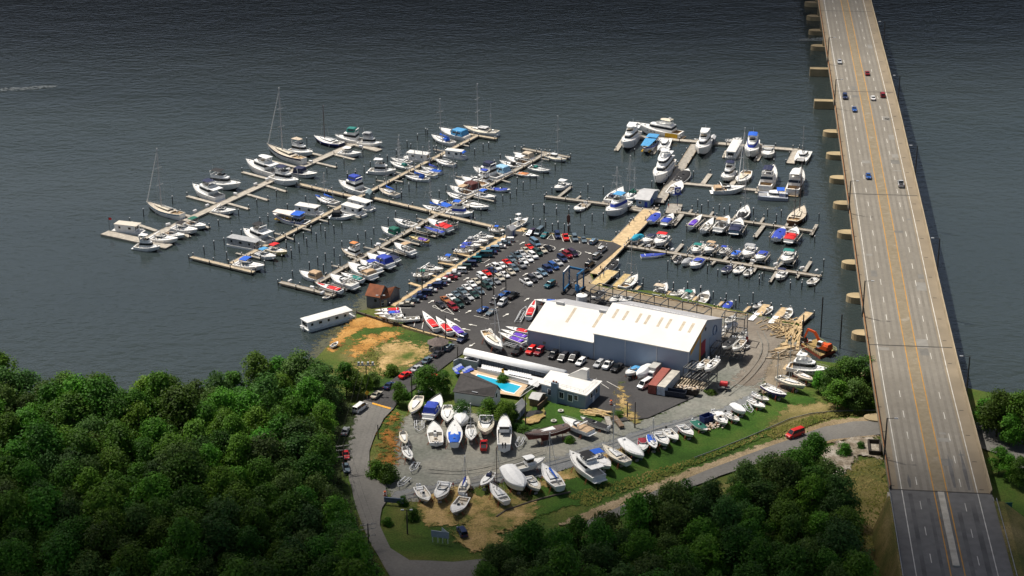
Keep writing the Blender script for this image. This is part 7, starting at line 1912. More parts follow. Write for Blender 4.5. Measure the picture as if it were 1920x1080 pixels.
# blue boat hoist over the slip
HB = P((.012,.10,.22), .45, .12, 1); z0 = GZ+.4
c4 = [cat('K', x, y, z0) for x, y in ((232,318),(395,340),(470,280),(300,245))]
o = sum(c4, Vector())/4; o.z = z0
t = thing('boat_hoist', 'blue four-legged travelling boat hoist on wheels at the slip', 'boat hoist', tuple(o))
q = [v-o for v in c4]; ax = ((q[1]-q[0])+(q[2]-q[3])).normalized()
for v in q:
    m = MB(); m.bar(v+Vector((0,0,.8)), v+Vector((0,0,6.8)), .5, .55); m.build('leg', HB, t)
    m = MB(); n = Vector((-ax.y, ax.x, 0))
    for s in (-.8, .8): m.tube(v+n*s+ax*-.28+Vector((0,0,.55)), v+n*s+ax*.28+Vector((0,0,.55)), .55, n=12)
    m.build('wheel', TYRE, t)
for i, j, h in ((0,3,6.9),(1,2,6.9)):
    m = MB(); m.bar(q[i]+Vector((0,0,h)), q[j]+Vector((0,0,h)), .6, .6); m.bar(q[i]+Vector((0,0,1.1)), q[j]+Vector((0,0,1.1)), .45, .5); m.build('side_frame', HB, t)
m = MB(); m.bar(q[0]+Vector((0,0,7.3)), q[3]+Vector((0,0,7.3)), .35, .3); m.build('walkway_rail', WHITE, t)
m = MB(); m.bar(q[3]+Vector((0,0,6.9)), q[2]+Vector((0,0,6.9)), .6, .6); m.build('cross_beam', HB, t)
m = MB(); m.box(q[1]+Vector((0,0,2.6)), (1.1,1.1,1.8), .3); m.build('engine_box', P((.01,.13,.33), .5, .1, 1), t)
for f in (.3, .7):
    m = MB(); a_, b_ = q[0].lerp(q[3], f), q[1].lerp(q[2], f); pr = None
    for k in range(9):
        u = k/8; p = a_.lerp(b_, u)+Vector((0,0,6.6-3.2*math.sin(math.pi*u)))
        if pr is not None: m.bar(pr, p, .25, .06)
        pr = p
    m.build('sling', P((.3,.3,.3), .9, .1, 1), t)
# excavator on its barge
bp = [cat('L', x, y, .9) for x, y in ((1282,855),(1510,1005),(1700,920),(1480,790))]
o = sum(bp, Vector())/4; o.z = 0
t = thing('barge', 'flat work barge with rust-red side and muddy deck carrying the excavator', 'barge', tuple(o))
m = MB(); m.frus([(p.x-o.x, p.y-o.y) for p in bp], -.5, [(p.x-o.x, p.y-o.y) for p in bp], .9, 0, False); m.build('hull', P((.28,.06,.03), .7, .3, .8), t)
m = MB(); m.add([p-o for p in bp], [(0,1,2,3)]); m.build('deck', ground([(.35,(.20,.14,.05)),(.55,(.32,.22,.09)),(.7,(.26,.22,.12))], .3), t)
m = MB(); u0, u1 = bp[3]-o, bp[2]-o
for k in range(4): m.bar(u0+Vector((0,.1-k*.6,.25)), u1+Vector((0,.1-k*.6,.25)), .45)
m.build('deck_timbers', P((.20,.22,.12), .9, .25, 1), t)
m = MB(); v0, v1 = bp[0]-o, bp[1]-o
for k in range(9):
    p = v0.lerp(v1, .3+.7*k/8); m.bar(p, p+Vector((0,0,1.0)), .1)
for z in (.5, 1.0): m.bar(v0.lerp(v1,.3)+Vector((0,0,z)), v1+Vector((0,0,z)), .09)
m.build('railing', P((.25,.24,.2), .8, .2, 1), t)
ORG = P((.62,.085,.012), .45, .1, 1)
p = cat('L', 1545, 905, 1.8); p.z = .95
ea = carangle('L', 1545, 905, -1, -.35)
t = thing('excavator', 'orange excavator with raised boom standing on the barge', 'excavator', tuple(p), ea)
for s in (-1, 1):
    m = MB(); pr = [(-2.0,.1),(-1.6,0),(1.6,0),(2.0,.1),(2.15,.5),(1.7,.85),(-1.7,.85),(-2.15,.5)]
    m.loft([[(x, s*1.25-.3, z) for x, z in pr], [(x, s*1.25+.3, z) for x, z in pr]], close=True, caps=True); m.build('track', BLACKM, t)
m = MB(); m.frus([(-2.6,-1.3),(-2.2,-1.45),(1.4,-1.4),(1.4,1.4),(-2.2,1.45),(-2.6,1.3)], .95, [(-2.5,-1.25),(-2.2,-1.4),(.6,-1.3),(.6,1.3),(-2.2,1.4),(-2.5,1.25)], 2.2); m.frus([(-2.5,-1.2),(-1.2,-1.2),(-1.2,1.2),(-2.5,1.2)], 2.2, [(-2.3,-1.0),(-1.3,-1.0),(-1.3,1.0),(-2.3,1.0)], 2.65); m.build('body', ORG, t)
m = MB(); m.frus([(-.4,.35),(1.5,.35),(1.5,1.4),(-.4,1.4)], 1.2, [(-.3,.4),(1.1,.4),(1.1,1.3),(-.3,1.3)], 3.1); cb = m.build('cab', WHITE, t)
m = MB(); m.frus([(-.3,.33),(1.46,.33),(1.46,1.42),(-.3,1.42)], 1.9, [(-.25,.37),(1.2,.37),(1.2,1.34),(-.25,1.34)], 2.9, 0, False); m.build('window', GLASS, cb)
m = MB(); m.bar((.9,-.2,1.6), (3.4,-.2,4.9), .5, .8); m.bar((3.3,-.2,4.8), (5.9,-.2,5.0), .42, .65); m.build('boom', ORG, t)
m = MB(); m.bar((5.8,-.2,5.2), (6.9,-.2,2.1), .36, .5); m.build('dipper_arm', ORG, t)
m = MB(); m.frus([(6.2,-.8),(7.4,-.8),(7.4,.4),(6.2,.4)], .9, [(6.5,-.8),(7.3,-.8),(7.3,.4),(6.5,.4)], 2.1, 0, True, True); m.build('bucket', BLACKM, t)
m = MB(); m.bar((1.3,-.2,1.8), (3.0,-.2,3.6), .2); m.build('hydraulic_ram', STEEL, t)
t = thing('generator', 'small red pump unit at the front corner of the barge', 'pump', tuple(cat('L', 1335, 838, .95)))
m = MB(); m.box((0,0,.6), (1.3,.9,.8)); m.build('body', P((.55,.06,.02), .5, .1, 1), t); m = MB(); m.box((0,0,.1), (1.6,1.1,.2)); m.box((1.4,.1,.4), (.9,.7,.5)); m.build('skid', P((.5,.5,.48), .6, .1, 1), t)
# planks and lumber
PLK = P((.40,.29,.15), .9, .3, 1.2); PLK2 = P((.24,.18,.11), .9, .3, 1.2)
def heap(name, label, c, px, n, rx, ry, la, lb, mats, rz0=None, rzs=3.2, zh=.9, z=GZ+.2):
    p = cat(c, *px, z); t = thing(name, label, 'timber', tuple(p))
    for i, mt in enumerate(mats):
        m = MB()
        for k in range(n//len(mats)):
            x, y = random.gauss(0, rx), random.gauss(0, ry); r = math.hypot(x/rx/2, y/ry/2)
            a = (rz0 if rz0 is not None else 0)+random.uniform(-rzs/2, rzs/2)
            L = random.uniform(la, lb); h = max(.1, zh*(1-min(1,r))*random.random()+.12)
            d = Vector((math.cos(a), math.sin(a), random.uniform(-.08,.12)))*L/2; v = Vector((x,y,h))
            m.bar(v-d, v+d, random.uniform(.2,.42), .14)
        m.build('planks', mt, t)
    return t
heap('plank_heap', 'big heap of broken tan planks inside the broken bulkhead', 'L', (1060,680), 90, 2.6, 3.6, 1.5, 4.5, (PLK, PLK2, TIMTAN))
heap('plank_pile', 'pile of long tan planks nearest the right bulkhead', 'L', (1165,745), 40, 1.2, 2.2, 4, 7, (PLK, TIMTAN), 1.2, .5)
heap('plank_heap', 'loose dark planks beside the big yacht ashore', 'L', (1095,965), 40, 2.8, 2.0, 2, 5, (PLK2, TIMBER), .3, 1.6)
heap('lumber_pile', 'splayed pile of fresh yellow lumber behind the clubhouse corner', 'Q', (120,765), 46, 1.8, 1.0, 3, 5.5, (P((.50,.36,.15), .9, .2, 1.2), TIMTAN), -.35, .5, .7, GZ+.5)
for x0, y0, x1, y1, lab in ((985,935,1195,888,'long'),(1050,875,1115,862,'short')):
    a, b = cat('L', x0, y0, GZ+.6), cat('L', x1, y1, GZ+.6); s = (a+b)/2
    m = MB(); m.bar(a-s, b-s, 1.5, .7); o_ = m.build('timber_bundle', TIMTAN); o_.location = s; tag(o_, f'{lab} strapped bundle of timbers beside the plank heaps', 'timber')
for x0, y0, x1, y1, lab in ((730,225,760,310,'pale'),(800,215,880,320,'brown')):
    a, b = cat('U', x0, y0, GZ+.8), cat('U', x1, y1, GZ+.8); s = (a+b)/2
    m = MB(); m.bar(a-s, b-s, 1.4, .6); o_ = m.build('dock_section', TIMGREY if lab == 'pale' else P((.16,.11,.07), .9, .2, 1)); o_.location = s; tag(o_, f'{lab} discarded dock section on the lane beside the black-covered runabout', 'dock section')
# boat trailers and cradles
def trailer(label, c, x0, y0, x1, y1, w=1.9, z=GZ+.5, mat=None):
    a, b = cat(c, x0, y0, z+.5), cat(c, x1, y1, z+.5); d = b-a; L = d.length; o_ = (a+b)/2; o_.z = z
    t = thing('boat_trailer', label, 'trailer', tuple(o_), math.atan2(d.y, d.x)); mt = mat or ALU
    m = MB()
    for s in (-1, 1): m.bar((-L/2, s*w/2, .55), (L*.2, s*w/2, .55), .14, .16); m.bar((L*.2, s*w/2, .55), (L/2, 0, .5), .14, .16); m.bar((-L*.42, s*w*.28, .85), (L*.12, s*w*.28, .85), .2, .12)
    for x in (-.45, -.2, .05, .2): m.bar((x*L, -w/2, .55), (x*L, w/2, .55), .1)
    m.build('frame', mt, t)
    for s in (-1, 1):
        for x in ((-.22*L,) if L < 6 else (-.26*L, -.15*L)):
            m = MB(); m.tube((x,s*(w/2+.08),.32), (x,s*(w/2+.28),.32), .32, n=10); m.build('wheel', TYRE, t)
    return t
trailer('long empty boat trailer beside the red-marked speedboat', 'M', 1400, 535, 1500, 345)
trailer('empty white-railed trailer below the purple-covered speedboats', 'M', 1240, 785, 1490, 850)
trailer('empty triangular boat trailer in the upper left of the yard', 'T', 350, 45, 350, 150, 2.6)
trailer('empty trailer beside the short-masted sailboat at the yard edge', 'T', 325, 460, 270, 550)
trailer('empty trailer on the lane near the bushes', 'T', 240, 610, 140, 700)
trailer('empty trailer right of the rounded-top sportfisher', 'T', 1370, 210, 1320, 310)
trailer('white twin-bunk trailer on the grass between covered boat and runabouts', 'V', 315, 305, 365, 390)
# signs, poles, wires
DP = P((.06,.05,.04), .85, .25, 1.5)
def pole(name, label, c, xt, yt, xb, yb, kind='lamp', zb=GZ+.4, h=None):
    base = cat(c, xb, yb, zb)
    if h is None:
        a, b = cp(c, xt, yt), cp(c, xb, yb); s = abs((cat(c, xb-50, yb, zb)-cat(c, xb+50, yb, zb)).length)*CR[c][2]/100
        h = math.hypot(a[0]-b[0], a[1]-b[1])*s/.905
    t = thing(name, label, 'lamp post' if kind == 'lamp' else 'utility pole', tuple(base))
    m = MB(); m.tube((0,0,-.3), (0,0,h), .2, .13, 7); m.build('pole', DP, t)
    if kind == 'lamp':
        m = MB(); m.bar((-1.0,0,h-.1), (1.0,0,h-.1), .1); m.build('arm', DP, t)
        for s in (-1, 1): m = MB(); m.box((s*1.05,0,h-.05), (.7,.4,.22)); m.build('lamp_head', ALU, t)
    elif kind == 'cross':
        for z in (h-.3, h-1.5, h-3.4): m = MB(); m.bar((-1.8,-.5,z), (1.8,.5,z), .15); [m.tube((x,x*.28,z), (x,x*.28,z+.3), .07, n=5) for x in (-1.7,-.9,.9,1.7)]; m.build('crossarm', P((.35,.33,.3), .8, .2, 1), t)
    elif kind == 'trans':
        m = MB(); m.bar((-2.6,0,h-.2), (2.6,0,h-.2), .18); m.build('crossarm', P((.3,.28,.25), .8, .2, 1), t)
        for x in (-2.0,-1.0,.6,1.9): m = MB(); m.tube((x,0,h-.1), (x,0,h+.8), .32, n=9); m.build('transformer', ALU, t)
    return t, base+Vector((0,0,h))
pole('lamp_post', 'tall dark lamp post with red-marked foot, left one of three in the car park', 'M', 960, -19, 978, 472)
pole('lamp_post', 'tall dark lamp post in the middle of three in the car park', 'M', 1098, -145, 1118, 270)
pole('lamp_post', 'tall dark lamp post behind the bright blue sedan, right of three', 'M', 1245, -150, 1262, 190)
pole('lamp_post', 'slim lamp post beside the brown boathouse', 'N', 978, 345, 983, 568)
pole('lamp_post', 'slim lamp post on the boardwalk near the green-topped boat lift', 'F', 262, 790, 265, 1020)
_, w1 = pole('utility_pole', 'dark utility pole at the end of the sleeper wall', 'M', 535, 455, 548, 780, 'plain')
_, w2 = pole('utility_pole', 'dark utility pole beside the canopy end', 'M', 655, 830, 688, 1040, 'plain')
_, w3 = pole('utility_pole', 'dark utility pole at the drive between tree and car', 'S', 775, 380, 795, 620, 'plain')
_, w4 = pole('utility_pole', 'utility pole with transformers rising above the trees by the road', 'S', 278, 265, 290, 590, 'trans')
pole('utility_pole', 'short dark pole on the rust-coloured verge by the road', 'S', 393, 940, 415, 1085, 'plain')
_, w5 = pole('utility_pole', 'utility pole with three crossarms at the lower road edge', 'W', 217, 630, 232, 850, 'cross')
_, w6 = pole('utility_pole', 'leaning utility pole in the trees beside the red sedan', 'W', 10, -30, 25, 210, 'cross')
pole('lamp_post', 'dark lamp post on the grass at the bottom of the yard', 'W', 543, 515, 558, 715)
_, w7 = pole('utility_pole', 'tall dark utility pole in front of the grey sheds', 'P', 980, 655, 982, 925, 'plain')
_, w8 = pole('utility_pole', 'tall grey utility pole on the sandy corner beside the lane', 'Q', 490, 655, 478, 900, 'plain')
pole('utility_pole', 'thin grey pole beside the black-covered runabout', 'Q', 268, 745, 262, 960, 'plain')
pole('marker_post', 'brown steel post at the edge of the asphalt below the clubhouse', 'Q', 403, 655, 403, 800, 'plain')
def wires(label, a, b, offs=((0,0),)):
    m = MB(); s = (a+b)/2
    for ox, oz in offs:
        pr = None
        for k in range(11):
            u = k/10; p = a.lerp(b, u)+Vector((ox,0,oz-1.2*math.sin(math.pi*u)))-s
            if pr is not None: m.tube(pr, p, .025, n=3)
            pr = p
    o_ = m.build('power_lines', BLACKM); o_.location = s; tag(o_, label, 'power line')
wires('sagging power lines between the transformer pole and the pole by the red sedan', w4, w6, ((-1.6,-.1),(0,.2),(1.6,-.1)))
wires('sagging power lines between the red sedan pole and the crossarm pole', w6, w5, ((-1.6,-.1),(0,.2),(1.6,-.1)))
wires('single wire between the two poles near the canopy', w1, w2)
# blue fuel sign with the white disc, and the other signs
p = cat('I', 1715, 290, 1.1)
t = thing('fuel_sign', 'tall blue sign with a white disc on the grey fuel platform', 'sign', tuple(p), .15)
m = MB(); m.tube((0,0,0), (0,0,4.2), .14); m.build('post', P((.03,.05,.16), .5, .1, 1), t)
m = MB(); m.box((0,0,5.6), (2.2,.3,2.8)); m.frus([(-1.1,-.15),(1.1,-.15),(1.1,.15),(-1.1,.15)], 4.2, [(-1.6,-.15),(1.6,-.15),(1.6,.15),(-1.6,.15)], 4.25) ; m.build('panel', P((.015,.045,.30), .5, .06, 1), t)
m = MB(); m.tube((0,-.16,5.8), (0,-.2,5.8), .8, n=18); dk = m.build('white_disc', WHITE, t)
m = MB(); m.tube((0,-.2,5.8), (0,-.23,5.8), .28, n=10); m.build('disc_mark', P((.015,.045,.30), .5, .06, 1), dk)
p = cat('S', 292, 660, GZ+.4)
t = thing('road_sign', 'small yellow diamond road sign on the grass beside the cream sedan', 'sign', tuple(p), .4)
m = MB(); m.bar((0,0,0), (0,0,2.6), .09); m.build('post', STEEL, t)
m = MB(); m.loft([[(-.75,-.06,2.2),(0,-.06,2.95),(.75,-.06,2.2),(0,-.06,1.45)],[(-.75,-.02,2.2),(0,-.02,2.95),(.75,-.02,2.2),(0,-.02,1.45)]], close=True, caps=True); m.build('panel', P((.62,.36,.02), .5, .06, 1), t)
p = cat('X5', 1300, 650, 6.5)
t = thing('road_sign', 'green rectangular road sign on two posts right of the bridge approach', 'sign', (p.x, p.y, GZ+3.2), .1)
m = MB()
for x in (-1.1, 1.1): m.bar((x,0,-2), (x,0,4.0), .12)
m.build('posts', STEEL, t)
m = MB(); m.box((0,-.1,3.9), (4.0,.08,1.5)); m.build('panel', P((.01,.10,.09), .5, .06, 1), t)
p = cat('W', 835, 800, GZ+.4)
t = thing('billboard', 'pale grey sign board with a sailing mark on the dark lawn', 'sign', tuple(p), -.25)
m = MB()
for x in (-1.9,-.6,.6,1.9): m.bar((x,0,0), (x,0,1.6), .14)
m.build('posts', WHITE, t)
m = MB(); m.box((0,0,2.3), (4.4,.16,1.7)); m.build('board', P((.35,.39,.45), .6, .08, 1), t)
m = MB(); m.add([(.4,-.1,3.15),(2.0,-.1,3.15),(.5,-.1,4.3)], [(0,1,2)]); m.add([(.4,0,3.15),(2.0,0,3.15),(.5,0,4.3)], [(2,1,0)]); m.loft([[(.4,-.1,3.15),(2.0,-.1,3.15),(.5,-.1,4.3)],[(.4,0,3.15),(2.0,0,3.15),(.5,0,4.3)]], close=True); m.build('white_sail_shape', WHITE, t)
for c, x, y, lab in (('W',368,392,'at the road junction'),('Q',242,668,'beside the lumber pile')):
    t = thing('traffic_barrel', f'orange and white traffic barrel {lab}', 'traffic barrel', tuple(cat(c, x, y+10, GZ+.5)))
    m = MB()
    for k in range(4): m.tube((0,0,.05+.3*k), (0,0,.35+.3*k), .36-.02*k, n=12)
    m.build('drum', P((.62,.10,.015), .5, .08, 1), t)
    m = MB()
    for k in (0.33,.75): m.tube((0,0,k), (0,0,k+.14), .375, n=12)
    m.build('white_bands', WHITE, t)
for c, x, y, sz, lab in (('W',445,470,(5.0,.4,1.3),'dark blue bench-like barrier on the verge beside the orange barrel'),):
    t = thing('site_barrier', lab, 'barrier', tuple(cat(c, x, y, GZ+.5)), -.2)
    m = MB(); m.box((0,0,1.0), sz); m.build('panel', P((.08,.11,.16), .7, .15, 1), t)
    m = MB()
    for s in (-2,2): m.bar((s,-.4,0), (s,.1,1.2), .12); m.bar((s,.4,0), (s,.1,1.2), .12)
    m.build('feet', DP, t)
m = MB(); s = cat('T', 1115, 1000, GZ+.3); pr = None
for x, y in ((1115,1000),(1210,935),(1400,870),(1560,820),(1700,785),(1850,755)):
    q = cat('T', x, y, GZ+.35)
    if pr is not None: m.tube(pr-s, q-s, .28, n=7)
    pr = q
o_ = m.build('log_kerb', P((.11,.09,.065), .9, .25, 1)); o_.location = s; tag(o_, 'long dark log kerb along the bottom edge of the boat yard', 'kerb')
t = thing('concrete_culvert', 'dark timber-framed square pit beside the bridge abutment', 'culvert', tuple(cat('V', 1585, 720, GZ+.6)))
q4 = [cat('V', x, y, GZ+1.4)-Vector(t.location) for x, y in ((1525,660),(1640,665),(1645,780),(1540,772))]
m = MB()
for i in range(4): m.bar(q4[i]+Vector((0,0,-.7)), q4[(i+1)%4]+Vector((0,0,-.7)), .4, 1.8)
m.build('wall', P((.035,.028,.022), .9, .3, 1), t)
# people, small in the photograph: walking figures with one continuous body each
def person(c, x, y, z, ang, shirt, legs, label, h=1.72, stride=.28, carry=False):
    p = cat(c, x, y, z)
    t = thing('person', label, 'person', tuple(p), ang)
    J = [(0,0,.92),(0,0,1.12),(0,0,1.36),(0,0,1.50),(.02,0,1.62),(.02,0,1.74),(0,.10,.88),(stride*.45,.10,.48),(stride,.10,.06),(stride+.16,.10,.04),(0,-.10,.88),(-stride*.2,-.10,.48),(-stride*.8,-.10,.08),(-stride*.8+.15,-.10,.04),
        (0,.19,1.38),(-.06,.24,1.12),(.08,.25,.90),(0,-.19,1.38),(.05,-.24,1.12),(.2,-.24,.92)]
    E_ = [(0,1),(1,2),(2,3),(3,4),(4,5),(0,6),(6,7),(7,8),(8,9),(0,10),(10,11),(11,12),(12,13),(2,14),(14,15),(15,16),(2,17),(17,18),(18,19)]
    Rr = [.15,.15,.165,.06,.10,.085,.10,.07,.05,.04,.10,.07,.05,.04,.07,.05,.035,.07,.05,.035]
    me = bpy.data.meshes.new('body'); k = h/1.82; me.from_pydata([(a*k,b*k,c_*k) for a,b,c_ in J], E_, [])
    for mm in (P((.36,.22,.15), .6, .06, 2), P(shirt, .8, .1, 2), P(legs, .8, .1, 2)): me.materials.append(mm)
    o_ = link(bpy.data.objects.new('body', me), t)
    sk = o_.modifiers.new('skin', 'SKIN'); su = o_.modifiers.new('sub', 'SUBSURF'); su.levels = su.render_levels = 1
    for i, d_ in enumerate(me.skin_vertices[0].data): d_.radius = (Rr[i]*k, Rr[i]*k); d_.use_root = (i == 0)
    dg = bpy.context.evaluated_depsgraph_get(); ev = o_.evaluated_get(dg); nm = bpy.data.meshes.new_from_object(ev)
    o_.modifiers.clear(); o_.data = nm
    nm.materials.clear()
    for mm in (P((.36,.22,.15), .6, .06, 2), P(shirt, .8, .1, 2), P(legs, .8, .1, 2)): nm.materials.append(mm)
    for f in nm.polygons:
        z_ = f.center.z/k; y_ = abs(f.center.y/k)
        f.material_index = 2 if z_ < .95 and y_ < .2 and z_ > .08 else 1 if .95 <= z_ < 1.47 and not (y_ > .2 and z_ < 1.2) else 0
        f.use_smooth = True
    m = MB(); rows = []
    for i in range(5):
        a_ = math.pi/2*i/4; r = .105*math.cos(a_)*k+.004; rows.append([(.01*k+r*math.cos(6.2832*j/10)-.012, r*math.sin(6.2832*j/10), 1.70*k+.10*k*math.sin(a_)) for j in range(10)])
    m.loft(rows, close=True, caps=True); m.build('hair', P((.05,.03,.02), .8, .2, 2), t, True)
    return t
person('K',710,118,1.5,.9,(.35,.45,.6),(.3,.3,.32),'person in pale blue top walking on the yellow-edged hoist pier')
person('K',668,150,1.5,2.6,(.1,.11,.16),(.06,.06,.08),'person in dark clothes on the hoist pier nearest the hoist')
person('K',675,40,1.5,2.2,(.04,.04,.05),(.12,.11,.1),'person in black top walking on the tan pier')
person('K',692,62,1.5,-.7,(.3,.12,.1),(.05,.05,.07),'person in brown-red top walking on the tan pier')
person('M',1478,122,GZ+.46,.3,(.6,.6,.62),(.35,.36,.4),'person in white shirt walking beside the white pickup')
person('M',1868,100,GZ+.46,2.8,(.5,.25,.2),(.3,.22,.2),'person in red top behind the dark teal SUV')
person('K',155,235,GZ+.46,1.5,(.55,.3,.25),(.3,.25,.25),'person in pink top standing at the concrete pad edge')
person('I',1610,315,.95,.8,(.45,.05,.05),(.08,.06,.06),'person in red shirt on the grey fuel platform')
person('T',688,715,GZ+.4,.8,(.4,.08,.07),(.3,.3,.32),'person in red shirt standing in the yard behind the arched cruiser')
# ---------------------------------------------------------------- trees
def leaf_mat(c0, c1, name):
    m = bpy.data.materials.new(name); m.use_nodes = True
    nt = m.node_tree; N, Lk = nt.nodes, nt.links; b = N['Principled BSDF']
    b.inputs['Roughness'].default_value = .6; b.inputs['Specular IOR Level'].default_value = .25
    tc = N.new('ShaderNodeTexCoord'); nz = N.new('ShaderNodeTexNoise'); nz.inputs['Scale'].default_value = .55; nz.inputs['Detail'].default_value = 3
    Lk.new(tc.outputs['Object'], nz.inputs[0])
    rp = N.new('ShaderNodeValToRGB'); rp.color_ramp.elements[0].position = .35; rp.color_ramp.elements[1].position = .68
    rp.color_ramp.elements[0].color = (*c0, 1); rp.color_ramp.elements[1].color = (*c1, 1)
    Lk.new(nz.outputs[0], rp.inputs[0])
    oi = N.new('ShaderNodeObjectInfo'); hs = N.new('ShaderNodeHueSaturation')
    a = N.new('ShaderNodeMapRange'); a.inputs[3].default_value = .8; a.inputs[4].default_value = 1.65
    Lk.new(oi.outputs['Random'], a.inputs[0]); Lk.new(a.outputs[0], hs.inputs['Value'])
    h = N.new('ShaderNodeMath'); h.operation = 'MULTIPLY_ADD'; h.inputs[1].default_value = 7.31; h.inputs[2].default_value = 0
    fr = N.new('ShaderNodeMath'); fr.operation = 'FRACT'; Lk.new(oi.outputs['Random'], h.inputs[0]); Lk.new(h.outputs[0], fr.inputs[0])
    g = N.new('ShaderNodeMapRange'); g.inputs[3].default_value = .458; g.inputs[4].default_value = .503; Lk.new(fr.outputs[0], g.inputs[0]); Lk.new(g.outputs[0], hs.inputs['Hue'])
    Lk.new(rp.outputs[0], hs.inputs['Color']); Lk.new(hs.outputs[0], b.inputs['Base Color'])
    tr = N.new('ShaderNodeBsdfTranslucent'); Lk.new(hs.outputs[0], tr.inputs[0])
    mx = N.new('ShaderNodeMixShader'); mx.inputs[0].default_value = .3
    Lk.new(b.outputs[0], mx.inputs[1]); Lk.new(tr.outputs[0], mx.inputs[2]); Lk.new(mx.outputs[0], N['Material Output'].inputs[0])
    return m
LEAF = [leaf_mat((.024,.078,.006), (.058,.175,.012), 'foliage'), leaf_mat((.034,.118,.008), (.070,.225,.014), 'foliage bright'), leaf_mat((.026,.072,.011), (.056,.140,.022), 'foliage grey')]
BARK = P((.07,.05,.035), .9, .3, 1.5)
def crown_mesh(seed, H, Rr, n, lobes, mat, low=.16, leaf=(.3,.8)):
    rnd = random.Random(seed); m = MB(); LB = []
    for k in range(lobes):
        f = rnd.random(); z = H*(low+(1-low)*.82*f); sp = Rr*(.78*math.sin(math.pi*(.18+.74*f))**.8)
        a = rnd.uniform(0, 6.2832); r = sp*math.sqrt(rnd.uniform(.15,1))
        LB.append((r*math.cos(a), r*math.sin(a), z, rnd.uniform(.30,.56)*Rr*(1.05-.25*f)))
    LB.append((0, 0, H*.86, Rr*.42))
    for k in range(n):
        c = LB[rnd.randrange(len(LB))]
        if k % 9 == 0: q_ = LB[rnd.randrange(len(LB))]; c = tuple(a+(b-a)*rnd.random() for a, b in zip(c, q_))
        u, t = rnd.uniform(-.45, 1), rnd.uniform(0, 6.2832); s = math.sqrt(1-u*u)
        d = Vector((s*math.cos(t), s*math.sin(t), u)); rr = c[3]*(rnd.uniform(.55, 1.12) if rnd.random() < .94 else rnd.uniform(1.1, 1.4))
        p = Vector(c[:3])+Vector((d.x, d.y, d.z*.85))*rr
        nrm = (d+Vector((rnd.gauss(0,.5), rnd.gauss(0,.5), rnd.gauss(.6,.5)))).normalized()
        ax = nrm.cross(Vector((rnd.gauss(0,1), rnd.gauss(0,1), rnd.gauss(0,1)))).normalized(); ay = nrm.cross(ax)
        sz = rnd.uniform(*leaf); e = rnd.uniform(.55, .9)
        m.add([p-ax*sz*.5-ay*sz*e*.2, p+ax*sz*.05-ay*sz*e*.5+nrm*.06, p+ax*sz*.5+ay*sz*e*.1, p-ax*sz*.05+ay*sz*e*.5-nrm*.06], [(0,1,2,3)])
    o = m.build('crown', mat); return o.data, o, LB
def trunk_mesh(seed, H, LB):
    rnd = random.Random(seed); m = MB()
    m.tube((0,0,-.5), (0,0,H*.35), .30, .22, 8); m.tube((0,0,H*.35), (.2,.1,H*.75), .22, .09, 7)
    for c in LB[::2]: m.tube((0,0,H*rnd.uniform(.22,.45)), c[:3], .12, .04, 5)
    o = m.build('trunk', BARK); return o.data, o
VAR = []
for i, (H, Rr, n, lb, mt) in enumerate([(16,5.8,6000,24,0),(15,5.2,5500,20,1),(17,5.7,6000,26,0),(14,5.6,5500,22,2),(16.5,5.2,5500,22,1),(13,5.0,5000,18,0),(15.5,6.2,6200,28,2)]):
    cd, co, LB = crown_mesh(50+i, H, Rr, n, lb, LEAF[mt]); td, to = trunk_mesh(90+i, H, LB)
    bpy.data.objects.remove(co); bpy.data.objects.remove(to); VAR.append((H, Rr, cd, td))
cd, co, LB = crown_mesh(77, 3.2, 2.6, 2600, 12, LEAF[0], .1, (.18,.42)); bpy.data.objects.remove(co); BUSH = cd
bd, bo = trunk_mesh(78, 3.0, LB); bpy.data.objects.remove(bo); BUSHT = bd
def tree(p, v, s, label, group=None, kind='tree', sh=1.0, name='broadleaf_tree'):
    t = thing(name, label, kind, tuple(p), random.uniform(0, 6.28), group)
    t.scale = (s*random.uniform(.84,1.2), s*random.uniform(.84,1.2), s*sh)
    H, Rr, cd, td = VAR[v]
    link(bpy.data.objects.new('crown', cd), t); link(bpy.data.objects.new('trunk', td), t)
    return t
def bush(p, s, label, sh=1.0, group=None):
    t = thing('bush', label, 'bush', tuple(p), random.uniform(0, 6.28), group); t.scale = (s, s, s*sh)
    link(bpy.data.objects.new('crown', BUSH), t); link(bpy.data.objects.new('stems', BUSHT), t); return t
def inside(x, y, poly):
    c = False
    for i in range(len(poly)):
        a, b = poly[i], poly[i-1]
        if (a.y > y) != (b.y > y) and x < (b.x-a.x)*(y-a.y)/(b.y-a.y)+a.x: c = not c
    return c
def wood(poly, gap, label, group, smin, smax, avoid=()):
    pp = pts(poly, GZ); xs = [p.x for p in pp]; ys_ = [p.y for p in pp]; got = []
    for _ in range(26000):
        x, y = random.uniform(min(xs), max(xs)), random.uniform(min(ys_), max(ys_))
        if inside(x, y, pp) and all((x-a)**2+(y-b)**2 > gap*gap for a, b in got): got.append((x, y))
    for x, y in got: tree((x, y, GZ), random.randrange(len(VAR)), random.uniform(smin, smax), label, group, sh=random.uniform(.9,1.12))
    return len(got)
n1 = wood([(-60,758),(40,765),(90,785),(300,786),(420,772),(470,752),(530,735),(590,738),(615,765),(622,800),(610,850),(602,905),(614,960),(638,1010),(655,1070),(680,1130),(700,1180),(-90,1180)], 5.7,
    'green broadleaf tree in the dense wood at lower left', 'trees of the lower left wood', .66, 1.15)
n2 = wood([(880,1150),(905,1110),(955,1072),(1040,1056),(1090,1040),(1180,1015),(1250,990),(1330,955),(1430,925),(1500,905),(1545,915),(1562,960),(1585,1020),(1600,1085),(1612,1150),(1600,1180),(870,1180)], 6.4,
    'dark green broadleaf tree in the wood below the dirt road', 'trees of the wood below the dirt road', .72, 1.0)
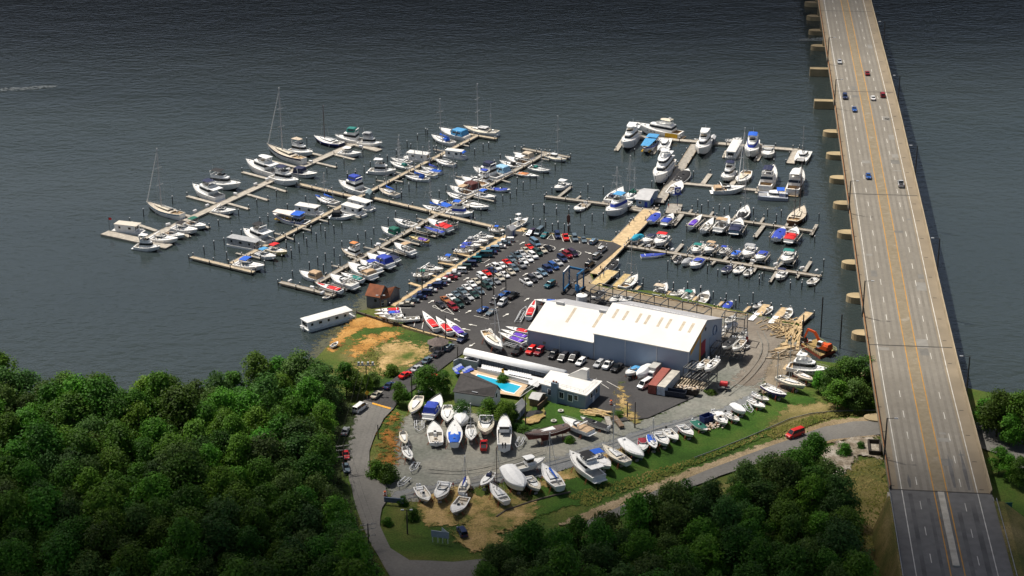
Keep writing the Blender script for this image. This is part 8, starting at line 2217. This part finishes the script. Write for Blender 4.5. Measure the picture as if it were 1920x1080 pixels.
for px, v, s, lab in [((802,744),0,.62,'big spreading tree between the drive and the pool house'),((786,736),1,.46,'tree left of the spreading tree on the drive side'),((748,760),4,.46,'round tree in front of the navy sedan on the drive'),((832,740),2,.46,'right part tree of the group beside the blue loungers'),((866,793),3,.5,'small tree under the near eave of the pool house'),((915,795),1,.52,'bushy tree in front of the pool house'),((945,800),0,.5,'tree in front of the white end wall of the pool house'),((960,790),5,.45,'small tree right of the pool house end wall'),((942,722),5,.3,'narrow dark tree standing between roof and pool'),
    ((688,742),4,.42,'tree beside the yellow road sign'),((664,742),2,.5,'tree at the wood corner above the road'),((650,742),1,.7,'tree at the wood corner beside the grass'),((700,728),3,.38,'small tree at the grass edge by the transformer pole'),
    ((1585,745),0,.78,'large tree against the bridge beside the excavator barge'),((1610,742),3,.9,'tallest tree leaning over the bridge parapet'),((1558,750),2,.62,'tree left in the clump beside the bridge'),((1570,768),1,.6,'low dark tree at the near side of the clump by the bridge'),((1605,768),6,.62,'shadowed tree under the bridge side clump'),((1535,735),4,.42,'small tree hiding the bow of the big yacht ashore'),
    ((1868,822),0,.9,'largest tree right of the bridge by the water'),((1846,805),1,.62,'bright tree next to the bridge right parapet'),((1905,828),2,.9,'tree right of the bridge at the frame edge'),((1938,840),3,.9,'tree outermost right beyond the bridge'),((1892,838),4,.62,'tree in front of the guard rail right of the bridge'),
    ((1872,888),4,.5,'young tree below the side road right of the bridge, left one'),((1888,900),1,.5,'young tree below the side road right of the bridge, middle one'),((1908,912),2,.52,'young tree below the side road right of the bridge, right one'),((960,1075),3,.6,'thin yellowish tree at the left end of the lower wood'),((925,1090),6,.62,'thin tree at the bottom left corner of the lower wood'),((1010,1040),5,.5,'small tree where the dirt road meets the wood')]:
    p = at(*px, GZ); tree(p, v, s, lab, sh=1.0)
for c, x, y, s, sh, lab in [('W',290,225,1.15,1.1,'round bush on the verge, left one of two'),('W',400,270,1.3,1.1,'round bush on the verge, right one of two'),('W',600,590,.8,1.1,'bush on the grass beside the lower lamp post'),('W',390,640,.6,1,'yellowish bush on the lower verge'),('W',520,470,.6,1.2,'yellow-green bush beside the site barrier'),('V',1285,790,1.0,.9,'bush on the rocky bank below the road bend'),('V',1450,735,.55,1.1,'small bush near the timber pit'),('V',1450,320,1.1,.6,'low bush under the bridge clump'),('V',1520,330,1.0,.6,'low bush beside the bridge girder'),('V',1330,310,.9,.6,'low bush left under the bridge clump'),('T',1840,250,.65,.8,'small bush under the bow of the brown-covered yacht'),('P',880,960,.8,.5,'low bush in front of the grey sheds'),('P',960,985,.9,.5,'long low bush beside the utility pole'),('Q',300,790,.9,.5,'low bush behind the lumber pile'),('Q',1230,560,.8,.4,'low weeds bush under the near rack'),('S',560,360,1.0,.9,'bush at the grass edge above the drive'),('S',700,620,.9,.8,'bush under the round tree by the drive'),('S',980,610,.7,.8,'bush at the foot of the spreading tree'),('P',330,650,1.0,.9,'dark bush at the corner of the pool house roof')]:
    p = cat(c, x, y, GZ+.4); p.z = GZ; bush(p, s, lab, sh)
# rough grass tufts on the banks, far too many to count
m = MB()
for poly, n, in (([(1430,812),(1540,775),(1640,768),(1640,776),(1560,782),(1450,824)], 1500), ([(1060,930),(1200,890),(1350,845),(1430,808),(1440,815),(1330,862),(1100,950)], 1200), ([(640,690),(700,650),(720,705)], 500), ([(1590,880),(1650,860),(1680,1000),(1620,1080),(1600,1000)], 900)):
    pp = pts(poly, GZ+.25); xs = [p.x for p in pp]; ys_ = [p.y for p in pp]; k = 0
    while k < n:
        x, y = random.uniform(min(xs), max(xs)), random.uniform(min(ys_), max(ys_))
        if not inside(x, y, pp): continue
        k += 1; h = random.uniform(.08,.3); a = random.uniform(0, 6.28); w = random.uniform(.1,.25); dx, dy = math.cos(a)*w, math.sin(a)*w
        m.add([(x-dx,y-dy,GZ+.3),(x+dx,y+dy,GZ+.3),(x+dx+.3*dy/w,y+dy+.35,GZ+.3+h),(x-dx+.3*dy/w,y-dy+.35,GZ+.3+h)], [(0,1,2,3)])
struct(m.build('rough_grass', ground([(.3,(.05,.09,.012)),(.5,(.14,.14,.03)),(.7,(.26,.21,.08))], .12)), 'stuff')
print('trees', n1, n2)
# ---------------------------------------------------------------- unseen clouds added to darken near wood and far river, by shade and reflection
def added_cloud(name, x0, x1, prof, z, density, tint=.8, zb=None):
    "prof: (y, thickness) from near to far; an added homogeneous volume, out of view, whose underside is level and whose top swells"
    m = MB(); rows = []; n = 10
    for y, th in prof:
        r = []
        for i in range(n+1):
            u = i/n; e = math.sin(math.pi*min(1, max(0, u)))**.35; r.append((x0+(x1-x0)*u, y, z+max(.5, th*e)))
        for i in range(n+1):
            u = 1-i/n; r.append((x0+(x1-x0)*u, y, z-.1 if zb is None else zb))
        rows.append(r)
    m.loft(rows, close=True, caps=True)
    mt = bpy.data.materials.new('cloud vapour'); mt.use_nodes = True; nt = mt.node_tree
    for q in list(nt.nodes):
        if q.type == 'BSDF_PRINCIPLED': nt.nodes.remove(q)
    v = nt.nodes.new('ShaderNodeVolumePrincipled'); v.inputs['Density'].default_value = density; v.inputs['Color'].default_value = (tint, tint, tint*1.03, 1); v.inputs['Anisotropy'].default_value = .3
    nt.links.new(v.outputs[0], nt.nodes['Material Output'].inputs['Volume'])
    return struct(m.build(name, mt))
added_cloud('added_cloud', -900, 600, [(60,60),(250,200),(430,130),(470,75),(505,26),(535,8),(575,1)], 450, .075)  # added out of view to shade the near wood and lower edge
added_cloud('added_cloud', -1300, 1100, [(860,1),(920,10),(975,25),(1040,60),(1100,110),(1250,160),(1400,5)], 450, .045)  # added out of view to shade the far river and bridge end
added_cloud('added_dark_bank', -3500, 3500, [(2300,1),(2400,60),(3000,300),(3800,560),(4600,860),(4700,20)], 380, .005, .08, 60)  # added dark bank, out of view, so the far water mirrors less sky
